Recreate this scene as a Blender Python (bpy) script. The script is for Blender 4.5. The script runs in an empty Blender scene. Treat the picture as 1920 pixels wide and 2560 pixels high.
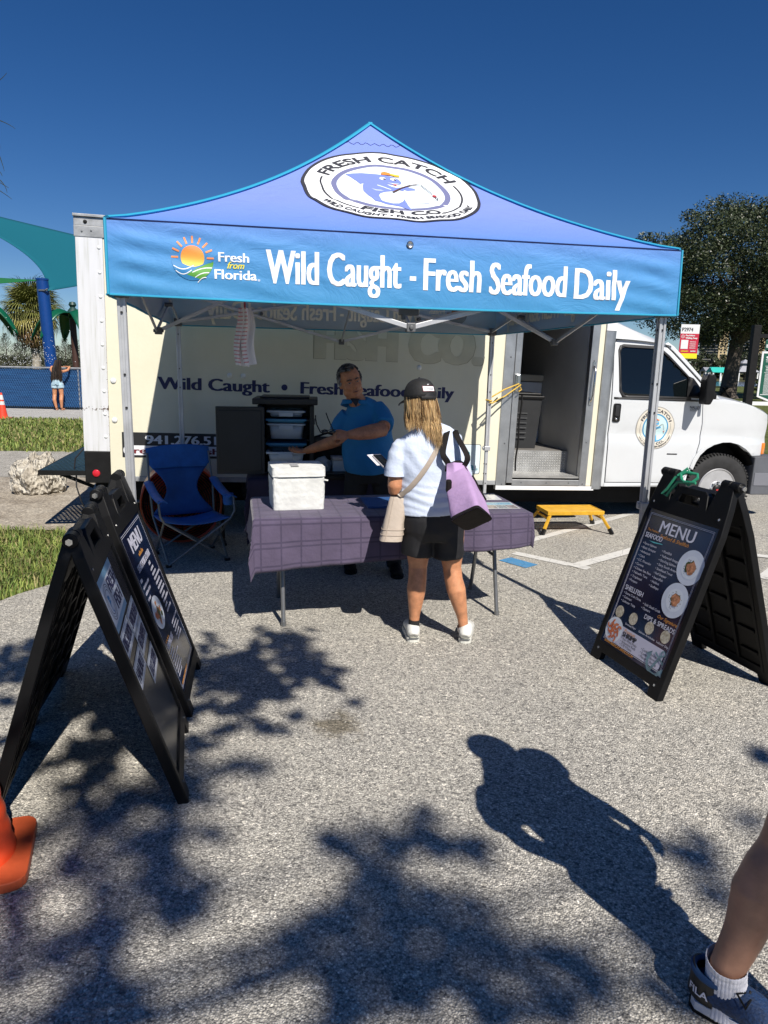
import bpy, bmesh, math, random
from mathutils import Vector as V, Matrix, noise, geometry
R = math.radians
sin, cos, pi = math.sin, math.cos, math.pi
rnd = random.Random(7)
S = bpy.context.scene
C = S.collection

# ------------------------------------------------------------------ camera, sky, sun, exposure
PITCH, ROLL, EYE, FPX = R(11.75), R(1.25), 1.70, 1775.0
cF = V((0, cos(PITCH), -sin(PITCH)))
cU0 = V((0, sin(PITCH), cos(PITCH)))
cR = V((1, 0, 0)) * cos(ROLL) + cU0 * sin(ROLL)
cU = V((-1, 0, 0)) * sin(ROLL) + cU0 * cos(ROLL)
cam_data = bpy.data.cameras.new('camera')
cam = bpy.data.objects.new('camera', cam_data)
C.objects.link(cam)
m = Matrix((cR, cU, -cF)).transposed().to_4x4()
m.translation = (0, 0, EYE)
cam.matrix_world = m
cam_data.sensor_fit = 'VERTICAL'
cam_data.sensor_height = 24
cam_data.lens = FPX / 2560 * 24
cam_data.clip_start, cam_data.clip_end = 0.05, 3000
S.camera = cam

SUN_AZ, SUN_EL = 0.4115, R(46)          # light travels (-sin, cos) over the ground
world = bpy.data.worlds.new('World')
S.world = world
world.use_nodes = True
wn = world.node_tree.nodes
bg = wn['Background']
sky = wn.new('ShaderNodeTexSky')
sky.sky_type = 'NISHITA'
sky.sun_disc = False
sky.sun_elevation = SUN_EL
sky.sun_rotation = pi - SUN_AZ
sky.altitude = 0
sky.air_density, sky.dust_density, sky.ozone_density = 0.8, 0.0, 5.0
hs = wn.new('ShaderNodeHueSaturation')
hs.inputs['Saturation'].default_value = 1.25
hs.inputs['Hue'].default_value = 0.508
hs.inputs['Value'].default_value = 0.75
world.node_tree.links.new(sky.outputs[0], hs.inputs['Color'])
world.node_tree.links.new(hs.outputs[0], bg.inputs[0])
bg.inputs[1].default_value = 0.062
sl = bpy.data.lights.new('sun', 'SUN')
sl.energy = 4.15
sl.angle = R(0.53)
sl.color = (1.0, 0.94, 0.85)
sun = bpy.data.objects.new('sun', sl)
C.objects.link(sun)
LD = V((-sin(SUN_AZ) * cos(SUN_EL), cos(SUN_AZ) * cos(SUN_EL), -sin(SUN_EL)))
sun.rotation_euler = LD.to_track_quat('-Z', 'Y').to_euler()
sun.location = (6, -12, 14)
S.view_settings.view_transform = 'Standard'
S.view_settings.look = 'None'
S.view_settings.gamma = 1
S.view_settings.use_curve_mapping = False
S.view_settings.exposure = 0.64
S.render.engine = 'CYCLES'
S.cycles.max_bounces = 10
S.cycles.diffuse_bounces = 6
S.cycles.transparent_max_bounces = 12
S.cycles.caustics_reflective = S.cycles.caustics_refractive = False


def at(x, y, Y):
    """photo pixel -> world point on the vertical plane at distance Y"""
    d = cF + cR * ((x - 960) / FPX) - cU * ((y - 1280) / FPX)
    return V((0, 0, EYE)) + d * (Y / d.y)


def gnd(x, y, z=0.0):
    d = cF + cR * ((x - 960) / FPX) - cU * ((y - 1280) / FPX)
    return V((0, 0, EYE)) + d * ((z - EYE) / d.z)


# ------------------------------------------------------------------ helpers
class MB:
    """collects shapes; build() links them as ONE mesh object"""
    def __init__(s):
        s.v, s.f, s.mi, s.uv = [], [], [], {}

    def add(s, vs, fs, mi=0, M=None):
        o = len(s.v)
        s.v += [tuple(M @ V(p)) if M else tuple(p) for p in vs]
        s.f += [tuple(i + o for i in f) for f in fs]
        s.mi += [mi] * len(fs)
        return s

    def box(s, c, d, rot=None, mi=0, M=None):
        hx, hy, hz = d[0] / 2, d[1] / 2, d[2] / 2
        vs = [V((x, y, z)) for x in (-hx, hx) for y in (-hy, hy) for z in (-hz, hz)]
        if rot is not None:
            vs = [rot @ p for p in vs]
        vs = [p + V(c) for p in vs]
        return s.add(vs, [(0, 1, 3, 2), (4, 6, 7, 5), (0, 4, 5, 1), (2, 3, 7, 6), (0, 2, 6, 4), (1, 5, 7, 3)], mi, M)

    def bx(s, x0, x1, y0, y1, z0, z1, mi=0, M=None):
        return s.box(((x0 + x1) / 2, (y0 + y1) / 2, (z0 + z1) / 2), (x1 - x0, y1 - y0, z1 - z0), None, mi, M)

    def bar(s, p0, p1, w, h, up=(0, 0, 1), mi=0):
        p0, p1 = V(p0), V(p1)
        t = (p1 - p0).normalized()
        up = V(up)
        if abs(t.dot(up)) > .95:
            up = V((1, 0, 0))
        a = t.cross(up).normalized()
        b = a.cross(t)
        rot = Matrix((t, a, b)).transposed()
        return s.box((p0 + p1) / 2, ((p1 - p0).length, w, h), rot, mi)

    def tube(s, pts, r, n=8, caps=True, hint=None, mi=0, closed=False):
        pts = [V(p) for p in pts]
        k = len(pts)
        rs = list(r) if isinstance(r, (list, tuple)) and len(r) == k else [r] * k
        vs, fs = [], []
        h = V(hint) if hint is not None else None
        prev = None
        for i, p in enumerate(pts):
            if closed:
                t = pts[(i + 1) % k] - pts[i - 1]
            else:
                t = pts[min(i + 1, k - 1)] - pts[max(i - 1, 0)]
            t.normalize()
            if h is not None:
                a = h - t * h.dot(t)
            elif prev is None:
                q = V((0, 0, 1)) if abs(t.z) < .9 else V((1, 0, 0))
                a = q - t * q.dot(t)
            else:
                a = prev - t * prev.dot(t)
            if a.length < 1e-6:
                a = t.orthogonal()
            a.normalize()
            prev = a
            b = t.cross(a)
            ra, rb = rs[i] if isinstance(rs[i], (tuple, list)) else (rs[i], rs[i])
            for j in range(n):
                q = 2 * pi * j / n
                vs.append(p + a * (ra * cos(q)) + b * (rb * sin(q)))
        for i in range(k if closed else k - 1):
            i2 = (i + 1) % k
            for j in range(n):
                fs.append((i * n + j, i * n + (j + 1) % n, i2 * n + (j + 1) % n, i2 * n + j))
        if caps and not closed:
            fs.append(tuple(range(n - 1, -1, -1)))
            fs.append(tuple(range((k - 1) * n, k * n)))
        return s.add(vs, fs, mi)

    def cyl(s, p0, p1, r0, r1=None, n=12, mi=0):
        return s.tube([p0, p1], [r0, r0 if r1 is None else r1], n, True, None, mi)

    def lathe(s, prof, n=20, c=(0, 0, 0), rot=None, mi=0):
        vs, fs = [], []
        for r, z in prof:
            for j in range(n):
                q = 2 * pi * j / n
                p = V((r * cos(q), r * sin(q), z))
                vs.append((rot @ p if rot is not None else p) + V(c))
        for i in range(len(prof) - 1):
            for j in range(n):
                fs.append((i * n + j, i * n + (j + 1) % n, (i + 1) * n + (j + 1) % n, (i + 1) * n + j))
        if prof[0][0] > 1e-5:
            fs.append(tuple(range(n - 1, -1, -1)))
        if prof[-1][0] > 1e-5:
            fs.append(tuple(range((len(prof) - 1) * n, len(prof) * n)))
        return s.add(vs, fs, mi)

    def ell(s, c, r, rot=None, nu=14, nv=9, mi=0):
        vs, fs = [], []
        r = (r, r, r) if not isinstance(r, (tuple, list)) else r
        for i in range(1, nv):
            a = pi * i / nv
            for j in range(nu):
                b = 2 * pi * j / nu
                p = V((r[0] * sin(a) * cos(b), r[1] * sin(a) * sin(b), r[2] * cos(a)))
                vs.append((rot @ p if rot is not None else p) + V(c))
        for z in (r[2], -r[2]):
            p = V((0, 0, z))
            vs.append((rot @ p if rot is not None else p) + V(c))
        T, B = len(vs) - 2, len(vs) - 1
        for i in range(nv - 2):
            for j in range(nu):
                fs.append((i * nu + j, (i + 1) * nu + j, (i + 1) * nu + (j + 1) % nu, i * nu + (j + 1) % nu))
        for j in range(nu):
            fs.append((T, j, (j + 1) % nu))
            fs.append((B, (nv - 2) * nu + (j + 1) % nu, (nv - 2) * nu + j))
        return s.add(vs, fs, mi)

    def grid(s, nu, nv, fn, mi=0, cu=False, cv=False, uv=False):
        o = len(s.v)
        vs = [fn(i / (nu if cu else nu - 1), j / (nv if cv else nv - 1)) for i in range(nu) for j in range(nv)]
        fs = []
        for i in range(nu if cu else nu - 1):
            for j in range(nv if cv else nv - 1):
                i2, j2 = (i + 1) % nu, (j + 1) % nv
                fs.append((i * nv + j, i2 * nv + j, i2 * nv + j2, i * nv + j2))
        if uv:
            for i in range(nu):
                for j in range(nv):
                    s.uv[o + i * nv + j] = (i / (nu - 1), j / (nv - 1))
        return s.add(vs, fs, mi)

    def prism(s, poly, h, M=None, mi=0, holes=()):
        """polygon in XY (holes allowed) extruded h along Z"""
        loops = [[V((p[0], p[1], 0)) for p in poly]] + [[V((p[0], p[1], 0)) for p in q] for q in holes]
        flat = [p for l in loops for p in l]
        n = len(flat)
        tris = geometry.tessellate_polygon(loops)
        vs = [(p.x, p.y, 0) for p in flat] + [(p.x, p.y, h) for p in flat]
        fs = []
        for t in tris:
            a, b, c = flat[t[0]], flat[t[1]], flat[t[2]]
            up = (b - a).cross(c - a).z * (1 if h > 0 else -1) > 0
            top = tuple(i + n for i in t)
            fs.append(top if up else top[::-1])
            fs.append(tuple(t)[::-1] if up else tuple(t))
        o = 0
        for li, l in enumerate(loops):
            k = len(l)
            for i in range(k):
                j = (i + 1) % k
                fs.append((o + i, o + j, o + j + n, o + i + n))
            o += k
        return s.add(vs, fs, mi, M)

    def flat(s, poly, M=None, mi=0, holes=()):
        loops = [[V((p[0], p[1], 0)) for p in poly]] + [[V((p[0], p[1], 0)) for p in q] for q in holes]
        flat = [p for l in loops for p in l]
        fs = []
        for t in geometry.tessellate_polygon(loops):
            a, b, c = (flat[i] for i in t)
            fs.append(tuple(t) if (b - a).cross(c - a).z > 0 else tuple(t)[::-1])
        return s.add(flat, fs, mi, M)

    def warp(s, fn):
        s.v = [tuple(fn(V(p))) for p in s.v]
        return s

    def mesh(s, name, recalc=False, cut=None, fn=None):
        me = bpy.data.meshes.new(name)
        me.from_pydata(s.v, [], s.f)
        me.polygons.foreach_set('material_index', s.mi)
        if s.uv:
            ul = me.uv_layers.new(name='UVMap')
            for l in me.loops:
                ul.data[l.index].uv = s.uv.get(l.vertex_index, (0, 0))
        if recalc or cut:
            bm = bmesh.new()
            bm.from_mesh(me)
            if cut:
                cutb(bm, cut)
            if fn:
                for q in bm.verts:
                    q.co = fn(q.co)
            if recalc:
                bmesh.ops.recalc_face_normals(bm, faces=bm.faces)
            bm.to_mesh(me)
            bm.free()
        return me

    def build(s, name, mat, parent=None, smooth=False, bevel=0, recalc=True, cut=None, fn=None, seg=2):
        me = s.mesh(name, recalc, cut, fn)
        return obj(name, me, mat, parent, smooth, bevel, seg)


def cutb(bm, cut):
    """slice a bmesh into cells: cut = [(axis, step), ...]"""
    for ax, step in cut:
        lo = min(q.co[ax] for q in bm.verts)
        hi = max(q.co[ax] for q in bm.verts)
        k = math.floor(lo / step) + 1
        nrm = V((0, 0, 0))
        nrm[ax] = 1
        while k * step < hi:
            c = V((0, 0, 0))
            c[ax] = k * step
            bmesh.ops.bisect_plane(bm, geom=bm.verts[:] + bm.edges[:] + bm.faces[:], plane_co=c, plane_no=nrm)
            k += 1


def obj(name, me, mat, parent=None, smooth=False, bevel=0, seg=2):
    me.name = name
    o = bpy.data.objects.new(name, me)
    C.objects.link(o)
    for mm in (mat if isinstance(mat, (list, tuple)) else [mat]):
        me.materials.append(mm)
    if parent is not None:
        o.parent = parent
    if smooth:
        me.polygons.foreach_set('use_smooth', [True] * len(me.polygons))
        if smooth != 'all':
            bm = bmesh.new()
            bm.from_mesh(me)
            lim = R(smooth if smooth is not True else 40)
            for e in bm.edges:
                if len(e.link_faces) == 2 and e.calc_face_angle(0) > lim:
                    e.smooth = False
            bm.to_mesh(me)
            bm.free()
    if bevel:
        b = o.modifiers.new('bevel', 'BEVEL')
        b.width = bevel
        b.segments = seg
        b.limit_method = 'ANGLE'
        b.angle_limit = R(35)
        b.harden_normals = False
    return o


def tag(o, label=None, cat=None, group=None, kind=None):
    if label:
        o['label'] = label
    if cat:
        o['category'] = cat
    if group:
        o['group'] = group
    if kind:
        o['kind'] = kind
    return o


def thing(name, label, cat, loc=(0, 0, 0), rz=0.0, group=None):
    o = bpy.data.objects.new(name, None)
    o.empty_display_size = .1
    C.objects.link(o)
    o.location = loc
    o.rotation_euler = (0, 0, rz)
    return tag(o, label, cat, group)


def dup(o, parent=None, loc=None, rz=None):
    """copy of a thing with copies of its parts and sub-parts, meshes shared"""
    c = o.copy()
    C.objects.link(c)
    if parent is not None:
        c.parent = parent
    if loc is not None:
        c.location = loc
    if rz is not None:
        c.rotation_euler = (0, 0, rz)
    for ch in list(o.children):
        dup(ch, c)
    return c


def piece(name, me, parent, loc=(0, 0, 0), rot=None, scale=None):
    """one more object that shares the mesh ME"""
    o = bpy.data.objects.new(name, me)
    C.objects.link(o)
    o.parent = parent
    o.location = loc
    if rot is not None:
        o.rotation_euler = rot
    if scale is not None:
        o.scale = scale
    return o


# ---- materials
def mat(name, col, rough=.6, metal=0.0, var=0.0, vscale=8.0, bump=0.0, bscale=60.0, spec=.5, col2=None, coat=0.0, sheen=0.0, sub=0.0):
    M = bpy.data.materials.new(name)
    M.use_nodes = True
    nt = M.node_tree
    n, L = nt.nodes, nt.links
    b = n['Principled BSDF']
    b.inputs['Roughness'].default_value = rough
    b.inputs['Metallic'].default_value = metal
    b.inputs['Specular IOR Level'].default_value = spec
    b.inputs['Coat Weight'].default_value = coat
    if sheen:
        b.inputs['Sheen Weight'].default_value = sheen
    if sub:
        b.inputs['Subsurface Weight'].default_value = sub
        b.inputs['Subsurface Radius'].default_value = (.012, .005, .003)
        b.inputs['Subsurface Scale'].default_value = 1.0
    b.inputs['Base Color'].default_value = (*col, 1)
    tc = None
    if var or col2 or bump:
        tc = n.new('ShaderNodeTexCoord')
    if var or col2:
        t = n.new('ShaderNodeTexNoise')
        t.inputs['Scale'].default_value = vscale
        t.inputs['Detail'].default_value = 6
        t.inputs['Roughness'].default_value = .6
        L.new(tc.outputs['Object'], t.inputs['Vector'])
        mx = n.new('ShaderNodeMix')
        mx.data_type = 'RGBA'
        c2 = col2 if col2 else tuple(c * (1 + var) for c in col)
        c1 = col if col2 else tuple(c * (1 - var) for c in col)
        rp = n.new('ShaderNodeMapRange')
        rp.inputs[1].default_value, rp.inputs[2].default_value = .35, .65
        L.new(t.outputs['Fac'], rp.inputs[0])
        L.new(rp.outputs[0], mx.inputs['Factor'])
        mx.inputs['A'].default_value = (*c1, 1)
        mx.inputs['B'].default_value = (*c2, 1)
        L.new(mx.outputs['Result'], b.inputs['Base Color'])
    if bump:
        t2 = n.new('ShaderNodeTexNoise')
        t2.inputs['Scale'].default_value = bscale
        t2.inputs['Detail'].default_value = 4
        L.new(tc.outputs['Object'], t2.inputs['Vector'])
        bp = n.new('ShaderNodeBump')
        bp.inputs['Strength'].default_value = min(1, bump)
        bp.inputs['Distance'].default_value = .01
        L.new(t2.outputs['Fac'], bp.inputs['Height'])
        L.new(bp.outputs['Normal'], b.inputs['Normal'])
    return M


def node_mat(name, build):
    M = bpy.data.materials.new(name)
    M.use_nodes = True
    nt = M.node_tree

    def N(t, **k):
        q = nt.nodes.new(t)
        for a, b in k.items():
            if hasattr(q, a):
                setattr(q, a, b)
            else:
                q.inputs[a.replace('_', ' ')].default_value = b
        return q
    build(nt, N, nt.links.new, nt.nodes['Principled BSDF'])
    return M


def ramp(N, stops):
    r = N('ShaderNodeValToRGB')
    e = r.color_ramp.elements
    while len(e) < len(stops):
        e.new(.5)
    for q, (p, c) in zip(e, stops):
        q.position = p
        q.color = (*c, 1)
    return r


# ---- lettering: the built-in font as flat triangles
_tc = {}


def tmesh(s, bold=0.0, shear=0.0):
    k = (s, bold, shear)
    if k not in _tc:
        cu = bpy.data.curves.new('lettering', 'FONT')
        cu.body = s
        cu.offset = bold
        cu.shear = shear
        cu.resolution_u = 3
        o = bpy.data.objects.new('lettering', cu)
        me = bpy.data.meshes.new_from_object(o)
        vs = [tuple(v.co) for v in me.vertices]
        fs = [tuple(p.vertices) for p in me.polygons]
        bpy.data.objects.remove(o)
        bpy.data.curves.remove(cu)
        bpy.data.meshes.remove(me)
        _tc[k] = (vs, fs)
    return _tc[k]


CAPH = .73


def text2d(s, h, w=None, x=0, y=0, align='l', bold=0.0, shear=0.0):
    """(verts, faces) in XY: baseline at y, cap height h, total width w when given"""
    vs, fs = tmesh(s, bold, shear)
    x0, x1 = min(v[0] for v in vs), max(v[0] for v in vs)
    sy = h / CAPH
    sx = sy if w is None else w / (x1 - x0)
    tw = (x1 - x0) * sx
    ox = x - {'l': 0, 'c': tw / 2, 'r': tw}[align]
    return [V(((v[0] - x0) * sx + ox, v[1] * sy + y, 0)) for v in vs], fs


def arc_text(s, r, h, mid, span, out=True, bold=.02):
    """text along a circle: mid = angle of its middle, span = angle it covers; out = letters stand outward"""
    vs, fs = text2d(s, h, span * r, 0, 0, 'c', bold)
    res = []
    for p in vs:
        if out:
            a = mid - p.x / r
            q = r + p.y
        else:
            a = mid + p.x / r
            q = r - p.y
        res.append(V((q * cos(a), q * sin(a), 0)))
    return res, fs


def frame(o, x, y):
    """matrix that maps XY to a plane with origin o, axes x and y"""
    x, y = V(x).normalized(), V(y)
    z = x.cross(y).normalized()
    y = z.cross(x)
    M = Matrix((x, y, z)).transposed().to_4x4()
    M.translation = o
    return M


def disc(r, n=40, c=(0, 0)):
    return [(c[0] + r * cos(2 * pi * i / n), c[1] + r * sin(2 * pi * i / n)) for i in range(n)]


def rrect(x0, y0, x1, y1, r, k=4):
    out = []
    for cx, cy, a0 in ((x1 - r, y1 - r, 0), (x0 + r, y1 - r, pi / 2), (x0 + r, y0 + r, pi), (x1 - r, y0 + r, 1.5 * pi)):
        for i in range(k + 1):
            a = a0 + pi / 2 * i / k
            out.append((cx + r * cos(a), cy + r * sin(a)))
    return out


def evaluated(o):
    bpy.context.view_layer.update()
    dg = bpy.context.evaluated_depsgraph_get()
    return bpy.data.meshes.new_from_object(o.evaluated_get(dg))


def fuse(name, mb, voxel, mt, parent, it=4, fac=.5, disp=None, smooth='all', sub=0):
    """union of the collected shapes as one continuous skin"""
    me = mb.mesh(name, True)
    o = bpy.data.objects.new('work', me)
    C.objects.link(o)
    r = o.modifiers.new('r', 'REMESH')
    r.mode = 'VOXEL'
    r.voxel_size = voxel
    if it:
        q = o.modifiers.new('s', 'SMOOTH')
        q.iterations = it
        q.factor = fac
    m2 = evaluated(o)
    bpy.data.objects.remove(o)
    bpy.data.meshes.remove(me)
    if disp:
        nn = [v.normal.copy() for v in m2.vertices]
        for v, n_ in zip(m2.vertices, nn):
            v.co = disp(v.co.copy(), n_)
    return obj(name, m2, mt, parent, smooth)


# ------------------------------------------------------------------ shared materials
m_black = mat('black_plastic', (.007, .007, .0075), .42, 0, .3, 6, .08, 120, .3)
m_black2 = mat('black_matt', (.006, .006, .0065), .65, 0, .3, 10, .1, 80, .25)
m_alu = mat('brushed_aluminium', (.42, .43, .44), .38, .85, .15, 5, .05, 200)
m_alu_d = mat('dull_aluminium', (.38, .39, .4), .5, .6, .22, 7, .06, 120)
m_steel = mat('bright_steel', (.6, .6, .6), .25, 1.0)
m_grey = mat('grey_tube', (.16, .17, .18), .4, .5, .1, 20)
m_white = mat('white_paint', (.78, .79, .8), .35, 0, .03, 3, coat=.3)
m_ink = mat('navy_ink', (.012, .016, .09), .55)
m_inkw = mat('white_ink', (.75, .76, .8), .55)
m_inkk = mat('black_ink', (.015, .015, .017), .5)
m_inkr = mat('dark_red_ink', (.16, .015, .02), .5)
m_rubber = mat('tyre_rubber', (.022, .022, .023), .8, 0, .25, 12, .15, 60)
m_skin = mat('skin_tan', (.52, .235, .12), .48, 0, .17, 24, .06, 250, sub=.08)
m_skin_m = mat('skin_man', (.46, .19, .095), .5, 0, .20, 26, .06, 250, sub=.08)
m_navy = mat('navy_cloth', (.014, .012, .028), .85, 0, .2, 8, .15, 40)
# ------------------------------------------------------------------ the ground
def asphalt(nt, N, L, b):
    tc = N('ShaderNodeTexCoord')
    v1 = N('ShaderNodeTexVoronoi', Scale=150.0)
    v2 = N('ShaderNodeTexVoronoi', Scale=80.0)
    nz = N('ShaderNodeTexNoise', Scale=.9, Detail=8.0, Roughness=.65)
    n2 = N('ShaderNodeTexNoise', Scale=14.0, Detail=6.0, Roughness=.7)
    for q in (v1, v2, nz, n2):
        L(tc.outputs['Object'], q.inputs['Vector'])
    sp = N('ShaderNodeSeparateColor')
    L(v1.outputs['Color'], sp.inputs[0])
    r1 = ramp(N, [(0, (.22, .215, .205)), (.20, (.42, .405, .375)), (.55, (.58, .555, .505)), (.8, (.70, .67, .61)), (1, (.86, .83, .76))])
    L(sp.outputs[0], r1.inputs[0])
    s2 = N('ShaderNodeSeparateColor')
    L(v2.outputs['Color'], s2.inputs[0])
    r2 = ramp(N, [(0, (.35, .35, .36)), (.2, (.85, .84, .82)), (.88, (1, .99, .97)), (.95, (1.5, 1.47, 1.4)), (1, (1.6, 1.55, 1.5))])
    L(s2.outputs[0], r2.inputs[0])
    mx = N('ShaderNodeMix', data_type='RGBA', blend_type='MULTIPLY')
    mx.inputs['Factor'].default_value = .75
    L(r1.outputs[0], mx.inputs['A'])
    L(r2.outputs[0], mx.inputs['B'])
    # binder between the stones
    d = N('ShaderNodeMapRange')
    d.inputs[1].default_value, d.inputs[2].default_value = .25, .62
    d.inputs[3].default_value, d.inputs[4].default_value = 1, .62
    L(v1.outputs['Distance'], d.inputs[0])
    mx2 = N('ShaderNodeMix', data_type='RGBA', blend_type='MULTIPLY')
    mx2.inputs['Factor'].default_value = 1
    L(mx.outputs['Result'], mx2.inputs['A'])
    L(d.outputs[0], mx2.inputs['B'])
    r3 = ramp(N, [(.25, (.80, .80, .81)), (.5, (.98, .98, .97)), (.75, (1.10, 1.08, 1.04))])
    L(nz.outputs['Fac'], r3.inputs[0])
    mx3 = N('ShaderNodeMix', data_type='RGBA', blend_type='MULTIPLY')
    mx3.inputs['Factor'].default_value = 1
    L(mx2.outputs['Result'], mx3.inputs['A'])
    L(r3.outputs[0], mx3.inputs['B'])
    r4 = ramp(N, [(.3, (.90, .90, .90)), (.7, (1.08, 1.08, 1.08))])
    L(n2.outputs['Fac'], r4.inputs[0])
    mx4 = N('ShaderNodeMix', data_type='RGBA', blend_type='MULTIPLY')
    mx4.inputs['Factor'].default_value = 1
    L(mx3.outputs['Result'], mx4.inputs['A'])
    L(r4.outputs[0], mx4.inputs['B'])
    # one oil stain with its own outline
    g = N('ShaderNodeVectorMath', operation='DISTANCE')
    g.inputs[1].default_value = (-.2, 3.12, 0)
    dn = N('ShaderNodeTexNoise', Scale=9.0, Detail=6.0, Roughness=.75)
    L(tc.outputs['Object'], dn.inputs['Vector'])
    L(tc.outputs['Object'], g.inputs[0])
    ad = N('ShaderNodeMath', operation='MULTIPLY_ADD')
    ad.inputs[1].default_value = .42
    L(dn.outputs['Fac'], ad.inputs[0])
    L(g.outputs['Value'], ad.inputs[2])
    st = N('ShaderNodeMapRange')
    st.inputs[1].default_value, st.inputs[2].default_value = .26, .36
    st.inputs[3].default_value, st.inputs[4].default_value = .75, 0
    L(ad.outputs[0], st.inputs[0])
    mx5 = N('ShaderNodeMix', data_type='RGBA', blend_type='MULTIPLY')
    mx5.inputs['B'].default_value = (.3, .26, .18, 1)
    L(st.outputs[0], mx5.inputs['Factor'])
    L(mx4.outputs['Result'], mx5.inputs['A'])
    L(mx5.outputs['Result'], b.inputs['Base Color'])
    b.inputs['Roughness'].default_value = .85
    b.inputs['Specular IOR Level'].default_value = .25
    bp = N('ShaderNodeBump', Strength=.9, Distance=.006)
    ml = N('ShaderNodeMath', operation='MULTIPLY')
    ml.inputs[1].default_value = -1
    L(v1.outputs['Distance'], ml.inputs[0])
    L(ml.outputs[0], bp.inputs['Height'])
    L(bp.outputs[0], b.inputs['Normal'])


m_asphalt = node_mat('asphalt', asphalt)


def soil(c1, c2, c3, sc=3.0, fine=70.0, bump=.7):
    def f(nt, N, L, b):
        tc = N('ShaderNodeTexCoord')
        a = N('ShaderNodeTexNoise', Scale=sc, Detail=9.0, Roughness=.7)
        c = N('ShaderNodeTexVoronoi', Scale=fine)
        L(tc.outputs['Object'], a.inputs['Vector'])
        L(tc.outputs['Object'], c.inputs['Vector'])
        r = ramp(N, [(.3, c1), (.5, c2), (.7, c3)])
        L(a.outputs['Fac'], r.inputs[0])
        s = N('ShaderNodeSeparateColor')
        L(c.outputs['Color'], s.inputs[0])
        q = ramp(N, [(0, (.6, .6, .6)), (.7, (1, 1, 1)), (1, (1.4, 1.4, 1.35))])
        L(s.outputs[0], q.inputs[0])
        mx = N('ShaderNodeMix', data_type='RGBA', blend_type='MULTIPLY')
        mx.inputs['Factor'].default_value = 1
        L(r.outputs[0], mx.inputs['A'])
        L(q.outputs[0], mx.inputs['B'])
        L(mx.outputs['Result'], b.inputs['Base Color'])
        b.inputs['Roughness'].default_value = .95
        b.inputs['Specular IOR Level'].default_value = .2
        bp = N('ShaderNodeBump', Strength=bump, Distance=.012)
        ad = N('ShaderNodeMath', operation='ADD')
        L(a.outputs['Fac'], ad.inputs[0])
        L(c.outputs['Distance'], ad.inputs[1])
        L(ad.outputs[0], bp.inputs['Height'])
        L(bp.outputs[0], b.inputs['Normal'])
    return f


m_lawn = node_mat('lawn_turf', soil((.06, .075, .02), (.09, .11, .03), (.15, .15, .06), 1.2, 25))
m_dirt = node_mat('sandy_dirt', soil((.22, .185, .145), (.37, .325, .265), (.46, .415, .345), 2.2, 60))
m_gravel = node_mat('shell_gravel', soil((.3, .285, .255), (.38, .36, .325), (.46, .44, .4), 4, 90))
m_walk = node_mat('concrete_walk', soil((.34, .335, .32), (.41, .40, .385), (.46, .45, .44), 2, 120, .2))


def sheet(name, pts, z, mt, kind='structure'):
    o = MB().flat(pts).warp(lambda p: V((p.x, p.y, z))).build(name, mt, recalc=False)
    return tag(o, kind=kind)


sheet('ground', [(-700, -120), (900, -120), (900, 900), (-700, 900)], -.03, m_lawn)
edge = [(-2.72, 4.75), (-2.66, 4.95), (-2.53, 5.2), (-2.45, 5.32), (-2.37, 5.45), (-2.35, 5.65), (-2.41, 5.9), (-2.5, 6.2), (-2.75, 6.6), (-3.1, 7.2), (-3.2, 8.2), (-3.1, 9.2)]
sheet('parking_lot', [(-3.3, -14), (24, -14), (24, 14), (9, 13), (-1, 9.4)] + edge[::-1] + [(-2.9, 4.2), (-3.3, 3.6)], 0, m_asphalt)


def wob(pts, amp, step, seed):
    """closed outline with a ragged edge"""
    out = []
    for i, p in enumerate(pts):
        q = pts[(i + 1) % len(pts)]
        p, q = V((*p, 0)), V((*q, 0))
        k = max(1, int((q - p).length / step))
        for j in range(k):
            t = p.lerp(q, j / k)
            d = noise.noise(V((t.x * 1.7, t.y * 1.7, seed))) + .5 * noise.noise(V((t.x * 6, t.y * 6, seed)))
            n_ = (q - p).cross(V((0, 0, 1))).normalized()
            t += n_ * d * amp
            out.append((t.x, t.y))
    return out


sheet('dirt_path', wob([(-14, 6.75), (-3.9, 6.85), (-3.3, 7.0), (-2.75, 6.45), (-1.5, 6.9), (-1.5, 10.2), (-14, 10.4)], .14, .25, 3), -.012, m_dirt)
sheet('gravel_path', wob([(-30, 10.0), (-5, 10.1), (6, 12.6), (6, 15.6), (-5, 13.05), (-30, 12.5)], .12, .3, 9), -.008, m_gravel)
wk = MB()
wk.bx(-40, -3.5, 20.1, 23.9, -.1, .03)
tag(wk.build('pavement', m_walk), kind='structure')

# painted parking bay lines, worn
def worn(col, thr=.36):
    def f(nt, N, L, b):
        tc = N('ShaderNodeTexCoord')
        a = N('ShaderNodeTexNoise', Scale=11.0, Detail=9.0, Roughness=.8)
        v = N('ShaderNodeTexVoronoi', Scale=7.0, feature='DISTANCE_TO_EDGE')
        L(tc.outputs['Object'], a.inputs['Vector'])
        L(tc.outputs['Object'], v.inputs['Vector'])
        r = ramp(N, [(thr, (.25, .24, .22)), (thr + .07, col)])
        L(a.outputs['Fac'], r.inputs[0])
        cr = N('ShaderNodeMapRange')
        cr.inputs[1].default_value, cr.inputs[2].default_value = .006, .014
        cr.inputs[3].default_value, cr.inputs[4].default_value = .5, 1
        L(v.outputs[0], cr.inputs[0])
        mx = N('ShaderNodeMix', data_type='RGBA', blend_type='MULTIPLY')
        mx.inputs['Factor'].default_value = 1
        L(r.outputs[0], mx.inputs['A'])
        L(cr.outputs[0], mx.inputs['B'])
        L(mx.outputs['Result'], b.inputs['Base Color'])
        b.inputs['Roughness'].default_value = .8
    return f


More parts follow.
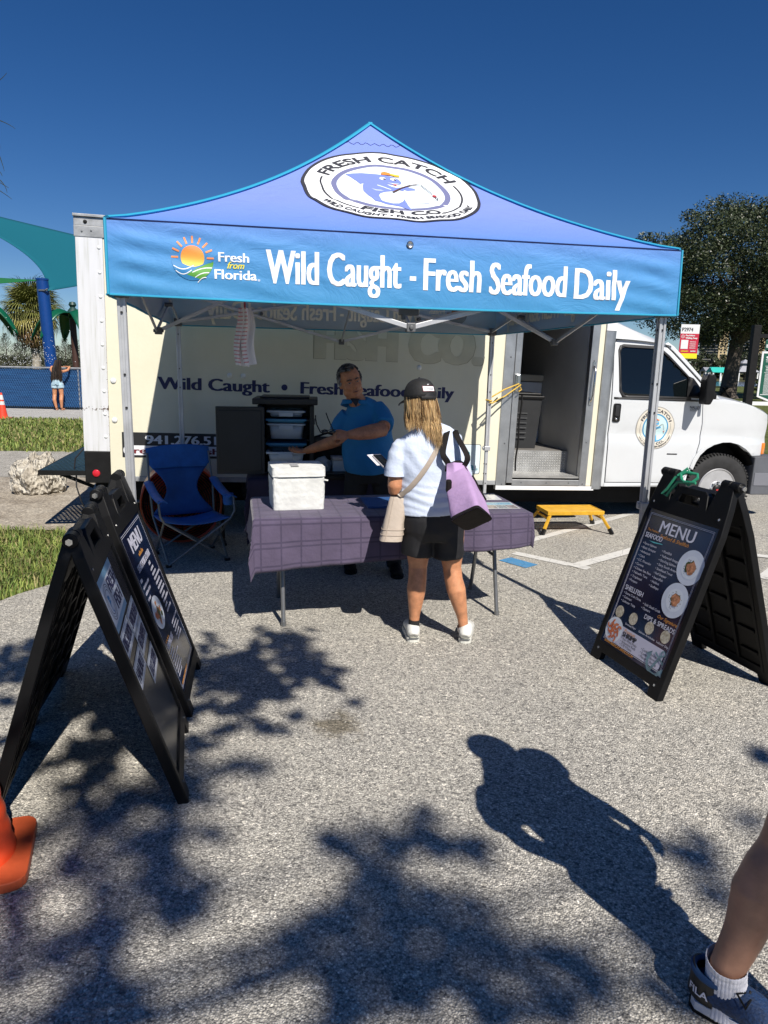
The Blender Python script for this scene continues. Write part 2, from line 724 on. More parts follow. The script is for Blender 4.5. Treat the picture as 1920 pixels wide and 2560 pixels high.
m_line = node_mat('road_paint_white', worn((.58, .57, .54)))
m_blue = node_mat('road_paint_blue', worn((.06, .22, .42)))


def line(name, p, q, w, mt, z=.004):
    p, q = V(p[:2]).to_3d(), V(q[:2]).to_3d()
    d = (q - p).normalized().cross(V((0, 0, 1))) * (w / 2)
    sheet(name, [(p + d)[:2], (q + d)[:2], (q - d)[:2], (p - d)[:2]], z, mt)


line('road_marking', (1.22, 6.42), (1.79, 5.94), .11, m_line)
line('road_marking', (1.66, 5.98), (3.55, 7.6), .12, m_line, .008)
line('road_marking', (1.16, 6.62), (3.35, 8.75), .10, m_line)
line('road_marking', (1.10, 6.20), (1.30, 5.97), .17, m_blue)
line('road_marking', (1.25, 7.3), (1.8, 9.4), .10, m_blue)
line('road_marking', (3.2, 5.75), (4.2, 6.9), .11, m_line)
line('road_marking', (3.45, 6.55), (4.6, 6.0), .11, m_line, .008)

# kerb and lawn right of the car park
kb = MB()
kb.bar((9, 13.2, .05), (24.2, 14.1, .05), .18, .2)
tag(kb.build('kerb', m_walk, bevel=.02), kind='structure')


def grass(name, region, n, h0, h1, seed, base=-.03, w=.006):
    r = random.Random(seed)
    mb = MB()
    k = 0
    while k < n:
        p = region(r)
        if p is None:
            continue
        k += 1
        h = r.uniform(h0, h1)
        a = r.uniform(0, 2 * pi)
        lean = r.uniform(.2, .9) * h
        d = V((cos(a), sin(a), 0))
        sd = V((-sin(a), cos(a), 0)) * (w * r.uniform(.6, 1.5))
        o = V((p[0], p[1], base))
        md = o + d * lean * .35 + V((0, 0, h * .65))
        tp = o + d * lean + V((0, 0, h * r.uniform(.75, 1)))
        mb.add([o - sd, o + sd, md + sd * .8, md - sd * .8, tp], [(0, 1, 2, 3), (3, 2, 4)], r.choice((0, 0, 1, 1, 2)))
    return tag(mb.build(name, [m_gr1, m_gr2, m_gr3], recalc=False), kind='stuff')


m_gr1 = mat('grass_green', (.10, .155, .028), .7, 0, .3, 2)
m_gr2 = mat('grass_light', (.19, .23, .05), .7, 0, .3, 2)
m_gr3 = mat('grass_dry', (.26, .23, .10), .8, 0, .3, 2)


def inpoly(x, y, poly):
    c = False
    for i in range(len(poly)):
        (x1, y1), (x2, y2) = poly[i - 1], poly[i]
        if (y1 > y) != (y2 > y) and x < (x2 - x1) * (y - y1) / (y2 - y1) + x1:
            c = not c
    return c


g_near = wob([(-5.2, 4.2), (-2.95, 4.2)] + edge[:7] + [(-2.62, 6.4), (-2.9, 6.75), (-3.6, 6.95), (-5.2, 7.0)], .1, .2, 5)


def reg_near(r):
    x, y = r.uniform(-5.2, -2.2), r.uniform(4.1, 7.1)
    return (x, y) if inpoly(x, y, g_near) and noise.noise(V((x * 2, y * 2, 0))) > -.55 else None


grass('grass', reg_near, 15000, .05, .13, 1, -.03, .005)


def reg_mid(r):
    y = r.uniform(12.6, 20.1)
    x = r.uniform(-16, -3)
    e = 12.55 + (x + 16) * .04 + .12 * noise.noise(V((x * 3, 0, 4)))
    if y < e or noise.noise(V((x, y * 1.5, 2))) < -.5:
        return None
    return (x, y)


grass('grass', reg_mid, 24000, .05, .13, 2, -.03, .012)

# pale shell flakes and grit lying loose on the asphalt
fl = MB()
r = random.Random(8)
for i in range(900):
    x, y = r.uniform(-2.4, 3.2), r.uniform(1.5, 6.0) ** 1.0
    s_ = r.uniform(.0025, .006) * (1.6 if r.random() < .08 else 1)
    a = r.uniform(0, 6.28)
    d, e = V((cos(a), sin(a), 0)) * s_, V((-sin(a), cos(a), 0)) * s_ * r.uniform(.4, .8)
    o = V((x, y, .001))
    u = V((0, 0, s_ * .5))
    fl.add([o - d, o - e, o + d, o + e, o + u], [(0, 1, 4), (1, 2, 4), (2, 3, 4), (3, 0, 4)], 0 if r.random() < .7 else 1)
tag(fl.build('grit', [mat('shell_flake', (.72, .69, .62), .7), mat('dark_grit', (.07, .065, .06), .8)], recalc=False), kind='stuff')
# ------------------------------------------------------------------ the pop-up canopy
W, ZV, ZT, ZP = 3.1, 2.012, 2.372, 3.37
tent = thing('canopy_tent', 'blue pop-up canopy printed WILD CAUGHT - FRESH SEAFOOD DAILY in front of the truck', 'canopy', (-1.391, 3.689, 0), .189)


def fabric(nt, N, L, b):
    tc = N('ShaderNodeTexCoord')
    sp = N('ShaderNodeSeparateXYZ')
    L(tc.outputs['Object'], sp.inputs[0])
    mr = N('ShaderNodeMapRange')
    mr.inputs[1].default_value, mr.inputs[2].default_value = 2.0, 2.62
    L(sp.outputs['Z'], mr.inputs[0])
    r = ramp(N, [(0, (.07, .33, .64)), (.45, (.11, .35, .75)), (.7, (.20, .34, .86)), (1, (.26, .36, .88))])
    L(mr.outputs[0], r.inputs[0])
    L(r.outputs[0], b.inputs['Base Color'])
    b.inputs['Roughness'].default_value = .62
    b.inputs['Specular IOR Level'].default_value = .35
    n1 = N('ShaderNodeTexNoise', Scale=5.0, Detail=6.0, Roughness=.62)
    n1.inputs['Distortion'].default_value = 1.2
    mp = N('ShaderNodeMapping')
    mp.inputs['Scale'].default_value = (.7, .7, 1.1)
    L(tc.outputs['Object'], mp.inputs[0])
    L(mp.outputs[0], n1.inputs['Vector'])
    n2 = N('ShaderNodeTexNoise', Scale=32.0, Detail=4.0)
    L(tc.outputs['Object'], n2.inputs['Vector'])
    ad = N('ShaderNodeMath', operation='MULTIPLY_ADD')
    ad.inputs[1].default_value = .12
    L(n2.outputs['Fac'], ad.inputs[0])
    L(n1.outputs['Fac'], ad.inputs[2])
    bp = N('ShaderNodeBump', Strength=.42, Distance=.025)
    L(ad.outputs[0], bp.inputs['Height'])
    L(bp.outputs[0], b.inputs['Normal'])
    tr = N('ShaderNodeBsdfTranslucent')
    L(r.outputs[0], tr.inputs[0])
    ms = N('ShaderNodeMixShader')
    ms.inputs[0].default_value = .30
    L(b.outputs[0], ms.inputs[1])
    L(tr.outputs[0], ms.inputs[2])
    L(ms.outputs[0], nt.nodes['Material Output'].inputs[0])


m_fab = node_mat('canopy_fabric', fabric)
def lining(nt, N, L, b):
    b.inputs['Base Color'].default_value = (.50, .53, .53, 1)
    b.inputs['Roughness'].default_value = .8
    tr = N('ShaderNodeBsdfTranslucent')
    tr.inputs[0].default_value = (.70, .74, .74, 1)
    ms = N('ShaderNodeMixShader')
    ms.inputs[0].default_value = .34
    L(b.outputs[0], ms.inputs[1])
    L(tr.outputs[0], ms.inputs[2])
    L(ms.outputs[0], nt.nodes['Material Output'].inputs[0])


m_lining = node_mat('canopy_lining', lining)
m_pipe = mat('canopy_piping', (.02, .30, .48), .6)
m_showr = mat('print_backlit_tone', (.84, .80, .66), .8)  # backlight through the outer print put into a pale opaque colour on the lining
m_prw = mat('valance_print_white', (.80, .82, .86), .6, 0, .04, 6)


def roofz(t):
    return ZT + (ZP - ZT) * (max(t, 0) ** 1.45 + .27 * max(t, 0) * (1 - t) ** 3)


def wrinkle(p):
    return .009 * noise.noise(V((p.x * 2.2, p.y * 2.2, 1))) + .006 * noise.noise(V((p.x * 7, p.y * 3, 5))) - .007 * math.exp(-((p.x - .72) / .02) ** 2) - .007 * math.exp(-((p.x - 2.38) / .02) ** 2) - .006 * math.exp(-((p.y - .62) / .02) ** 2)


SIDES = [(V((0, 0, 0)), V((1, 0, 0)), V((0, 1, 0))), (V((W, 0, 0)), V((0, 1, 0)), V((-1, 0, 0))),
         (V((W, W, 0)), V((-1, 0, 0)), V((0, -1, 0))), (V((0, W, 0)), V((0, -1, 0)), V((1, 0, 0)))]


def roof_pt(side, x, t, lift=0.0):
    """x along the eave from its middle, t = 0 at the eave, 1 at the peak"""
    o, a, n_ = SIDES[side]
    p = o + a * (W / 2 + x) + n_ * (t * W / 2)
    edge = max(0, min(1, 4 * (1 - abs(x) / (W / 2 * (1 - t) + 1e-6))))
    p.z = roofz(t) + wrinkle(p) * edge * min(1, 6 * t) + lift
    return p - n_ * (lift * .6 + .012 * max(0, 1 - t / .02))


for k in range(4):
    g = MB()
    g.grid(41, 29, lambda s, t, k=k: roof_pt(k, (2 * s - 1) * (1 - t) * W / 2, t))
    g.build('roof_panel', m_fab, tent, True, recalc=False)
    MB().tube([roof_pt(k, (2 * i / 24 - 1) * .84 * .15 * W / 2, .86 + .008 * sin(i * 1.7), .001) for i in range(25)], .0022, 4).build('seam', m_ink, tent)
    g = MB()
    g.grid(21, 15, lambda s, t, k=k: roof_pt(k, (2 * s - 1) * (1 - t) * W / 2 * .995, t, -.012))
    g.build('roof_lining', m_lining, tent, True, recalc=False)
    o, a, n_ = SIDES[k]
    pts = []
    for i in range(21):
        t = i / 20
        p = o + (a + n_) * (t * W / 2)
        p.z = roofz(t) + .004
        pts.append(p)
    MB().tube(pts, [(.009, .024)] * 21, 8).build('ridge_piping', m_pipe, tent, True)


def wave(k, u, z):
    """how far the valance cloth bulges outward"""
    d = (ZT - z) / (ZT - ZV)
    e = min(1, min(u, W - u) / .12)
    ends = math.exp(-u / .42) + math.exp(-(W - u) / .30)
    f = ends * .011 * sin(z * 58 + u * 9 + k) + .006 * noise.noise(V((u * 2.4, z * 7 + u * 2.2, 3 + k)))
    f += .012 * d * noise.noise(V((u * 1.6, 1.3, k * 7.0))) + .0025 * noise.noise(V((u * 5, z * 22 + u * 8, k)))
    return .006 + f * e * min(1, d * 5 + .1) + .010 * d


def val_pt(k, u, z, lift=0.0):
    o, a, n_ = SIDES[k]
    uu = min(max(u, 0), W)
    p = o + a * uu - n_ * (wave(k, uu, z) + lift)
    # the outward bulge of the neighbours at both corners keeps the corner closed
    if uu < .06:
        p -= a * .006 * (1 - uu / .06)
    if uu > W - .06:
        p += a * .006 * (1 - (W - uu) / .06)
    p.z = z
    return p


for k in range(4):
    g = MB()
    g.grid(125, 25, lambda s, t, k=k: val_pt(k, s * W, ZV + (ZT - ZV) * (1 - t) + (.012 * sin(pi * s) * -t if k == 0 else 0)))
    g.build('valance', m_fab, tent, True, recalc=False)
    g = MB()
    g.grid(63, 9, lambda s, t, k=k: val_pt(k, s * W, ZV + .004 + (ZT - ZV - .006) * (1 - t), -.012))
    g.build('valance_lining', m_lining, tent, True, recalc=False)
    pts = [val_pt(k, i / 60 * W, ZV - (.012 * sin(pi * i / 60) if k == 0 else 0), 0) for i in range(61)]
    MB().tube(pts, .006, 6).build('hem_piping', m_pipe, tent, True)
    pts = [val_pt(k, .0, ZV + (ZT - ZV) * i / 12, .004) for i in range(13)]
    MB().tube(pts, .008, 6).build('corner_seam', m_pipe, tent, True)
    pts = [val_pt(k, i / 60 * W, ZT - .004, 0) for i in range(61)]
    MB().tube(pts, .003, 5).build('eave_seam', m_ink, tent, True)


def fatten(vs, fs, dx, k=4):
    """condensed bold: the same letters k times, shifted sideways, each a hair above the last"""
    V2, F2 = [], []
    for i in range(k):
        o = len(V2)
        V2 += [V((p.x + dx * (i / (k - 1) - .5), p.y, .0004 * i)) for p in vs]
        F2 += [tuple(j + o for j in f) for f in fs]
    return V2, F2


def val_print(k, vs, fs, mt, name='lettering', lift=.0022, mirror=False, inside=False):
    mb = MB().add(vs, fs)
    sgn = -.016 if inside else lift
    o = mb.build(name, mt, tent, recalc=False, cut=[(0, .025), (1, .02)],
                 fn=lambda p: val_pt(k, (W - p.x) if mirror else p.x, p.y, (sgn - p.z) if inside else (sgn + p.z)))
    return o


def valance_set(k, mt_text, inside, colours):
    vs, fs = text2d('Wild Caught', .175, .70, .775, 2.098)
    vs, fs = fatten(vs, fs, .011)
    v2, f2 = text2d('-', .175, .035, 1.525, 2.098)
    for q in v2:
        q.y += .0
    v3, f3 = text2d('Fresh', .175, .315, 1.605, 2.094)
    v4, f4 = text2d('Seafood', .175, .44, 1.975, 2.088)
    v5, f5 = text2d('Daily', .175, .325, 2.470, 2.082)
    mb = MB().add(vs, fs)
    for a_, b_ in ((v3, f3), (v4, f4), (v5, f5)):
        mb.add(*fatten(a_, b_, .011))
    mb.add(v2, f2)
    val_print(k, mb.v and [V(p) for p in mb.v], mb.f, mt_text, 'lettering', inside=inside)
    # sun over blue and green waves, FRESH FROM FLORIDA
    cx, cz, r = .405, 2.205, .058
    c_sun, c_ray, c_blue, c_green, c_txt, c_yel = colours
    val_print(k, *MBflat(disc(r, 32, (cx, cz))), c_sun, 'sun_logo', .0022, inside=inside)
    rays = MB()
    for i in range(9):
        a = pi * i / 8
        d = V((cos(a), sin(a), 0))
        q = V((-sin(a), cos(a), 0)) * .0045
        p0, p1 = V((cx, cz, 0)) + d * (r + .012), V((cx, cz, 0)) + d * (r + .046)
        rays.add([p0 - q, p1 - q, p1 + q, p0 + q], [(0, 1, 2, 3)])
    val_print(k, [V(p) for p in rays.v], rays.f, c_ray, 'sun_rays', .0022, inside=inside)
    R0 = .103
    P2 = lambda a, q=1.0: (cx + R0 * q * cos(a), cz - .008 + R0 * q * sin(a))
    low = [P2(pi + pi * i / 24) for i in range(25)]
    top = [(cx + R0 - 2 * R0 * i / 16, cz - .014 - .030 * sin(pi * i / 16) ** 2) for i in range(1, 16)]
    val_print(k, *MBflat(low + top), c_blue, 'wave_logo', .0028, inside=inside)
    hill = [P2(1.62 * pi + .36 * pi * i / 10) for i in range(11)] + [(cx + R0 * (.86 - 1.15 * i / 10), cz - .022 - .062 * (i / 10) ** 1.3) for i in range(11)]
    val_print(k, *MBflat(hill), c_green, 'wave_logo', .0031, inside=inside)
    for j in range(5):
        left = j < 2
        x0, x1 = (cx - R0 * (.90 - .10 * j), cx + R0 * (.05 - .1 * j)) if left else (cx - R0 * (.02 - .12 * (j - 2)), cx + R0 * (.92 - .14 * (j - 2)))
        y = lambda f: cz - .040 - .024 * (j if left else j - 2) + ((-.016 * sin(pi * f * 1.1)) if left else (.026 * f - .030 + .008 * sin(pi * f)))
        pl = [(x0 + (x1 - x0) * f / 10, y(f / 10)) for f in range(11)] + [(x0 + (x1 - x0) * f / 10, y(f / 10) - .0045) for f in range(10, -1, -1)]
        val_print(k, *MBflat(pl), c_txt if not inside else c_blue, 'wave_stripe', .0034 + .0001 * j, inside=inside)
    mb = MB()
    for s, x, y, h, w in (('Fresh', .533, 2.192, .048, .150), ('Florida', .513, 2.107, .050, .208)):
        mb.add(*fatten(*text2d(s, h, w, x, y), .004, 3))
    mb.add(*text2d('®', .012, None, .727, 2.103))
    val_print(k, [V(p) for p in mb.v], mb.f, c_txt, 'lettering', inside=inside)
    val_print(k, *fatten(*text2d('from', .034, .085, .575, 2.160, shear=.35), .002, 2), c_yel, 'lettering', .0036, inside=inside)


def MBflat(pl, holes=()):
    mb = MB().flat(pl, None, 0, holes)
    return [V(p) for p in mb.v], mb.f


def sunmat(nt, N, L, b):
    tc = N('ShaderNodeTexCoord')
    sp = N('ShaderNodeSeparateXYZ')
    L(tc.outputs['Object'], sp.inputs[0])
    mr = N('ShaderNodeMapRange')
    mr.inputs[1].default_value, mr.inputs[2].default_value = 2.15, 2.25
    L(sp.outputs['Z'], mr.inputs[0])
    r = ramp(N, [(0, (.85, .75, .12)), (.5, (.85, .45, .08)), (1, (.8, .2, .05))])
    L(mr.outputs[0], r.inputs[0])
    L(r.outputs[0], b.inputs['Base Color'])
    b.inputs['Roughness'].default_value = .6


m_sun = node_mat('sun_print', sunmat)
m_ray = mat('orange_print', (.80, .28, .10), .6)
m_wblue = mat('wave_blue_print', (.02, .18, .42), .6)
m_wgreen = mat('wave_green_print', (.09, .30, .04), .6)
m_yel = mat('yellow_print', (.85, .75, .05), .6)
valance_set(0, m_prw, False, (m_sun, m_ray, m_wblue, m_wgreen, m_prw, m_yel))
m_s2 = mat('orange_seen_through', (.50, .22, .10), .8)
m_s3 = mat('blue_seen_through', (.20, .25, .28), .8)
for k in (1, 2):
    valance_set(k, m_showr, True, (m_s2, m_s2, m_s3, m_s3, m_showr, m_showr))
valance_set(1, m_prw, False, (m_sun, m_ray, m_wblue, m_wgreen, m_prw, m_yel))

# grommet in the middle of the eave
gm = MB().lathe([(.006, -.004), (.017, -.004), (.019, .002), (.014, .006), (.006, .004)], 14, rot=Matrix.Rotation(pi / 2, 3, 'X'))
gm.warp(lambda p: p + val_pt(0, 1.523, 2.322, .006))
gm.build('grommet', m_steel, tent, True)

# ---- emblem on the front slope
_acc = [0.0]
for i in range(400):
    t0, t1 = i / 400, (i + 1) / 400
    _acc.append(_acc[-1] + math.hypot((t1 - t0) * W / 2, roofz(t1) - roofz(t0)))


def t_of(d):
    lo, hi = 0, 400
    while hi - lo > 1:
        md = (lo + hi) // 2
        if _acc[md] < d:
            lo = md
        else:
            hi = md
    f = (d - _acc[lo]) / max(1e-9, _acc[hi] - _acc[lo])
    return (lo + f) / 400


T_MID = _acc[int(.505 * 400)] + .015

SHARK = [(-.80, .56), (-.66, .62), (-.5, .66), (-.30, .64), (-.14, .62), (.02, .60), (.14, .55), (.22, .46), (.26, .36), (.24, .27), (.16, .22), (.05, .20), (-.04, .22), (-.05, .19),
         (.02, .10), (.10, .06), (.24, .10), (.34, .14), (.46, .10), (.46, .02), (.36, -.02), (.30, -.06), (.24, -.03), (.2, -.1), (.14, -.06), (.06, -.12), (-.04, -.14), (-.16, -.18), (-.26, -.26),
         (-.32, -.40), (-.30, -.58), (-.22, -.72), (-.10, -.78), (.02, -.76), (.10, -.64), (.17, -.50), (.17, -.66), (.17, -.84), (.19, -1.10), (.10, -1.02), (.02, -.92), (-.10, -.88),
         (-.24, -.84), (-.40, -.66), (-.50, -.44), (-.55, -.20), (-.54, .06), (-.50, .20), (-.57, .14), (-.62, .30), (-.70, .45)]


def emblem(parent, place, r, inks, fine=True):
    """round badge: outer lettering rings and a shark with a rod; place(x, y, lift, name, mats, verts, faces)"""
    k_out, white, ring, pale, fish, kink, hat, hat2, red, rod = inks
    n = 72
    circ = lambda q, c=(0, 0): disc(r * q, n, c)
    lift = [.001]

    def put(poly, mt, name, holes=()):
        lift[0] += .00035
        place(*MBflat(poly, holes), mt, name, lift[0])

    def raw(vs, fs, mt, name):
        lift[0] += .00035
        place(vs, fs, mt, name, lift[0])
    put(circ(1), k_out, 'emblem_rim')
    put(circ(.962), white, 'emblem_disc')
    put(circ(.665), ring, 'emblem_ring')
    put(circ(.60), pale, 'emblem_field')
    for a0, a1 in ((-.98, .30), (2.84, 4.12)):
        arc = [(r * q * cos(a0 + (a1 - a0) * i / 20), r * q * sin(a0 + (a1 - a0) * i / 20)) for q, rg in ((.80, range(21)), (.778, range(20, -1, -1))) for i in rg]
        put(arc, k_out, 'emblem_line')
    raw(*arc_text('FRESH CATCH', r * .735, r * .15, pi / 2, 2.35, True, .03), kink, 'lettering')
    raw(*arc_text('FISH CO.', r * .80, r * .115, -pi / 2 + .05, 1.25, False, .035), kink, 'lettering')
    raw(*arc_text('WILD CAUGHT • FRESH SEAFOOD DAILY', r * .925, r * .075, -pi / 2 + .05, 2.25, False, .03), kink, 'lettering')
    s = r * .60
    put([(x * s, y * s) for x, y in SHARK], fish, 'shark_logo')
    # pale belly line, gills, eyes, mouth, cap, rod, line and lure
    put([(x * s, y * s) for x, y in ((-.26, .14), (-.12, .04), (-.02, -.06), (-.04, -.08), (-.14, .01), (-.27, .11))], pale, 'shark_logo')
    put([(x * s, y * s) for x, y in ((-.40, -.06), (-.32, -.12), (-.24, -.12), (-.18, -.16), (-.24, -.15), (-.33, -.15))], pale, 'shark_logo')
    for ex in (-.11, .10):
        put(disc(s * .062, 16, (ex * s, .44 * s)), white, 'shark_logo')
        put(disc(s * .030, 12, ((ex + .03) * s, .42 * s)), kink, 'shark_logo')
    put([(x * s, y * s) for x, y in ((-.03, .26), (.06, .21), (.16, .21), (.2, .25), (.1, .24))], white, 'shark_logo')
    put([(x * s, y * s) for x, y in ((.05, .19), (.1, .15), (.15, .17), (.13, .20))], red, 'shark_logo')
    put([(x * s, y * s) for x, y in ((-.11, .60), (-.11, .70), (-.04, .76), (.06, .72), (.10, .62))], hat, 'shark_logo')
    put([(x * s, y * s) for x, y in ((.06, .62), (.08, .69), (.18, .66), (.26, .64), (.25, .57), (.16, .57))], hat2, 'shark_logo')

    def stroke(pts, w0, w1, mt):
        a, b = [], []
        for i, p in enumerate(pts):
            q0, q1 = pts[max(i - 1, 0)], pts[min(i + 1, len(pts) - 1)]
            dx, dy = q1[0] - q0[0], q1[1] - q0[1]
            l = math.hypot(dx, dy)
            w = w0 + (w1 - w0) * i / (len(pts) - 1)
            a.append(((p[0] - dy / l * w) * s, (p[1] + dx / l * w) * s))
            b.append(((p[0] + dy / l * w) * s, (p[1] - dx / l * w) * s))
        put(a + b[::-1], mt, 'rod_logo')
    stroke([(-.02, -.22), (.2, .03), (.40, .22), (.55, .31)], .022, .012, rod)
    stroke([(.55, .31), (.62, .28), (.68, .1), (.74, -.16)], .010, .010, kink)
    put(disc(s * .045, 12, (.755 * s, -.25 * s)), red, 'rod_logo')
    stroke([(.76, -.28), (.80, -.38), (.77, -.45), (.73, -.40)], .012, .012, kink)


m_e_k = mat('emblem_black', (.035, .035, .045), .6)
m_e_w = mat('emblem_white', (.80, .82, .84), .6, 0, .03, 4)
m_e_r = mat('emblem_violet_grey', (.16, .17, .32), .6)
m_e_p = mat('emblem_pale', (.72, .80, .86), .6)
m_e_f = mat('emblem_fish_violet', (.18, .24, .66), .6)
m_e_h = mat('emblem_orange', (.8, .25, .05), .6)
m_e_h2 = mat('emblem_amber', (.8, .5, .05), .6)
m_e_red = mat('emblem_red', (.6, .05, .05), .6)
m_e_rod = mat('emblem_brown', (.10, .05, .04), .6)


def place_roof(vs, fs, mt, name, lift):
    mb = MB().add(vs, fs)

    def fn(p):
        wob_ = .018 * noise.noise(V((p.x * 5, p.y * 5, 8)))
        return roof_pt(0, p.x + .022 + wob_, t_of(T_MID + p.y + wob_), .0035 + lift + p.z)
    mb.build(name, mt, tent, recalc=False, cut=[(0, .035), (1, .03)], fn=fn)


emblem(tent, place_roof, .565, (m_e_k, m_e_w, m_e_r, m_e_p, m_e_f, m_e_k, m_e_h, m_e_h2, m_e_red, m_e_rod))

# ---- frame: four legs, scissor trusses on each side and towards the peak
m_leg = mat('canopy_leg_metal', (.50, .51, .53), .45, .5, .12, 6)
m_joint = mat('joint_plastic', (.10, .105, .11), .5)
IN = .045
for (u, v) in ((IN, IN), (W - IN, IN), (W - IN, W - IN), (IN, W - IN)):
    g = MB()
    for dx, dy in ((1, 1), (1, -1), (-1, 1), (-1, -1)):
        g.box((u + dx * .0135, v + dy * .0135, 1.47), (.015, .015, 1.2))
    g.box((u, v, 1.47), (.030, .030, 1.2))
    leg = g.build('leg', m_leg, tent, bevel=.002)
    MB().box((u, v, .47), (.032, .032, .86)).build('lower_tube', m_leg, leg, bevel=.003)
    MB().box((u, v, .88), (.062, .062, .045)).box((u - .035, v, .88), (.02, .02, .03)).build('slider', m_leg, leg, bevel=.004)
    MB().box((u, v, .02), (.09, .09, .03)).box((u, v, .05), (.045, .045, .05)).build('foot', m_joint, leg, bevel=.004)
    MB().box((u, v, 2.035), (.066, .066, .07)).box((u, v, 2.30), (.066, .066, .07)).build('bracket', m_joint, leg, bevel=.006)
    hb = MB()
    for z in (1.93, 1.62, 1.45, .72, .62, .52):
        hb.cyl((u, v - .0225, z), (u, v - .0145, z), .006, n=8)
        hb.cyl((u - .0225, v, z), (u - .0145, v, z), .006, n=8)
    hb.build('pin_hole', m_inkk, leg)

LO, HI, MLO, MHI = 2.035, 2.31, 1.90, 2.30


def truss(p, q):
    """two scissors between p and q (plan points), bars kept apart sideways"""
    p, q = V((*p, 0)), V((*q, 0))
    d = (q - p).normalized()
    s = V((-d.y, d.x, 0)) * .012
    m_ = (p + q) / 2
    Z = lambda a, z: V((a.x, a.y, z))
    for a, za0, za1, b, zb0, zb1 in ((p, LO, HI, m_, MHI, MLO), (q, LO, HI, m_, MHI, MLO)):
        MB().bar(Z(a, za0) + s, Z(b, zb0) + s, .012, .026).build('truss_bar', m_leg, tent, bevel=.002)
        MB().bar(Z(a, za1) - s, Z(b, zb1) - s, .012, .026).build('truss_bar', m_leg, tent, bevel=.002)
        c = (Z(a, za0) + Z(b, zb0) + Z(a, za1) + Z(b, zb1)) / 4
        MB().cyl(c - s * 2.6, c + s * 2.6, .016, n=10).build('truss_joint', m_joint, tent, True)
    MB().box(Z(m_, MLO), (.05, .05, .05)).cyl(Z(m_, MLO) - s * 3, Z(m_, MLO) + s * 3, .012).build('truss_joint', m_joint, tent, bevel=.005)
    MB().box(Z(m_, MHI), (.05, .05, .05)).build('truss_joint', m_joint, tent, bevel=.005)


A, B_, Cc, D = (IN, IN), (W - IN, IN), (W - IN, W - IN), (IN, W - IN)
for a_, b_ in ((A, B_), (B_, Cc), (Cc, D), (D, A)):
    truss(a_, b_)
for q in ((W / 2, IN), (W - IN, W / 2), (W / 2, W - IN), (IN, W / 2)):
    p0, p1 = V((*q, MLO)), V((W / 2, W / 2, 2.62))
    MB().bar(p0, p1, .012, .026).build('truss_bar', m_leg, tent, bevel=.002)
    MB().bar(V((*q, MHI)), V((W / 2, W / 2, 2.30)), .012, .026).build('truss_bar', m_leg, tent, bevel=.002)
MB().cyl((W / 2, W / 2, 2.28), (W / 2, W / 2, ZP - .02), .018).build('peak_pole', m_leg, tent, True)
MB().box((1.55, .10, 1.985), (.11, .03, .035)).box((1.52, .10, 1.96), (.02, .035, .03)).build('latch', m_joint, tent, bevel=.004)
# ------------------------------------------------------------------ the box truck
truck = thing('box_truck', 'cream and white box truck with lettered side and open side door behind the canopy', 'truck')
_b, _t = .192, .020
ex = V((cos(_b) * cos(_t), sin(_b) * cos(_t), -sin(_t)))
ey = V((-sin(_b), cos(_b), 0))
ez = ex.cross(ey)
_m = Matrix((ex, ey, ez)).transposed().to_4x4()
_m.translation = (-2.011, 6.930, .55)
truck.matrix_world = _m


def cream(nt, N, L, b):
    tc = N('ShaderNodeTexCoord')
    n1 = N('ShaderNodeTexNoise', Scale=1.3, Detail=8.0, Roughness=.65)
    n2 = N('ShaderNodeTexNoise', Scale=55.0, Detail=2.0)
    for q in (n1, n2):
        L(tc.outputs['Object'], q.inputs['Vector'])
    r = ramp(N, [(.3, (.66, .63, .49)), (.55, (.71, .68, .54)), (.75, (.74, .71, .58))])
    L(n1.outputs['Fac'], r.inputs[0])
    sp = ramp(N, [(.0, (.7, .62, .5)), (.16, (.97, .96, .95)), (.3, (1, 1, 1))])
    L(n2.outputs['Fac'], sp.inputs[0])
    mx = N('ShaderNodeMix', data_type='RGBA', blend_type='MULTIPLY')
    mx.inputs['Factor'].default_value = 1
    L(r.outputs[0], mx.inputs['A'])
    L(sp.outputs[0], mx.inputs['B'])
    L(mx.outputs['Result'], b.inputs['Base Color'])
    b.inputs['Roughness'].default_value = .5
    n3 = N('ShaderNodeTexNoise', Scale=28.0, Detail=3.0)
    L(tc.outputs['Object'], n3.inputs['Vector'])
    bp = N('ShaderNodeBump', Strength=.12, Distance=.01)
    L(n3.outputs['Fac'], bp.inputs['Height'])
    L(bp.outputs[0], b.inputs['Normal'])


m_cream = node_mat('cream_panel', cream)


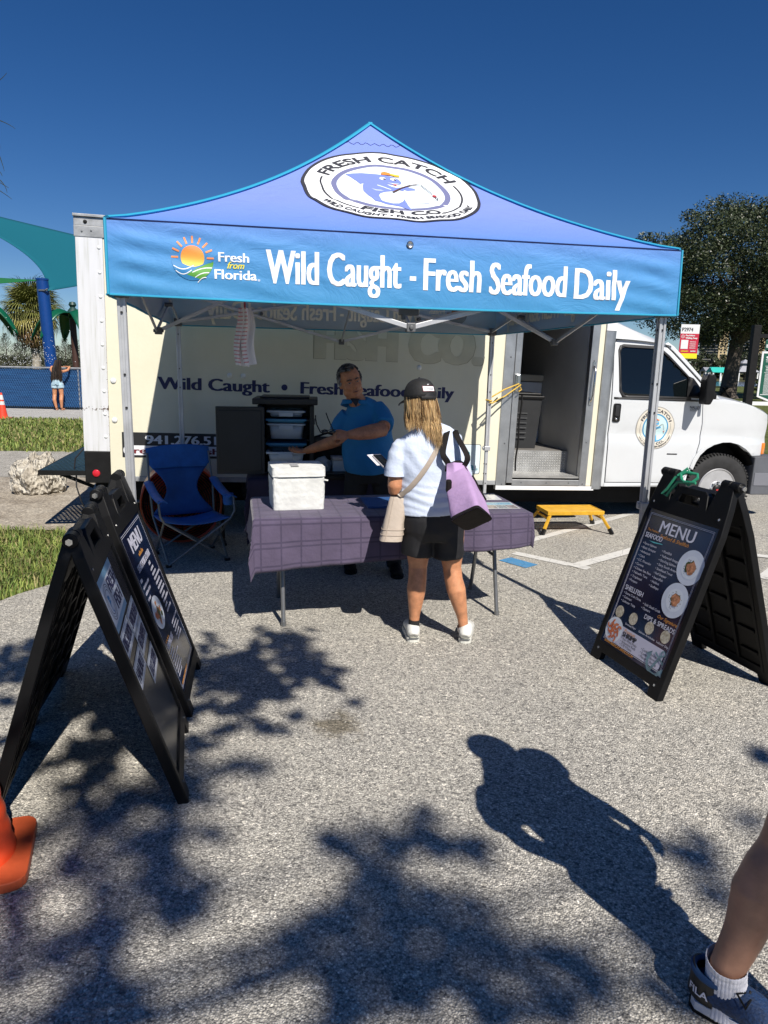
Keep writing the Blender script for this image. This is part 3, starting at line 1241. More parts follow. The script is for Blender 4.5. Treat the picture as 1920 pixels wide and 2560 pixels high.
def rusty(nt, N, L, b):
    tc = N('ShaderNodeTexCoord')
    sp = N('ShaderNodeSeparateXYZ')
    L(tc.outputs['Object'], sp.inputs[0])
    nz = N('ShaderNodeTexNoise', Scale=48.0, Detail=5.0, Roughness=.7)
    L(tc.outputs['Object'], nz.inputs['Vector'])
    # rust chips in a band and down the seam
    d1 = N('ShaderNodeMath', operation='SUBTRACT')
    d1.inputs[1].default_value = .665
    L(sp.outputs['Z'], d1.inputs[0])
    a1 = N('ShaderNodeMath', operation='ABSOLUTE')
    L(d1.outputs[0], a1.inputs[0])
    b1 = N('ShaderNodeMapRange')
    b1.inputs[1].default_value, b1.inputs[2].default_value = 0, .045
    b1.inputs[3].default_value, b1.inputs[4].default_value = .20, 0
    L(a1.outputs[0], b1.inputs[0])
    d2 = N('ShaderNodeMapRange')
    d2.inputs[1].default_value, d2.inputs[2].default_value = -.672, -.657
    d2.inputs[3].default_value, d2.inputs[4].default_value = 0, .16
    L(sp.outputs['X'], d2.inputs[0])
    zf = N('ShaderNodeMapRange')
    zf.inputs[1].default_value, zf.inputs[2].default_value = .4, 2.0
    zf.inputs[3].default_value, zf.inputs[4].default_value = 1, .35
    L(sp.outputs['Z'], zf.inputs[0])
    d3 = N('ShaderNodeMath', operation='MULTIPLY')
    L(d2.outputs[0], d3.inputs[0])
    L(zf.outputs[0], d3.inputs[1])
    s = N('ShaderNodeMath', operation='ADD')
    L(b1.outputs[0], s.inputs[0])
    L(d3.outputs[0], s.inputs[1])
    s2 = N('ShaderNodeMath', operation='ADD')
    L(s.outputs[0], s2.inputs[0])
    L(nz.outputs['Fac'], s2.inputs[1])
    th = N('ShaderNodeMapRange')
    th.inputs[1].default_value, th.inputs[2].default_value = .70, .73
    L(s2.outputs[0], th.inputs[0])
    # faint run marks
    mp = N('ShaderNodeMapping')
    mp.inputs['Scale'].default_value = (1, 1, .06)
    n2 = N('ShaderNodeTexNoise', Scale=38.0, Detail=4.0)
    L(tc.outputs['Object'], mp.inputs[0])
    L(mp.outputs[0], n2.inputs['Vector'])
    r2 = ramp(N, [(.3, (.52, .53, .52)), (.42, (.61, .62, .64)), (.6, (.65, .66, .69))])
    L(n2.outputs['Fac'], r2.inputs[0])
    mx = N('ShaderNodeMix', data_type='RGBA')
    L(th.outputs[0], mx.inputs['Factor'])
    L(r2.outputs[0], mx.inputs['A'])
    mx.inputs['B'].default_value = (.06, .025, .012, 1)
    L(mx.outputs['Result'], b.inputs['Base Color'])
    b.inputs['Roughness'].default_value = .45


m_post = node_mat('chipped_white_paint', rusty)
FACE = frame((0, 0, 0), (1, 0, 0), (0, 0, 1))         # XY -> (u, z) on the side wall, +Z -> -v (outward)


def face(v):
    M = FACE.copy()
    M.translation = (0, v, 0)
    return M


def on_wall(vs, fs, mt, name, v=0.0, lift=.0025, parent=None):
    return MB().add([V((p.x, p.y, p.z + lift)) for p in vs], fs, 0, face(v)).build(name, mt, parent or truck, recalc=False)


# side wall with the door opening (front face at v = 0)
MB().prism([(-.655, .02), (3.262, .02), (3.262, 2.20), (-.655, 2.20)], .03, face(.03)).build('side_panel', m_cream, truck)
MB().prism([(4.309, -.03), (4.37, -.03), (4.37, 2.20), (4.309, 2.20)], .03, face(.03)).build('side_panel', m_cream, truck)
MB().prism([(3.262, 1.98), (4.309, 1.98), (4.309, 2.20), (3.262, 2.20)], .03, face(.03)).build('side_panel', m_cream, truck)
MB().bx(-.655, 3.262, -.004, .03, -.03, .018).build('bottom_rail', m_alu_d, truck, bevel=.003)
# rear corner post
MB().bx(-.892, -.657, -.006, .16, .257, 2.23).build('corner_post', m_post, truck, bevel=.006)
bp_ = MB().bx(-.892, -.657, -.006, .16, -.05, .255).build('corner_guard', m_black2, truck, bevel=.006)
MB().lathe([(0, .010), (.03, .010), (.034, .007), (.036, 0), (0, 0)], 20, (-.79, -.006, .045), Matrix.Rotation(pi / 2, 3, 'X')).build('reflector', mat('red_reflector', (.55, .015, .03), .25, coat=.6), bp_, True)
tr = MB().bx(-.90, 4.46, -.012, .10, 2.205, 2.30).bx(-.90, 4.46, -.004, .10, 2.302, 2.375).bx(-.905, 4.46, -.022, .12, 2.377, 2.40)
tr.build('roof_rail', m_alu_d, truck, bevel=.003)
MB().bx(-.86, 4.4, .12, 2.25, 2.30, 2.33).build('roof', m_white, truck)
MB().bx(-.885, -.70, .1605, 2.30, -.05, 2.30).build('rear_frame', m_white, truck)
MB().bx(-.70, 4.40, 2.27, 2.30, -.05, 2.29).build('side_panel', m_cream, truck)
MB().bx(4.37, 4.40, .12, 2.27, -.05, 2.29).build('front_wall', m_white, truck)
mk = MB().lathe([(0, .012), (.012, .010), (.017, .004), (.018, 0)], 12, rot=Matrix.Rotation(pi / 2, 3, 'X'))
mk.warp(lambda p: p + V((-.80, -.004, 2.335))).build('marker_lamp', m_black, truck, True)
# rivets
rv = MB().lathe([(0, .009), (.010, .008), (.015, .004), (.017, 0)], 10, rot=Matrix.Rotation(pi / 2, 3, 'X')).mesh('rivet')
rv.materials.append(m_white)
rv.polygons.foreach_set('use_smooth', [True] * len(rv.polygons))
for i in range(9):
    piece('rivet', rv, truck, (-.690, -.006, .40 + i * .215))
for z in (.56, .93, 1.72, 2.13):
    piece('rivet', rv, truck, (-.606, 0, z), scale=(1.7, 1.7, 1.7))
for u, z in ((.47, 1.02), (.60, 1.02), (2.36, 1.17), (1.13, .30), (1.02, .25), (2.2, .42), (2.36, 2.05), (3.14, 1.72)):
    piece('rivet', rv, truck, (u, 0, z), scale=(1.6, 1.6, 1.6))
sc = MB().lathe([(0, .005), (.006, .004), (.009, 0)], 8, rot=Matrix.Rotation(pi / 2, 3, 'X')).mesh('screw')
sc.materials.append(m_grey)
for u, z in [(3.33, q) for q in (1.32, .92, .42, -.02)] + [(4.265, q) for q in (1.32, .86, .45, -.01)] + [(4.40, q) for q in (1.56, 1.30, 1.03, .78, .52, .28, .02)] + [(3.55, .0), (3.84, .0), (4.1, .0)]:
    piece('screw', sc, truck, (u, -.014, z))
for u, z in ((-.83, 2.25), (-.75, 2.26), (-.3, 2.25), (.3, 2.25)):
    piece('screw', sc, truck, (u, -.014, z))

# lettering on the wall
mb = MB()
for s_, x, w in (('Wild Caught', -.195, 1.045), ('Fresh Seafood Daily', 1.165, 1.57)):
    mb.add(*fatten(*text2d(s_, .122, w, x, .870), .017, 4))
v_, f_ = MBflat(disc(.03, 20, (1.0, .925)))
mb.add(v_, f_)
on_wall([V(p) for p in mb.v], mb.f, m_ink, 'lettering')
m_ghost = mat('faded_letter_fill', (.58, .55, .42), .55, 0, .06, 6)  # slightly darker cream where vinyl letters were removed
m_ghost_l = mat('faded_letter_outline', (.36, .33, .23), .6)
gv, gf = fatten(*text2d('FISH CO.', .36, 1.70, 1.31, 1.235, bold=.03), .05, 5)
on_wall(gv, gf, m_ghost, 'ghost_lettering', 0, .003)
gv, gf = fatten(*text2d('FISH CO.', .368, 1.714, 1.303, 1.231, bold=.03), .052, 5)
on_wall([V((p.x, p.y, p.z * .2)) for p in gv], gf, m_ghost_l, 'ghost_lettering', 0, .0018)
on_wall(*MBflat(rrect(-.545, .205, 1.9, .449, .004)), m_inkk, 'phone_banner', 0, .002)
on_wall(*fatten(*text2d('941.276.51', .088, .665, -.325, .340), .014, 4), m_inkw, 'lettering', 0, .004)
on_wall(*MBflat(rrect(-.535, .228, 1.88, .322, .044)), m_inkw, 'banner_strip', 0, .004)
on_wall(*fatten(*text2d('FreshCatchFish', .062, .86, -.50, .245), .010, 4), m_inkr, 'lettering', 0, .006)
on_wall(*MBflat(rrect(2.34, .085, 3.075, .402, .02)), m_inkk, 'decal_edge', 0, .0018)
on_wall(*MBflat(rrect(2.345, .09, 3.07, .397, .02)), mat('decal_white', (.62, .72, .76), .4), 'decal', 0, .003)
m_teal = mat('decal_teal', (.03, .25, .33), .5)
mb = MB()
mb.add(*fatten(*text2d('Fresh', .085, .33, 2.62, .272), .008, 3)).add(*fatten(*text2d('Florida', .085, .41, 2.60, .128), .008, 3)).add(*text2d('®', .022, None, 3.03, .125))
on_wall([V(p) for p in mb.v], mb.f, m_teal, 'lettering', 0, .005)
on_wall(*MBflat(disc(.07, 24, (2.46, .27))), m_ray, 'sun_logo', 0, .005)
on_wall(*MBflat([(2.385, .215), (2.46, .19), (2.54, .225), (2.53, .16), (2.46, .13), (2.4, .15)]), m_wgreen, 'wave_logo', 0, .006)

# side door frame, step well, inside
MB().bx(3.262, 3.374, -.012, .04, -.035, 2.0).build('door_jamb', m_alu, truck, bevel=.003)
MB().bx(3.376, 3.445, -.020, .30, -.005, 2.0).build('door_jamb', m_alu, truck, bevel=.004)
MB().bx(4.223, 4.307, -.012, .06, -.04, 2.0).build('door_jamb', m_alu, truck, bevel=.003)
MB().bx(3.445, 4.222, -.014, .02, -.03, .032).build('door_sill', m_alu, truck, bevel=.003)
MB().bx(3.262, 4.40, -.020, .05, -.080, -.037).build('skirt_rail', m_white, truck, bevel=.003)
pr = []
for i in range(9):
    a = pi / 2 * i / 8
    pr.append((4.44 + .075 * sin(a), .055 - .075 * cos(a)))
poly = [(4.372, -.020)] + pr + [(4.515, .14), (4.372, .14)]
MB().prism([(p[0], p[1]) for p in poly], 1.70, Matrix.Translation((0, 0, -.065))).build('front_corner_post', m_alu, truck, 30)
MB().prism([(p[0] + (.006 if p[0] > 4.4 else 0), p[1] - (.004 if p[1] < .1 else 0)) for p in poly], .66, Matrix.Translation((0, 0, 1.637))).build('corner_cap', m_white, truck, 30, bevel=.012)

def tread(nt, N, L, b):
    tc = N('ShaderNodeTexCoord')
    n1 = N('ShaderNodeTexNoise', Scale=7.0, Detail=5.0)
    L(tc.outputs['Object'], n1.inputs['Vector'])
    r = ramp(N, [(.35, (.34, .34, .33)), (.65, (.48, .48, .47))])
    L(n1.outputs['Fac'], r.inputs[0])
    L(r.outputs[0], b.inputs['Base Color'])
    b.inputs['Metallic'].default_value = .55
    b.inputs['Roughness'].default_value = .42


m_tread = node_mat('tread_plate', tread)
MB().bx(3.446, 4.222, .34, .36, .07, .31).build('step_riser', m_tread, truck)
MB().bx(3.446, 4.222, .0, .34, .05, .07).build('step_tread', m_tread, truck)
lug = MB()
for i in range(26):
    for j in range(8):
        a = pi / 4 if (i + j) % 2 else -pi / 4
        c = V((3.465 + i * .029, .337, .085 + j * .028))
        d = V((cos(a), 0, sin(a))) * .0115
        e = V((-sin(a), 0, cos(a))) * .0034
        n_ = V((0, -.005, 0))
        lug.add([c - d, c + e + n_ * .8, c + d, c - e + n_ * .8, c + n_ * 1.3], [(0, 1, 4), (1, 2, 4), (2, 3, 4), (3, 0, 4)])
for i in range(26):
    for j in range(10):
        a = pi / 4 if (i + j) % 2 else -pi / 4
        c = V((3.465 + i * .029, .03 + j * .029, .0715))
        d = V((cos(a), sin(a), 0)) * .0115
        e = V((-sin(a), cos(a), 0)) * .0034
        n_ = V((0, 0, .003))
        lug.add([c - d, c + e + n_ * .8, c + d, c - e + n_ * .8, c + n_ * 1.3], [(0, 4, 1), (1, 4, 2), (2, 4, 3), (3, 4, 0)])
tag(lug.build('tread_lug', mat('tread_lug_bright', (.85, .85, .84), .3, .4), truck, recalc=False), kind='stuff')
m_in = mat('interior_white', (.50, .49, .46), .6, 0, .06, 3)
m_floor = mat('interior_floor', (.16, .15, .14), .7, 0, .2, 6)
m_ply = mat('interior_plywood', (.15, .10, .065), .6, 0, .25, 3)
MB().bx(-.6, 4.222, .362, 2.26, .29, .315).build('floor', m_floor, truck)
MB().bx(4.224, 4.25, .08, 2.26, .05, 2.2).build('partition', m_in, truck)
MB().bx(-.6, 4.22, 2.22, 2.26, .32, 2.2).build('back_wall', m_ply, truck)
MB().bx(2.6, 2.63, .06, 2.2, .32, 2.2).build('partition', m_ply, truck)
MB().bx(3.446, 3.452, .30, .36, .05, 2.0).bx(4.0, 4.06, 2.16, 2.218, .32, 2.2).bx(3.62, 3.66, 2.16, 2.218, .32, 2.2).build('wall_stud', m_alu_d, truck)
MB().bx(-.6, 4.22, .06, 2.2, 2.18, 2.2).build('ceiling', m_in, truck)
# latch on the left jamb, grab handle on the right one
g = MB().box((3.415, -.034, 1.06), (.055, .026, .18)).box((3.415, -.052, 1.09), (.03, .014, .10))
g.build('door_latch', m_steel, truck, bevel=.008)
MB().tube([(4.268, -.018, 1.27), (4.268, -.05, 1.245), (4.266, -.066, 1.2), (4.262, -.07, 1.07), (4.262, -.066, .96), (4.26, -.05, .915), (4.26, -.018, .89)], .011, 10).box((4.268, -.018, 1.28), (.03, .01, .06)).box((4.26, -.018, .88), (.03, .01, .06)).build('grab_handle', m_steel, truck, True)
pts = [V((3.50, .03, .93)) + V((-.012 * i / 10 + .006 * sin(i * 1.3), 0, -.81 * i / 10)) for i in range(11)]
MB().tube(pts, .010, 6).build('door_strap', m_black2, truck, True)

# ---- cab
VC = .10
def cabside(u, z, base=VC):
    """near side of the cab: leans in above the belt, rounds in at the nose"""
    v = base
    if z > .93:
        v += .13 * ((z - .93) / .65) ** 1.3
    v += .012 * math.exp(-((z - .55) / .06) ** 2) - .010 * min(1, max(0, (.55 - z) / .1))
    if u > 6.2:
        v += .16 * ((u - 6.2) / .5) ** 2.2
    return v


m_cab = mat('cab_white_paint', (.58, .60, .62), .22, 0, .02, 2, coat=.6)
m_glass = mat('tinted_window', (.004, .006, .007), .02, 0, spec=.6)
m_seal = mat('window_rubber', (.012, .012, .013), .5)


def side_poly(name, poly, mt, holes=(), off=0.0, thick=.02, parent=None, bev=.004):
    mb = MB().flat(poly, None, 0, holes)
    me = mb.mesh(name, False, [(0, .09), (1, .09)], None)
    bm = bmesh.new()
    bm.from_mesh(me)
    for q in bm.verts:
        u, z = q.co.x, q.co.y
        q.co = V((u, cabside(u, z) + off, z))
    bmesh.ops.recalc_face_normals(bm, faces=bm.faces)
    if sum(f.normal.y for f in bm.faces) > 0:
        bmesh.ops.reverse_faces(bm, faces=bm.faces)
    bm.to_mesh(me)
    bm.free()
    o = obj(name, me, mt, parent or truck, 35)
    if thick:
        s = o.modifiers.new('thick', 'SOLIDIFY')
        s.thickness = thick
        s.offset = -1
    if bev:
        b = o.modifiers.new('bevel', 'BEVEL')
        b.width = bev
        b.segments = 2
        b.limit_method = 'ANGLE'
        b.angle_limit = R(50)
    return o


door_o = [(4.592, .0), (4.58, .5), (4.578, 1.0), (4.598, 1.50), (4.63, 1.56), (4.72, 1.575), (5.08, 1.572), (5.20, 1.535), (5.30, 1.455), (5.66, 1.12), (5.684, 1.06), (5.688, .90), (5.712, .68), (5.71, .50), (5.67, .30), (5.60, .13), (5.53, .0)]
win = [(4.71, .955), (4.668, 1.02), (4.655, 1.44), (4.675, 1.49), (4.72, 1.505), (5.08, 1.50), (5.17, 1.475), (5.26, 1.41), (5.505, 1.19), (5.525, 1.12), (5.525, .955)]
cab_door = side_poly('cab_door', door_o, m_cab, [win])
side_poly('window_seal', [(5.09 + (x - 5.09) * 1.03, 1.22 + (y - 1.22) * 1.05) for x, y in win], m_seal, [[(5.10 + (x - 5.10) * .965, 1.225 + (y - 1.225) * .94) for x, y in win]], -.004, .012, cab_door, 0)
side_poly('window_pane', [(5.09 + (x - 5.09) * 1.01, 1.22 + (y - 1.22) * 1.01) for x, y in win], m_glass, (), .012, .004, cab_door, 0)
side_poly('mirror_mount', [(5.48, .97), (5.50, 1.20), (5.56, 1.18), (5.68, 1.04), (5.68, .96)], m_black, (), -.010, .02, cab_door, 0)
side_poly('belt_molding', [(4.60, .925), (4.60, .945), (5.68, .945), (5.68, .925)], m_seal, (), -.006, .01, cab_door, 0)
hd = side_poly('door_handle', rrect(4.602, .672, 4.690, .876, .022), m_black, (), -.012, .02, cab_door, .006)
side_poly('handle_grip', rrect(4.622, .735, 4.670, .855, .016), m_inkk, (), -.022, .012, hd, .004)
side_poly('handle_lock', disc(.014, 14, (4.646, .704)), m_steel, (), -.015, .005, hd, 0)
side_poly('door_slot', [(5.312, .322), (5.312, .336), (5.44, .336), (5.44, .322)], m_seal, (), -.002, .006, cab_door, 0)


def place_door(vs, fs, mt, name, lift):
    mb = MB().add([V((p.x + 5.137, p.y + .62, p.z)) for p in vs], fs)
    mb.build(name, mt, cab_door, recalc=False, cut=[(0, .06), (1, .05)], fn=lambda p: V((p.x, cabside(p.x, p.y) - .003 - lift - p.z, p.y)))


emblem(cab_door, place_door, .237, (mat('decal_rim_grey', (.30, .29, .27), .5), mat('decal_ivory', (.62, .58, .50), .5), mat('decal_blue_ring', (.05, .25, .45), .5), mat('decal_pale_blue', (.50, .66, .68), .5),
                                mat('decal_fish_blue', (.07, .33, .58), .5), m_e_k, m_e_red, m_e_h, m_e_red, m_e_rod), False)
mb = MB()
mb.add(*text2d('NALLEY', .030, .135, 5.535, .846, bold=.02))
for y_, w_ in ((.833, .12), (.819, .09)):
    mb.add([V((5.54 + a_ * w_ / 6 + b_ * w_ / 8, y_ + c_ * .006, 0)) for a_ in range(6) for b_ in (0, 1) for c_ in (0, 1)], [(4 * i, 4 * i + 2, 4 * i + 3, 4 * i + 1) for i in range(6)])
mb.build('lettering', m_e_k, cab_door, recalc=False, fn=lambda p: V((p.x, cabside(p.x, p.y) - .004, p.y)), cut=[(0, .5)])
fend = [(5.698, .90), (5.722, .68), (5.72, .50), (5.68, .30), (5.62, .15)]
arch = [(5.655, .155), (5.685, .24), (5.73, .325), (5.80, .395), (5.89, .445), (6.0, .475), (6.1, .478), (6.2, .457), (6.3, .41), (6.38, .355), (6.42, .322)]
fender = side_poly('fender', fend + arch + [(6.60, .322), (6.66, .45), (6.67, .70), (6.64, .80), (6.53, .845), (6.32, .902), (6.10, .945), (5.97, .962), (5.80, .955), (5.70, .94)], m_cab)
side_poly('arch_lip', [(x, y) for x, y in arch] + [(6.045 + (x - 6.045) * 1.10, y + .040 - .3 * max(0, .2 - y)) for x, y in arch[::-1]], m_cab, (), -.014, .03, fender, .006)
side_poly('side_lamp', [(6.60, .335), (6.60, .47), (6.66, .47), (6.66, .335)], mat('amber_lens', (.8, .22, .02), .2, coat=.5), (), -.012, .02, fender, .004)
side_poly('rear_pillar', [(4.45, -.05), (4.45, 1.72), (4.588, 1.70), (4.586, 1.52), (4.566, 1.0), (4.568, .5), (4.58, -.05)], m_cab)
side_poly('sill', [(4.583, -.05), (4.583, -.008), (5.525, -.008), (5.60, .10), (5.58, -.05)], m_cab)
side_poly('pillar', [(5.215, 1.545), (5.32, 1.468), (5.70, 1.115), (5.70, .955), (5.78, .962), (5.90, .965), (5.32, 1.525), (5.25, 1.565)], m_cab)


def roofpt(s, t):
    u = 4.45 + s * .84
    v = .215 + t * 1.77
    e = 1 - (2 * t - 1) ** 6
    z = 1.572 + (.30 * (1 - s) ** 1.4 + .04) * e ** .5 - .05 * s ** 3
    return V((u, v + .03 * (1 - e) * (1 if t > .5 else -1), z))


MB().grid(14, 25, roofpt).build('cab_roof', m_cab, truck, True)
MB().grid(10, 13, lambda s, t: V((5.29 + s * .62 + .07 * sin(pi * t), .245 - .10 * s + t * (1.72 + .2 * s), 1.535 - s * .575))).build('windshield', m_glass, truck, True)
hood = MB().grid(22, 25, lambda s, t: V((5.79 + s * .88 + .05 * sin(pi * t) * s, (cabside(5.79 + s * .85, .7) + .003) * (1 - t) + t * 2.0 - (.003 if 0 < t < 1 else 0), .962 - .16 * s ** 1.7 + .085 * (1 - (2 * t - 1) ** 4) * (1 - .3 * s))))
hood.build('hood', m_cab, truck, True)
MB().grid(6, 13, lambda s, t: V((5.70 + s * .22, .16 + t * 1.85, .967 + .045 * sin(pi * s) + .06 * sin(pi * t)))).build('cowl', m_black2, truck, True)
MB().bx(4.46, 5.7, 1.99, 2.05, .0, 1.55).bx(5.7, 6.68, 1.95, 2.0, .30, .93).build('far_side', m_cab, truck)
MB().bx(6.60, 6.70, .30, 1.95, .30, .80).build('grille', m_black, truck)
bm_ = MB().prism([(6.44, .315), (6.44, -.13), (6.80, -.13), (6.92, -.05), (6.92, .25), (6.86, .315)], -1.9, face(.07))
bm_.build('bumper', mat('bumper_grey', (.10, .105, .12), .5, 0, .1, 5), truck, bevel=.012)
MB().prism([(6.46, .13), (6.46, -.02), (6.83, -.02), (6.86, .13)], .012, face(.075)).build('bumper_strip', mat('bumper_strip_grey', (.17, .175, .20), .45), truck, bevel=.004)
MB().bx(4.5, 6.5, .35, 1.9, -.10, .48).bx(-.85, 4.45, .25, 2.2, -.22, -.06).bx(-.8, 6.3, .55, .68, -.32, -.1).bx(-.8, 6.3, 1.5, 1.63, -.32, -.1).build('chassis', m_black2, truck)
MB().bx(5.6, 6.50, .35, .40, -.1, .9).build('wheel_well', m_black2, truck)
MB().tube([V((6.04 + .46 * cos(pi * i / 12), .24, -.02 + .50 * sin(pi * i / 12))) for i in range(13)], [(.14, .012)] * 13, 6, hint=(0, 1, 0)).build('arch_liner', m_black2, truck)
# mirror
mh = MB().prism([(-.05, -.165), (-.055, .10), (-.04, .16), (.02, .165), (.05, .13), (.055, -.08), (.02, -.165)], .20, Matrix.Translation((5.62, .0, 1.07)) @ Matrix.Rotation(-.28, 4, 'Z') @ Matrix.Rotation(pi / 2, 4, 'X'))
mi_ = mh.build('mirror', m_black, truck, bevel=.018, seg=3)
MB().bar((5.64, .13, 1.0), (5.70, -.10, 1.0), .04, .07).build('mirror_arm', m_black, mi_, bevel=.01)
MB().tube([(6.04, .55, .98), (6.05, .56, 1.2), (6.10, .58, 1.75)], [.006, .004, .002], 6).cyl((6.04, .55, .96), (6.04, .55, 1.0), .018).build('antenna', m_black, truck)
# wheels
def wheel(u, v, z, side=1):
    rot = Matrix.Rotation(pi / 2, 3, 'X')
    e = thing('wheel', None, None)
    e.parent = truck
    e.location = (u, v, z)
    t = MB().lathe([(.245, -.09), (.30, -.112), (.36, -.118), (.395, -.105), (.412, -.08), (.414, 0), (.412, .08), (.395, .105), (.36, .118), (.30, .112), (.245, .09), (.23, 0), (.245, -.09)], 56, rot=rot)
    t.build('tyre', m_rubber, e, 30)
    tr_ = MB()
    for i in range(64):
        a = 2 * pi * i / 64
        for s in (-1, 1):
            q = Matrix.Rotation(-a, 3, 'Y')
            tr_.box(q @ V((.409, s * .085, 0)), (.022, .048, .020), q)
            tr_.box(q @ V((.414, s * .03, .01)), (.012, .04, .020), q)
    tag(tr_.build('tread_block', m_rubber, e), kind='stuff')
    ri = MB().lathe([(.248, .10), (.238, .112), (.225, .10), (.215, .06), (.19, .045), (.165, .055), (.135, .085), (.11, .09), (.10, .10), (.07, .104), (.0, .104)], 40, rot=rot)
    rim = ri.build('rim', mat('rim_silver', (.55, .55, .56), .35, .5, .1, 8), e, 50)
    ho = MB()
    for i in range(8):
        a = 2 * pi * (i + .5) / 8
        ho.ell((.178 * cos(a), -.062, .178 * sin(a)), (.024, .014, .024), Matrix.Rotation(-a, 3, 'Y') @ Matrix.Diagonal((.7, 1, 1.5)), 10, 6)
    ho.build('rim_hole', m_inkk, rim)
    nu = MB()
    for i in range(8):
        a = 2 * pi * i / 8
        nu.cyl((.085 * cos(a), -.098, .085 * sin(a)), (.085 * cos(a), -.128, .085 * sin(a)), .014, .011, 6)
    nu.build('lug_nut', m_grey, rim)
    MB().lathe([(.062, .10), (.058, .128), (.045, .138), (0, .140)], 24, rot=rot).build('hub_cap', m_black, rim, 40)
    MB().bx(-.035, .035, -.1425, -.1395, -.009, .009).build('hub_badge', mat('badge_red', (.4, .03, .03), .4), rim)
    return e


wheel(6.04, .235, -.08)
wheel(1.0, .22, -.08)
wheel(1.0, .50, -.08)
wheel(6.04, 1.85, -.08)
wheel(1.0, 1.95, -.08)
# perforated rear step
holes = []
for i in range(9):
    for j in range(16):
        holes.append(disc(.0165, 7, (-1.27 + .047 * i + (.0235 if j % 2 else 0), .10 + .058 * j)))
holes = [h for h in holes if max(p[0] for p in h) < -.86]
stp = MB().prism([(-1.32, .04), (-.86, .04), (-.86, 2.2), (-1.32, 2.2)], .012, Matrix.Translation((0, 0, .045)), 0, holes)
so = stp.build('rear_step', mat('step_green_grey', (.022, .045, .055), .5, .3, .2, 8), truck)
MB().bx(-1.325, -.86, .03, .04, .015, .062).bx(-1.328, -1.318, .04, 2.2, .015, .058).build('step_rim', m_black2, so)
for v_ in (.2, 2.0):
    MB().bar((-1.25, v_, .04), (-.86, v_, -.12), .03, .03).build('step_bracket', m_black2, so)
MB().tube([(-.87, .30, .26), (-.95, .24, .25), (-1.02, .2, .16), (-1.03, .18, .06)], .008, 6).build('trailer_cable', m_inkk, truck, True)
MB().tube([(-1.0, .12, .04), (-.99, .06, -.1), (-.95, .06, -.25), (-.90, .1, -.4), (-.86, .3, -.5)], .007, 6).build('trailer_cable', m_inkk, truck, True)

# ---- stored inside the truck
def in_truck(u, v, z):
    return _m @ V((u, v, z))


def stand(name, label, cat, u, v, z, group=None, rz=0.0):
    t = thing(name, label, cat, in_truck(u, v, z), 0, group)
    q = _m.to_quaternion().to_matrix().to_4x4() @ Matrix.Rotation(rz, 4, 'Z')
    q.translation = in_truck(u, v, z)
    t.matrix_world = q
    return t


bn = stand('storage_bin', 'tall charcoal plastic storage bin with lid standing inside the truck doorway', 'bin', 3.70, .72, .316)
g = MB().grid(24, 2, lambda s, t: V(((.20 + .03 * t) * (1.0 if .125 < s % .5 < .375 else 1) * (1 if False else 1) * max(-1, min(1, 1.5 * cos(2 * pi * s + pi / 4))), (.21 + .03 * t) * max(-1, min(1, 1.5 * sin(2 * pi * s + pi / 4))), .56 * t)), 0, True)
g.build('bin_body', mat('charcoal_plastic', (.028, .029, .031), .5, 0, .1, 6, .1, 150, .3), bn, bevel=.01)
MB().bx(-.25, .25, -.26, .26, .56, .60).bx(-.22, .22, -.23, .23, .60, .63).build('bin_lid', m_black, bn, bevel=.012)
hb = MB()
for i in range(6):
    hb.bx(-.10, .06, -.243, -.236, .12 + i * .055, .13 + i * .055)
hb.bx(-.17, -.10, -.252, -.242, .42, .54).build('bin_rib', mat('charcoal_rib', (.07, .072, .075), .5), bn)
fz = stand('chest_freezer', 'pale chest freezer seen through the truck doorway behind the bin', 'freezer', 3.80, 1.50, .316)
MB().bx(-.35, .42, -.3, .3, .0, .74).build('freezer_body', m_white, fz, bevel=.012)
MB().bx(-.36, .43, -.31, .31, .75, .83).build('freezer_lid', mat('freezer_lid_beige', (.55, .50, .40), .4), fz, bevel=.015)
# ------------------------------------------------------------------ A-frame signs
def squiggle(x, y, w, h, n=9):
    """a line of print too small to read: a row of short uneven bars"""
    out = MB()
    r = random.Random(int(x * 977 + y * 1313))
    c = x
    while c < x + w:
        l = min(r.uniform(.006, .016), x + w - c)
        out.add([(c, y, 0), (c + l, y, 0), (c + l, y + h * r.uniform(.7, 1), 0), (c, y + h * r.uniform(.7, 1), 0)], [(0, 1, 2, 3)])
        c += l + .004
    return [V(p) for p in out.v], out.f


m_poster = None


def poster_navy(nt, N, L, b):
    tc = N('ShaderNodeTexCoord')
    n1 = N('ShaderNodeTexNoise', Scale=3.0, Detail=3.0)
    L(tc.outputs['Object'], n1.inputs['Vector'])
    r = ramp(N, [(.35, (.006, .007, .022)), (.5, (.008, .014, .042)), (.68, (.012, .035, .085))])
    L(n1.outputs['Fac'], r.inputs[0])
    L(r.outputs[0], b.inputs['Base Color'])
    b.inputs['Roughness'].default_value = .16


m_poster = node_mat('poster_navy', poster_navy)
m_board = mat('sign_board_black', (.016, .016, .017), .25, 0, .25, 3, .03, 30)
m_sign = mat('sign_plastic_black', (.0045, .0045, .005), .5, 0, .25, 8, .10, 260, .22)
m_or = mat('orange_ink', (.70, .30, .05), .5)
m_lav = mat('lavender_white_ink', (.66, .66, .76), .45)
m_tealk = mat('teal_ink', (.10, .45, .50), .5)
m_plate = mat('plate_print', (.55, .60, .70), .4, 0, .06, 8)
m_plate2 = mat('plate_print_centre', (.62, .67, .75), .4)
m_food = mat('fish_print', (.45, .20, .10), .5, 0, .5, 60)
m_herb = mat('herb_print', (.05, .07, .02), .5, 0, .5, 60)
m_shr = mat('shrimp_print', (.40, .07, .02), .5, 0, .6, 50, col2=(.62, .22, .10))
m_dip = mat('dip_print', (.62, .58, .48), .5, 0, .2, 70, col2=(.30, .26, .18))
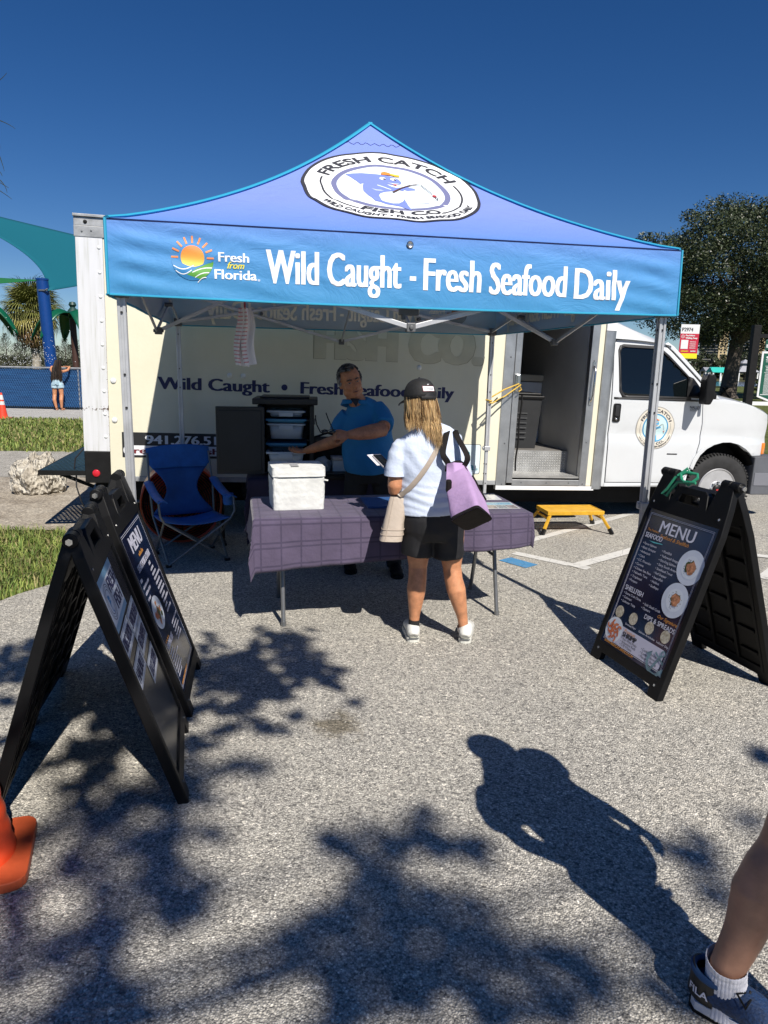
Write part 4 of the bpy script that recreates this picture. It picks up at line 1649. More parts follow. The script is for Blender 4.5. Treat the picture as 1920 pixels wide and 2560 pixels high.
m_anchor = mat('anchor_print', (.12, .20, .24), .4, 0, .4, 20)
m_bolt = m_steel
H_S, W_S = 1.14, .64


def a_sign(name, label, ends, print_fn, board, group, height=H_S):
    """ends = ground points of front-left, front-right, back-right, back-left feet (as seen facing the printed side)"""
    fl, fr, br, bl = [V((*p[:2], 0)) for p in ends]
    mf, mb_ = (fl + fr) / 2, (br + bl) / 2
    ax = (fr - fl + br - bl).normalized()
    c = (mf + mb_) / 2
    t = thing(name, label, 'sign', c, math.atan2(ax.y, ax.x), group)
    back = V((-ax.y, ax.x, 0))
    spread = (mb_ - mf).dot(back)
    for side in (1, -1):
        half = spread / 2
        top = V((0, -.022 * side, height - .02))
        bot = V((0, -half * side, .0))
        up = (top - bot).normalized()
        L_ = (top - bot).length
        k = L_ / 1.13
        M = frame(bot, (side, 0, 0), up)
        w = W_S / 2
        out = [(-w, 0), (-w + .085, 0), (-w + .095, .055), (w - .095, .055), (w - .085, 0), (w, 0), (w, .40), (w - .004, .92), (w - .020, 1.06), (w - .045, 1.135 * k), (w - .135, 1.135 * k), (w - .165, 1.045), (.150, 1.03),
               (.125, 1.105), (.10, 1.125), (-.10, 1.125), (-.125, 1.105), (-.150, 1.03), (-w + .165, 1.045), (-w + .135, 1.135 * k), (-w + .045, 1.135 * k), (-w + .020, 1.06), (-w + .004, .92), (-w, .40)]
        hole = [(-.085, 1.035), (.085, 1.035), (.07, 1.085), (-.07, 1.085)]
        pw, p0, p1 = .283, .115, .955
        win_ = [(-pw, p0), (pw, p0), (pw, p1), (-pw, p1)]
        pan = MB().prism(out, .042, M @ Matrix.Translation((0, 0, -.042)), 0, [hole, win_]).build('panel', m_sign, t, bevel=.006)
        MB().bx(-pw - .002, pw + .002, p0 - .002, p1 + .002, -.030, -.014, 0, M).build('back_board', m_sign, pan)
        # moulded ribs on the inside
        rb = MB()
        for i in range(6):
            yy = p0 + .07 + i * .14
            for xx in (-.19, 0, .19):
                rb.bx(xx - .065, xx + .065, yy, yy + .018, -.044, -.0295, 0, M)
        for xx in (-.275, -.095, .095, .275):
            rb.bx(xx - .009, xx + .009, p0 - .03, p1 + .02, -.046, -.0295, 0, M)
        rb.build('stiffening_rib', m_sign, pan, bevel=.004)
        for xx in (-w + .055, w - .055):
            for yy in (.07, 1.0):
                MB().cyl(M @ V((xx, yy, 0)), M @ V((xx, yy, .003)), .007, n=8).build('rivet', m_bolt, pan)
        MB().prism(win_, .004, M @ Matrix.Translation((0, 0, -.0125))).build('poster' if not board else 'board', m_board if board else m_poster, pan)
        if side == 1:
            P = M @ Matrix.Translation((0, 0, -.0075))

            def put(vs, fs, mt, name_='lettering', lift=0.0, P=P, pan=pan):
                MB().add([P @ V((p.x, p.y, p.z + lift)) for p in vs], fs).build(name_, mt, pan, recalc=False)
            print_fn(put, pw, p0, p1)
    for xx in (-.275, .275, -.21, .21):
        d = 1 if xx > 0 else -1
        MB().cyl((xx - .03, 0, height - .03), (xx + .03, 0, height - .03), .027, n=14).build('hinge', m_sign, t, 40, bevel=.004)
    for xx in (-.312, .312):
        d = .012 if xx > 0 else -.012
        MB().cyl((xx - d, 0, height - .03), (xx + d, 0, height - .03), .013, n=6).build('hinge_bolt', m_steel, t)
    emb = MB()
    for i in range(5):
        for j in range(3):
            if (i * 7 + j * 3) % 4:
                emb.bx(.215 + i * .018, .226 + i * .018, -.052 + .004 * j, -.046 + .004 * j, height - .098 + j * .022, height - .090 + j * .022)
    return t


def text_put(put, s, h, x, y, mt, w=None, al='l', fat=.0, shear=0.0, lift=.0008, bold=.0):
    vs, fs = text2d(s, h, w, x, y, al, bold, shear)
    if fat:
        vs, fs = fatten(vs, fs, fat, 3)
    put(vs, fs, mt, 'lettering', lift)


def plate(put, x, y, r, seed):
    rr = random.Random(seed)
    put(*MBflat(disc(r, 40, (x, y))), m_plate, 'plate_print', .0012)
    put(*MBflat(disc(r * .66, 32, (x, y))), m_plate2, 'plate_print', .0016)
    for q in range(3):
        pl = [(x + r * (.40 - .05 * q) * cos(a) * rr.uniform(.6, 1.2) + r * .05 * q, y + r * (.42 - .06 * q) * sin(a) * rr.uniform(.6, 1.2)) for a in [2 * pi * i / 14 for i in range(14)]]
        put(*MBflat(pl), (m_herb, m_food, m_food)[q], 'fish_print', .002 + .0005 * q)
    mb = MB()
    for i in range(26):
        a, d = rr.uniform(0, 6.28), rr.uniform(.36, .52) * r
        mb.flat(disc(r * rr.uniform(.012, .03), 6, (x + d * cos(a), y + d * sin(a))))
    put([V(p) for p in mb.v], mb.f, m_herb, 'crumb_print', .0022)


def menu_right(put, pw, y0, y1):
    Wd, Hh = 2 * pw, y1 - y0
    X = lambda s: -pw + s * Wd
    Y = lambda t: y1 - t * Hh
    for q, wd in ((.035, .0022), (.046, .0022)):
        a, b, c, d = X(q), X(1 - q), Y(1 - q * .72), Y(q * .72)
        put(*MBflat([(a, c), (b, c), (b, d), (a, d)], [[(a + wd, c + wd), (b - wd, c + wd), (b - wd, d - wd), (a + wd, d - wd)]]), m_lav, 'border_print', .0006)
    text_put(put, 'MENU', .072, X(.50), Y(.138), m_lav, .285, 'c', .006)
    text_put(put, 'Seafood & Shellfish', .022, X(.50), Y(.172), m_or, .24, 'c', 0, .3)
    text_put(put, 'The Freshest', .015, X(.08), Y(.150), m_or, .10, 'l', 0, .3)
    text_put(put, 'SEAFOOD', .030, X(.075), Y(.198), m_lav, .150, 'l', .004)
    put(*MBflat([(X(.16), Y(.216)), (X(.36), Y(.208)), (X(.37), Y(.212)), (X(.24), Y(.222))]), m_tealk, 'underline_print', .0008)
    for i, s in enumerate(('Faroe Salmon', 'Black Grouper', 'Amberjack', 'Cobia', 'S.C. Flounder', 'Corvina', 'Chilean Sea Bass', 'Yellowfin Tuna', 'Tripletail', 'Pompano')):
        text_put(put, '• ' + s, .0145, X(.085), Y(.250 + i * .0305), m_lav, len(s) * .0092 + .012)
    for i, s in enumerate(('Monkfish', 'Yellowtail Snapper', 'Ora King Salmon', 'Sixty South Antarctic Salmon', 'Steelhead Trout', 'Red Snapper', 'Swordfish', 'Halibut', 'Scallops')):
        text_put(put, '• ' + s, .0145, X(.395), Y(.258 + i * .0305), m_lav, len(s) * .0088 + .012)
    plate(put, X(.835), Y(.285), .097, 3)
    plate(put, X(.80), Y(.515), .097, 5)
    text_put(put, 'SHELLFISH', .030, X(.075), Y(.592), m_lav, .165, 'l', .004)
    for i, s in enumerate(('Stone Crab Claws', 'Calamari', 'Lobster Tails')):
        text_put(put, '• ' + s, .0145, X(.085), Y(.622 + i * .029), m_lav, len(s) * .0092 + .012)
    for i, s in enumerate(('Soft Shell Crab', 'Oysters')):
        text_put(put, '• ' + s, .0145, X(.41), Y(.632 + i * .029), m_lav, len(s) * .0092 + .012)
    text_put(put, 'Our Signature', .020, X(.95), Y(.665), m_or, .16, 'r', 0, .3)
    text_put(put, 'DIPS & SPREADS', .028, X(.95), Y(.712), m_lav, .255, 'r', .002)
    for i, s in enumerate(('Crab Dip', 'Smoked Mahi', 'Salmon Artichoke', 'Lobster Dip')):
        x = X((.13, .36, .62, .86)[i])
        put(*MBflat(disc(.036, 26, (x, Y(.752)))), m_dip, 'dip_print', .001)
        text_put(put, s, .0125, x, Y(.812), m_lav, len(s) * .0088, 'c')
    put(*MBflat(rrect(X(.16), Y(.965), X(.93), Y(.832), .018)), mat('menu_panel_lavender', (.50, .50, .62), .4), 'panel_print', .0008)
    put(*MBflat(disc(.076, 34, (X(.145), Y(.885)))), m_plate2, 'plate_print', .0012)
    rr = random.Random(4)
    for i in range(11):
        a, d = i * 2.4, .016 * math.sqrt(i)
        cx, cy = X(.145) + d * cos(a) * 1.05, Y(.885) + d * sin(a) * 1.05
        arc = [(cx + .021 * cos(a + q * .45), cy + .021 * sin(a + q * .45)) for q in range(11)]
        put(*MBflat(arc + [(cx + .009 * cos(a + q * .45), cy + .009 * sin(a + q * .45)) for q in range(10, -1, -1)]), m_shr, 'shrimp_print', .0016 + .0002 * i)
    text_put(put, 'Premium', .022, X(.30), Y(.862), m_or, .10, 'l', 0, .3, .0016)
    text_put(put, 'SHRIMP', .030, X(.295), Y(.893), m_e_k, .125, 'l', .005, 0, .0016)
    for i, s in enumerate(('Key West Pinks', 'Argentina Reds', 'Gulf Whites')):
        text_put(put, '• ' + s, .0145, X(.30), Y(.913 + i * .0215), m_e_k, len(s) * .0092 + .012, lift=.0016)
    for i, s in enumerate(('Cooked Shrimp', 'Coconut Shrimp', 'Flavored Shrimp')):
        text_put(put, '• ' + s, .0145, X(.62), Y(.905 + i * .0235), m_e_k, len(s) * .0092 + .012, lift=.0016)
    text_put(put, 'PRE-ORDER ONLINE AT', .0165, X(.065), Y(.968), m_lav, .205, 'l', .002, 0, .0022)
    text_put(put, 'WWW.FRESHCATCHFISHCO.COM', .0155, X(.065), Y(.989), m_or, .275, 'l', .002, 0, .0022)
    # anchor
    cx, cy = X(.86), Y(.935)
    rot = Matrix.Rotation(-.45, 3, 'Z')

    def an(pl, l, holes=()):
        f = lambda p: (cx + (rot @ V((*p, 0))).x, cy + (rot @ V((*p, 0))).y)
        put(*MBflat([f(p) for p in pl], [[f(p) for p in h] for h in holes]), m_anchor, 'anchor_print', l)
    an(disc(.017, 20, (0, .075)), .0026, [disc(.009, 14, (0, .075))])
    an([(-.007, .062), (.007, .062), (.008, -.06), (-.008, -.06)], .0029)
    an([(-.045, .034), (.045, .034), (.045, .046), (-.045, .046)], .0032)
    an([(.072 * cos(a), -.005 + .060 * sin(a)) for a in [pi + pi * i / 16 for i in range(17)]] + [(.056 * cos(a), -.005 + .040 * sin(a)) for a in [2 * pi - pi * i / 16 for i in range(17)]], .0035)
    an([(-.09, -.012), (-.046, -.02), (-.066, .030)], .0038)
    an([(.09, -.012), (.046, -.02), (.066, .030)], .0038)


sg_r = a_sign('menu_sign', 'black A-frame menu sign with two fish plates standing alone right of the table', ((1.277, 4.032), (1.445, 3.443), (2.19, 3.69), (2.02, 4.27)), menu_right, False, 'A-frame signs in front of the stall', 1.15)


def menu_left(put, pw, y0, y1):
    Wd, Hh = 2 * pw, y1 - y0
    X = lambda s: -pw + s * Wd
    Y = lambda t: y1 - t * Hh
    for q, wd in ((.03, .0022), (.045, .0022)):
        a, b, c, d = X(q), X(1 - q), Y(1 - q * .7), Y(q * .7)
        put(*MBflat([(a, c), (b, c), (b, d), (a, d)], [[(a + wd, c + wd), (b - wd, c + wd), (b - wd, d - wd), (a + wd, d - wd)]]), m_lav, 'border_print', .0006)
    text_put(put, 'MENU', .085, X(.5), Y(.155), m_lav, .29, 'c', .010)
    for i in range(5):
        put(*MBflat([(X(.40 + .045 * i), Y(.185)), (X(.425 + .045 * i), Y(.185 - .012 * (i % 2))), (X(.44 + .045 * i), Y(.20)), (X(.41 + .045 * i), Y(.205))]), m_or, 'script_print', .0008)
    text_put(put, 'STEAKS PORK & OTHER', .036, X(.5), Y(.265), m_lav, .36, 'c', .004)
    put(*squiggle(X(.10), Y(.315), .05, .020), m_lav, 'small_print', .0008)
    put(*squiggle(X(.62), Y(.305), .05, .020), m_lav, 'small_print', .0008)
    for i in range(3):
        put(*squiggle(X(.10), Y(.355 + i * .037), (.17, .15, .08)[i], .016), m_lav, 'small_print', .0008)
    for i in range(10):
        put(*squiggle(X(.60), Y(.340 + i * .031), (.09, .11, .19, .13, .15, .17, .11, .17, .07, .14)[i], .015), m_lav, 'small_print', .0008)
    put(*MBflat([(X(.27) + .115 * cos(a), Y(.535) + .082 * sin(a)) for a in [2 * pi * i / 40 for i in range(40)]]), m_plate2, 'plate_print', .001)
    rr = random.Random(9)
    for i in range(22):
        a, d = rr.uniform(0, 6.28), rr.uniform(0, .8)
        cx, cy = X(.27) + .085 * d * cos(a), Y(.535) + .058 * d * sin(a)
        pl = [(cx + .022 * cos(q) * rr.uniform(.6, 1.2), cy + .017 * sin(q) * rr.uniform(.6, 1.2)) for q in [2 * pi * j / 8 for j in range(8)]]
        put(*MBflat(pl), m_herb if cx > X(.27) - .01 and i % 3 else (m_shr if i % 2 else m_food), 'salad_print', .0013 + .0001 * i)
    for i in range(4):
        put(*MBflat([(X(.10 + .05 * i), Y(.695)), (X(.13 + .05 * i), Y(.687)), (X(.14 + .05 * i), Y(.705))]), m_or, 'script_print', .0008)
    text_put(put, 'SANDWICHES', .034, X(.09), Y(.745), m_lav, .19, 'l', .004)
    for i in range(7):
        put(*squiggle(X(.10), Y(.775 + i * .024), (.10, .13, .20, .14, .16, .18, .12)[i], .012), m_lav, 'small_print', .0008)
        if i < 5:
            put(*squiggle(X(.58), Y(.70 + i * .027), (.20, .14, .17, .12, .15)[i], .012), m_lav, 'small_print', .0008)
    put(*squiggle(X(.10), Y(.972), .24, .014), m_or, 'small_print', .0008)


def board_left(put, pw, y0, y1):
    Wd, Hh = 2 * pw, y1 - y0
    X = lambda s: -pw + s * Wd
    Y = lambda t: y1 - t * Hh
    m_pap = mat('paper_white', (.60, .64, .72), .35, 0, .03, 5)
    m_pb = mat('paper_blue_band', (.16, .33, .50), .35)
    put(*MBflat([(X(.03), Y(.265)), (X(.68), Y(.265)), (X(.68), Y(.01)), (X(.03), Y(.01))]), m_pap, 'paper_sheet', .0008)
    put(*MBflat([(X(.03), Y(.045)), (X(.68), Y(.045)), (X(.68), Y(.01)), (X(.03), Y(.01))]), m_pb, 'paper_band', .0012)
    put(*MBflat([(X(.03), Y(.265)), (X(.68), Y(.265)), (X(.68), Y(.235)), (X(.03), Y(.235))]), m_pb, 'paper_band', .0012)
    for r0, r1 in ((.072, .069), (.062, .060), (.05, .047)):
        put(*MBflat(disc(r0, 36, (X(.20), Y(.14))), [disc(r1, 36, (X(.20), Y(.14)))]), m_ink, 'ring_print', .0012)
    put(*MBflat([(X(.20) + x * .035, Y(.14) + y * .045) for x, y in SHARK]), m_wblue, 'fish_logo', .0012)
    text_put(put, 'FRESH', .062, X(.49), Y(.125), m_ink, .19, 'c', .008, 0, .0012)
    text_put(put, 'FISH', .062, X(.49), Y(.215), m_ink, .15, 'c', .008, 0, .0012)
    for s, x, t in (('KING SALMON', .03, .28), ('SWORDFISH', .50, .285), ('RED SNAPPER', .50, .405), ('HALIBUT', .03, .44), ('BLACK GROUPER', .50, .56)):
        a, b, c, d = X(x), X(x + .46), Y(t + .115), Y(t)
        put(*MBflat([(a, c), (b, c), (b, d), (a, d)]), m_pap, 'paper_sheet', .0008)
        e = .005
        put(*MBflat([(a + e, c + e), (b - e, c + e), (b - e, d - e), (a + e, d - e)], [[(a + e + .002, c + e + .002), (b - e - .002, c + e + .002), (b - e - .002, d - e - .002), (a + e + .002, d - e - .002)]]), m_ink, 'border_print', .0012)
        text_put(put, s, .058, (a + b) / 2, (c + d) / 2 - .028, m_ink, .215, 'c', .005, 0, .0012)


sg_l2 = a_sign('menu_sign', 'black A-frame menu sign with salad plate, farther of the two left signs', ((-.915, 3.185), (-1.02, 3.80), (-1.79, 3.66), (-1.66, 3.02)), menu_left, False, 'A-frame signs in front of the stall', 1.13)
sg_l1 = a_sign('fish_board_sign', 'black A-frame board with paper FRESH FISH and HALIBUT labels at front left', ((-.742, 2.483), (-.90, 3.10), (-1.62, 2.90), (-1.45, 2.32)), board_left, True, 'A-frame signs in front of the stall', 1.10)

# green cord on the right sign, elastic band on the far left one
gc = MB()
T = sg_r.matrix_basis
o_, rz = sg_r.location, sg_r.rotation_euler.z
Q = Matrix.Translation(o_) @ Matrix.Rotation(rz, 4, 'Z')
pts = [(-.10, -.05, 1.13), (-.06, -.075, 1.11), (-.02, -.06, 1.085), (.0, -.02, 1.125), (-.04, .01, 1.14), (-.09, -.02, 1.145), (-.13, -.06, 1.11), (-.16, -.085, 1.04), (-.19, -.09, 1.01), (-.17, -.075, 1.0), (-.14, -.07, 1.045), (-.10, -.065, 1.09), (-.03, -.07, 1.10), (.03, -.055, 1.105)]
gc.tube([Q @ V(p) for p in pts], .0085, 8).tube([Q @ V(p) for p in ((-.12, -.055, 1.12), (-.10, -.01, 1.165), (-.075, .0, 1.13))], .0085, 8)
tag(gc.build('green_cord', mat('green_rubber_cord', (.02, .22, .12), .45), None, True), 'green rubber cord wound round the handle of the right menu sign', 'cord')
# ------------------------------------------------------------------ tables and what stands on them
TA = .205                                                     # the front table's turn
TC = V((.02, 4.86, 0))
def folding_table(name, label, loc, rz, hx, hy, legs=True):
    t = thing(name, label, 'table', loc, rz, 'folding tables of the stall')
    MB().bx(-hx, hx, -hy, hy, .705, .738).build('tabletop', mat('table_plastic', (.45, .44, .42), .5), t, bevel=.01)
    for sx in (-1, 1):
        for sy in (-1, 1):
            x = sx * (hx - .175)
            MB().tube([(x, sy * .12, .70), (x, sy * .20, .35), (x, sy * .29, .012)], .0145, 10).cyl((x, sy * .292, .03), (x, sy * .296, 0), .018, n=10).build('leg', m_legm, t, True)
        MB().cyl((sx * (hx - .175), -.19, .40), (sx * (hx - .175), .19, .40), .011).build('crossbar', m_legm, t, True)
        MB().tube([(sx * (hx - .175), -.16, .52), (sx * (hx - .30), -.02, .64), (sx * (hx - .42), 0, .70)], .009, 8).build('brace', m_legm, t, True)
    return t


m_legm = mat('table_leg_metal', (.20, .205, .21), .35, .6, .1, 20)
tab = folding_table('folding_table', 'folding table with grey legs under the plum checked cloth', TC, TA, .915, .36)


def woven(base, dark):
    def f(nt, N, L, b):
        uv = N('ShaderNodeUVMap')
        sp = N('ShaderNodeSeparateXYZ')
        L(uv.outputs[0], sp.inputs[0])
        acc = None
        for ax, per in (('X', .127), ('Y', .127)):
            for off in (0.0, .22):
                d = N('ShaderNodeMath', operation='DIVIDE')
                d.inputs[1].default_value = per
                L(sp.outputs[ax], d.inputs[0])
                a = N('ShaderNodeMath', operation='ADD')
                a.inputs[1].default_value = 50 + off
                L(d.outputs[0], a.inputs[0])
                fr = N('ShaderNodeMath', operation='FRACT')
                L(a.outputs[0], fr.inputs[0])
                lt = N('ShaderNodeMath', operation='LESS_THAN')
                lt.inputs[1].default_value = .085 if (ax == 'X' or off == 0) else .085
                L(fr.outputs[0], lt.inputs[0])
                if acc is None:
                    acc = lt
                else:
                    mx_ = N('ShaderNodeMath', operation='MAXIMUM')
                    L(acc.outputs[0], mx_.inputs[0])
                    L(lt.outputs[0], mx_.inputs[1])
                    acc = mx_
                if ax == 'X':
                    break
        mx = N('ShaderNodeMix', data_type='RGBA')
        L(acc.outputs[0], mx.inputs['Factor'])
        mx.inputs['A'].default_value = (*base, 1)
        mx.inputs['B'].default_value = (*dark, 1)
        nz = N('ShaderNodeTexNoise', Scale=9.0, Detail=6.0)
        L(uv.outputs[0], nz.inputs['Vector'])
        r = ramp(N, [(.3, (.85, .85, .85)), (.7, (1.12, 1.12, 1.12))])
        L(nz.outputs['Fac'], r.inputs[0])
        m2 = N('ShaderNodeMix', data_type='RGBA', blend_type='MULTIPLY')
        m2.inputs['Factor'].default_value = 1
        L(mx.outputs['Result'], m2.inputs['A'])
        L(r.outputs[0], m2.inputs['B'])
        L(m2.outputs['Result'], b.inputs['Base Color'])
        b.inputs['Roughness'].default_value = .85
        b.inputs['Sheen Weight'].default_value = .15
        n2 = N('ShaderNodeTexNoise', Scale=22.0, Detail=5.0, Roughness=.6)
        L(uv.outputs[0], n2.inputs['Vector'])
        bp = N('ShaderNodeBump', Strength=.5, Distance=.01)
        L(n2.outputs['Fac'], bp.inputs['Height'])
        L(bp.outputs[0], b.inputs['Normal'])
    return f


m_cloth = node_mat('plum_checked_cloth', woven((.080, .062, .110), (.048, .037, .074)))


def tablecloth(name, label, loc, rz, hx, hy, ox, oy, mt, group, seed=0, fold=.022, step=.022, skew=0.0):
    """cloth laid over a table: ox = (left, right), oy = (front, back) overhang"""
    x0, x1, y0, y1 = -hx - ox[0], hx + ox[1], -hy - oy[0], hy + oy[1]
    nu, nv = int((x1 - x0) / step), int((y1 - y0) / step)
    mb = MB()
    top = .7405

    def pt(s, t):
        cx, cy = x0 + (x1 - x0) * s, y0 + (y1 - y0) * t
        cy += skew * cx * max(0, (-hy - cy) / max(oy[0], 1e-6))
        dx = max(0, abs(cx) - hx)
        dy = max(0, abs(cy) - hy)
        px, py = max(-hx, min(hx, cx)), max(-hy, min(hy, cy))
        d = math.hypot(dx, dy)
        z = top
        if d > 0:
            nx, ny = dx / d * (1 if cx > 0 else -1), dy / d * (1 if cy > 0 else -1)
            # rounded table edge, then hanging with folds
            e = .012
            if d < e * pi / 2:
                px += nx * e * sin(d / e)
                py += ny * e * sin(d / e)
                z -= e * (1 - cos(d / e))
            else:
                h = d - e * pi / 2
                a = cx if dy > dx else cy
                w = noise.noise(V((a * 3.2, seed, .3))) * 1.0 + .6 * noise.noise(V((a * 8.0, seed, 2.3))) + .35 * sin(a * 9.0 + seed)
                corner = min(dx, dy) / (max(dx, dy) + 1e-6)
                out = e + .05 * h + fold * w * min(1, h / .22) + corner * .15 * h
                px += nx * out
                py += ny * out
                z -= e + h * (.985 - .05 * corner)
        else:
            z += .0016 * (1 + noise.noise(V((cx * 7, cy * 7, seed)))) + .001 * noise.noise(V((cx * 25, cy * 11, seed)))
        return V((px, py, z))
    o = len(mb.v)
    mb.grid(nu, nv, pt)
    for i in range(nu):
        for j in range(nv):
            mb.uv[o + i * nv + j] = (x0 + (x1 - x0) * i / (nu - 1), y0 + (y1 - y0) * j / (nv - 1))
    ob = mb.build(name, mt, None, True, recalc=False)
    so = ob.modifiers.new('thick', 'SOLIDIFY')
    so.thickness = .0022
    so.offset = 1
    ob.location = loc
    ob.rotation_euler = (0, 0, rz)
    return tag(ob, label, 'tablecloth', group)


tablecloth('tablecloth', 'plum purple tablecloth with woven check draped over the front table', TC, TA, .918, .365, (.22, .12), (.295, .20), m_cloth, 'tablecloths of the stall', 1.0, .030, .018, .065)
TM = Matrix.Translation(TC) @ Matrix.Rotation(TA, 4, 'Z')


def on_table(name, label, cat, wpos, rz=0.0, z=.745, group=None):
    return thing(name, label, cat, (wpos[0], wpos[1], z), rz, group)


# foam cooler
m_foam = mat('white_foam', (.64, .65, .63), .8, 0, .09, 9, .38, 30)
cb = on_table('foam_cooler', 'white polystyrene foam cooler box with lid taped across, standing on the plum cloth', 'cooler', (-.600, 4.755), .25)


def foam_box(x, y, z0, z1, b0, b1):
    def fn(s, t):
        q = 2 * pi * s
        e = .16
        c, s_ = cos(q), sin(q)
        f = lambda v: math.copysign(abs(v) ** e, v)
        k = b0 + (b1 - b0) * t
        dn = .0025 * noise.noise(V((c * 6, s_ * 6, t * 8 + z0)))
        return V(((x * k + dn) * f(c), (y * k + dn) * f(s_), z0 + (z1 - z0) * t))
    return fn


g = MB().grid(96, 22, foam_box(.176, .165, 0, .205, .965, 1.0), 0, True)
g.flat([(-.165, -.155), (.165, -.155), (.165, .155), (-.165, .155)], Matrix.Translation((0, 0, .2045)))
g.build('cooler_body', m_foam, cb, 50)
lid = MB().grid(96, 8, foam_box(.178, .167, .222, .282, 1.0, .99), 0, True)
lid.grid(96, 5, lambda s, t: V((foam_box(.178, .167, 0, 0, 1, 1)(s, 0).x * (.99 - .99 * t), foam_box(.178, .167, 0, 0, 1, 1)(s, 0).y * (.99 - .99 * t), .282 + .006 * (1 - (1 - t) ** 3))), 0, True)
lid.bx(-.166, .166, -.155, .155, .195, .224)
lo = lid.build('cooler_lid', m_foam, cb, 50)
m_tape = mat('grey_tape', (.42, .42, .43), .3)
MB().bx(-.05, .0, -.150, .165, .2895, .2905).bx(-.09, .02, -.03, .02, .2906, .2914).build('tape_strip', m_tape, lo)
MB().bar((.165, -.165, .20), (.190, -.170, .196), .012, .008).build('foam_chip', m_foam, cb)

# cutting board, laminated sheets
m_bb = mat('blue_board', (.035, .10, .27), .45, 0, .08, 12, .1, 90)
cbd = MB().prism(rrect(-.22, -.17, .22, .17, .012), .014)
cb_o = cbd.build('cutting_board', m_bb, None, bevel=.003)
cb_o.location = (.075, 4.90, .7455)
cb_o.rotation_euler = (0, 0, .19)
tag(cb_o, 'blue plastic cutting board lying on the plum cloth left of the shopper', 'cutting board')
m_lam = mat('laminate_white', (.60, .61, .63), .12, 0, .03, 10)
p1 = MB().prism(rrect(-.15, -.11, .15, .11, .012), .0022).build('laminated_sheet', m_lam)
p1.location = (.70, 5.20, .7468)
p1.rotation_euler = (0, 0, .12)
tag(p1, 'white laminated sheet of faint print at the back right table corner', 'sheet', 'laminated sheets on the front table')
mb = MB()
for i in range(5):
    mb.add([V((p.x, p.y, p.z)) for p in squiggle(-.12, -.08 + i * .032, .20, .012)[0]], squiggle(-.12, -.08 + i * .032, .20, .012)[1])
mb.warp(lambda p: V((p.x, p.y, .0035))).build('small_print', mat('faint_grey_ink', (.38, .38, .40), .5), p1, recalc=False)
p2 = MB().prism([(-.15, -.11), (.15, -.11), (.15, .11), (-.15, .11)], .0016).build('laminated_flyer', m_lam)
p2.location = (.775, 4.885, .7470)
p2.rotation_euler = (0, 0, .16)
tag(p2, 'laminated flyer with pale blue band and photos at the front right table corner', 'sheet', 'laminated sheets on the front table')
MB().bx(-.14, .14, .02, .10, .0016, .0024).build('flyer_band', mat('flyer_blue', (.25, .45, .55), .2), p2)
text = text2d('FLORIDA SEAFOOD', .026, .20, -.07, .035)
MB().add([V((p.x, p.y, .003)) for p in text[0]], text[1]).build('lettering', m_wblue, p2, recalc=False)
for i in range(4):
    MB().bx(-.14 + i * .071, -.075 + i * .071, -.10, .01, .0016, .0024).build('flyer_photo', mat('flyer_photo_grey', (.20 + .05 * (i % 2), .22, .22), .2, 0, .5, 30), p2)

# ---- back table against the truck with the black cabinet
BT = V((-.30, 6.33, 0))
btab = folding_table('folding_table', 'folding table behind the seller carrying the black cabinet', BT, .19, .90, .30)
tablecloth('tablecloth', 'dark navy plum tablecloth over the table behind the seller', BT, .19, .905, .305, (.20, .20), (.55, .05), mat('dark_plum_cloth', (.022, .017, .04), .9, 0, .2, 6, .3, 18), 'tablecloths of the stall', 4.0, .025, .03)
cab = thing('food_cabinet', 'black insulated food cabinet standing open with white tubs on its shelves', 'cabinet', (-.875, 6.30, .745), .10)
m_cabp = mat('cabinet_black', (.010, .010, .011), .45, 0, .3, 5, .05, 60)
MB().bx(-.24, -.20, -.22, .24, 0, .60).bx(.20, .24, -.22, .24, 0, .60).bx(-.20, .20, .20, .24, 0, .60).bx(-.20, .20, -.22, .20, 0, .03).build('cabinet_body', m_cabp, cab, bevel=.01)
MB().prism([(-.28, -.26), (.27, -.26), (.27, .27), (-.28, .27)], .05, Matrix.Translation((0, 0, .602))).bx(-.22, .20, -.20, .2, .652, .668).build('cabinet_lid', m_cabp, cab, bevel=.012)
dr = MB().bx(-.575, -.175, -.325, -.28, .02, .585).bx(-.555, -.20, -.332, -.324, .05, .555)
dro = dr.build('cabinet_door', m_cabp, cab, bevel=.014)
for z in (.16, .46):
    MB().bx(-.235, -.205, -.29, -.215, z - .04, z + .04).build('door_hinge', m_grey, dro)
MB().box((.245, -.19, .46), (.012, .03, .05)).build('cabinet_latch', m_grey, cab, bevel=.004)
rl = MB()
for z in (.105, .305, .475):
    rl.bx(-.20, -.175, -.2, .2, z - .012, z).bx(.175, .20, -.2, .2, z - .012, z)
rl.build('shelf_rail', m_cabp, cab)
m_tub = mat('tub_white', (.48, .54, .60), .35, 0, .04, 6)
m_tlid = mat('tub_lid_blue', (.035, .22, .38), .4)


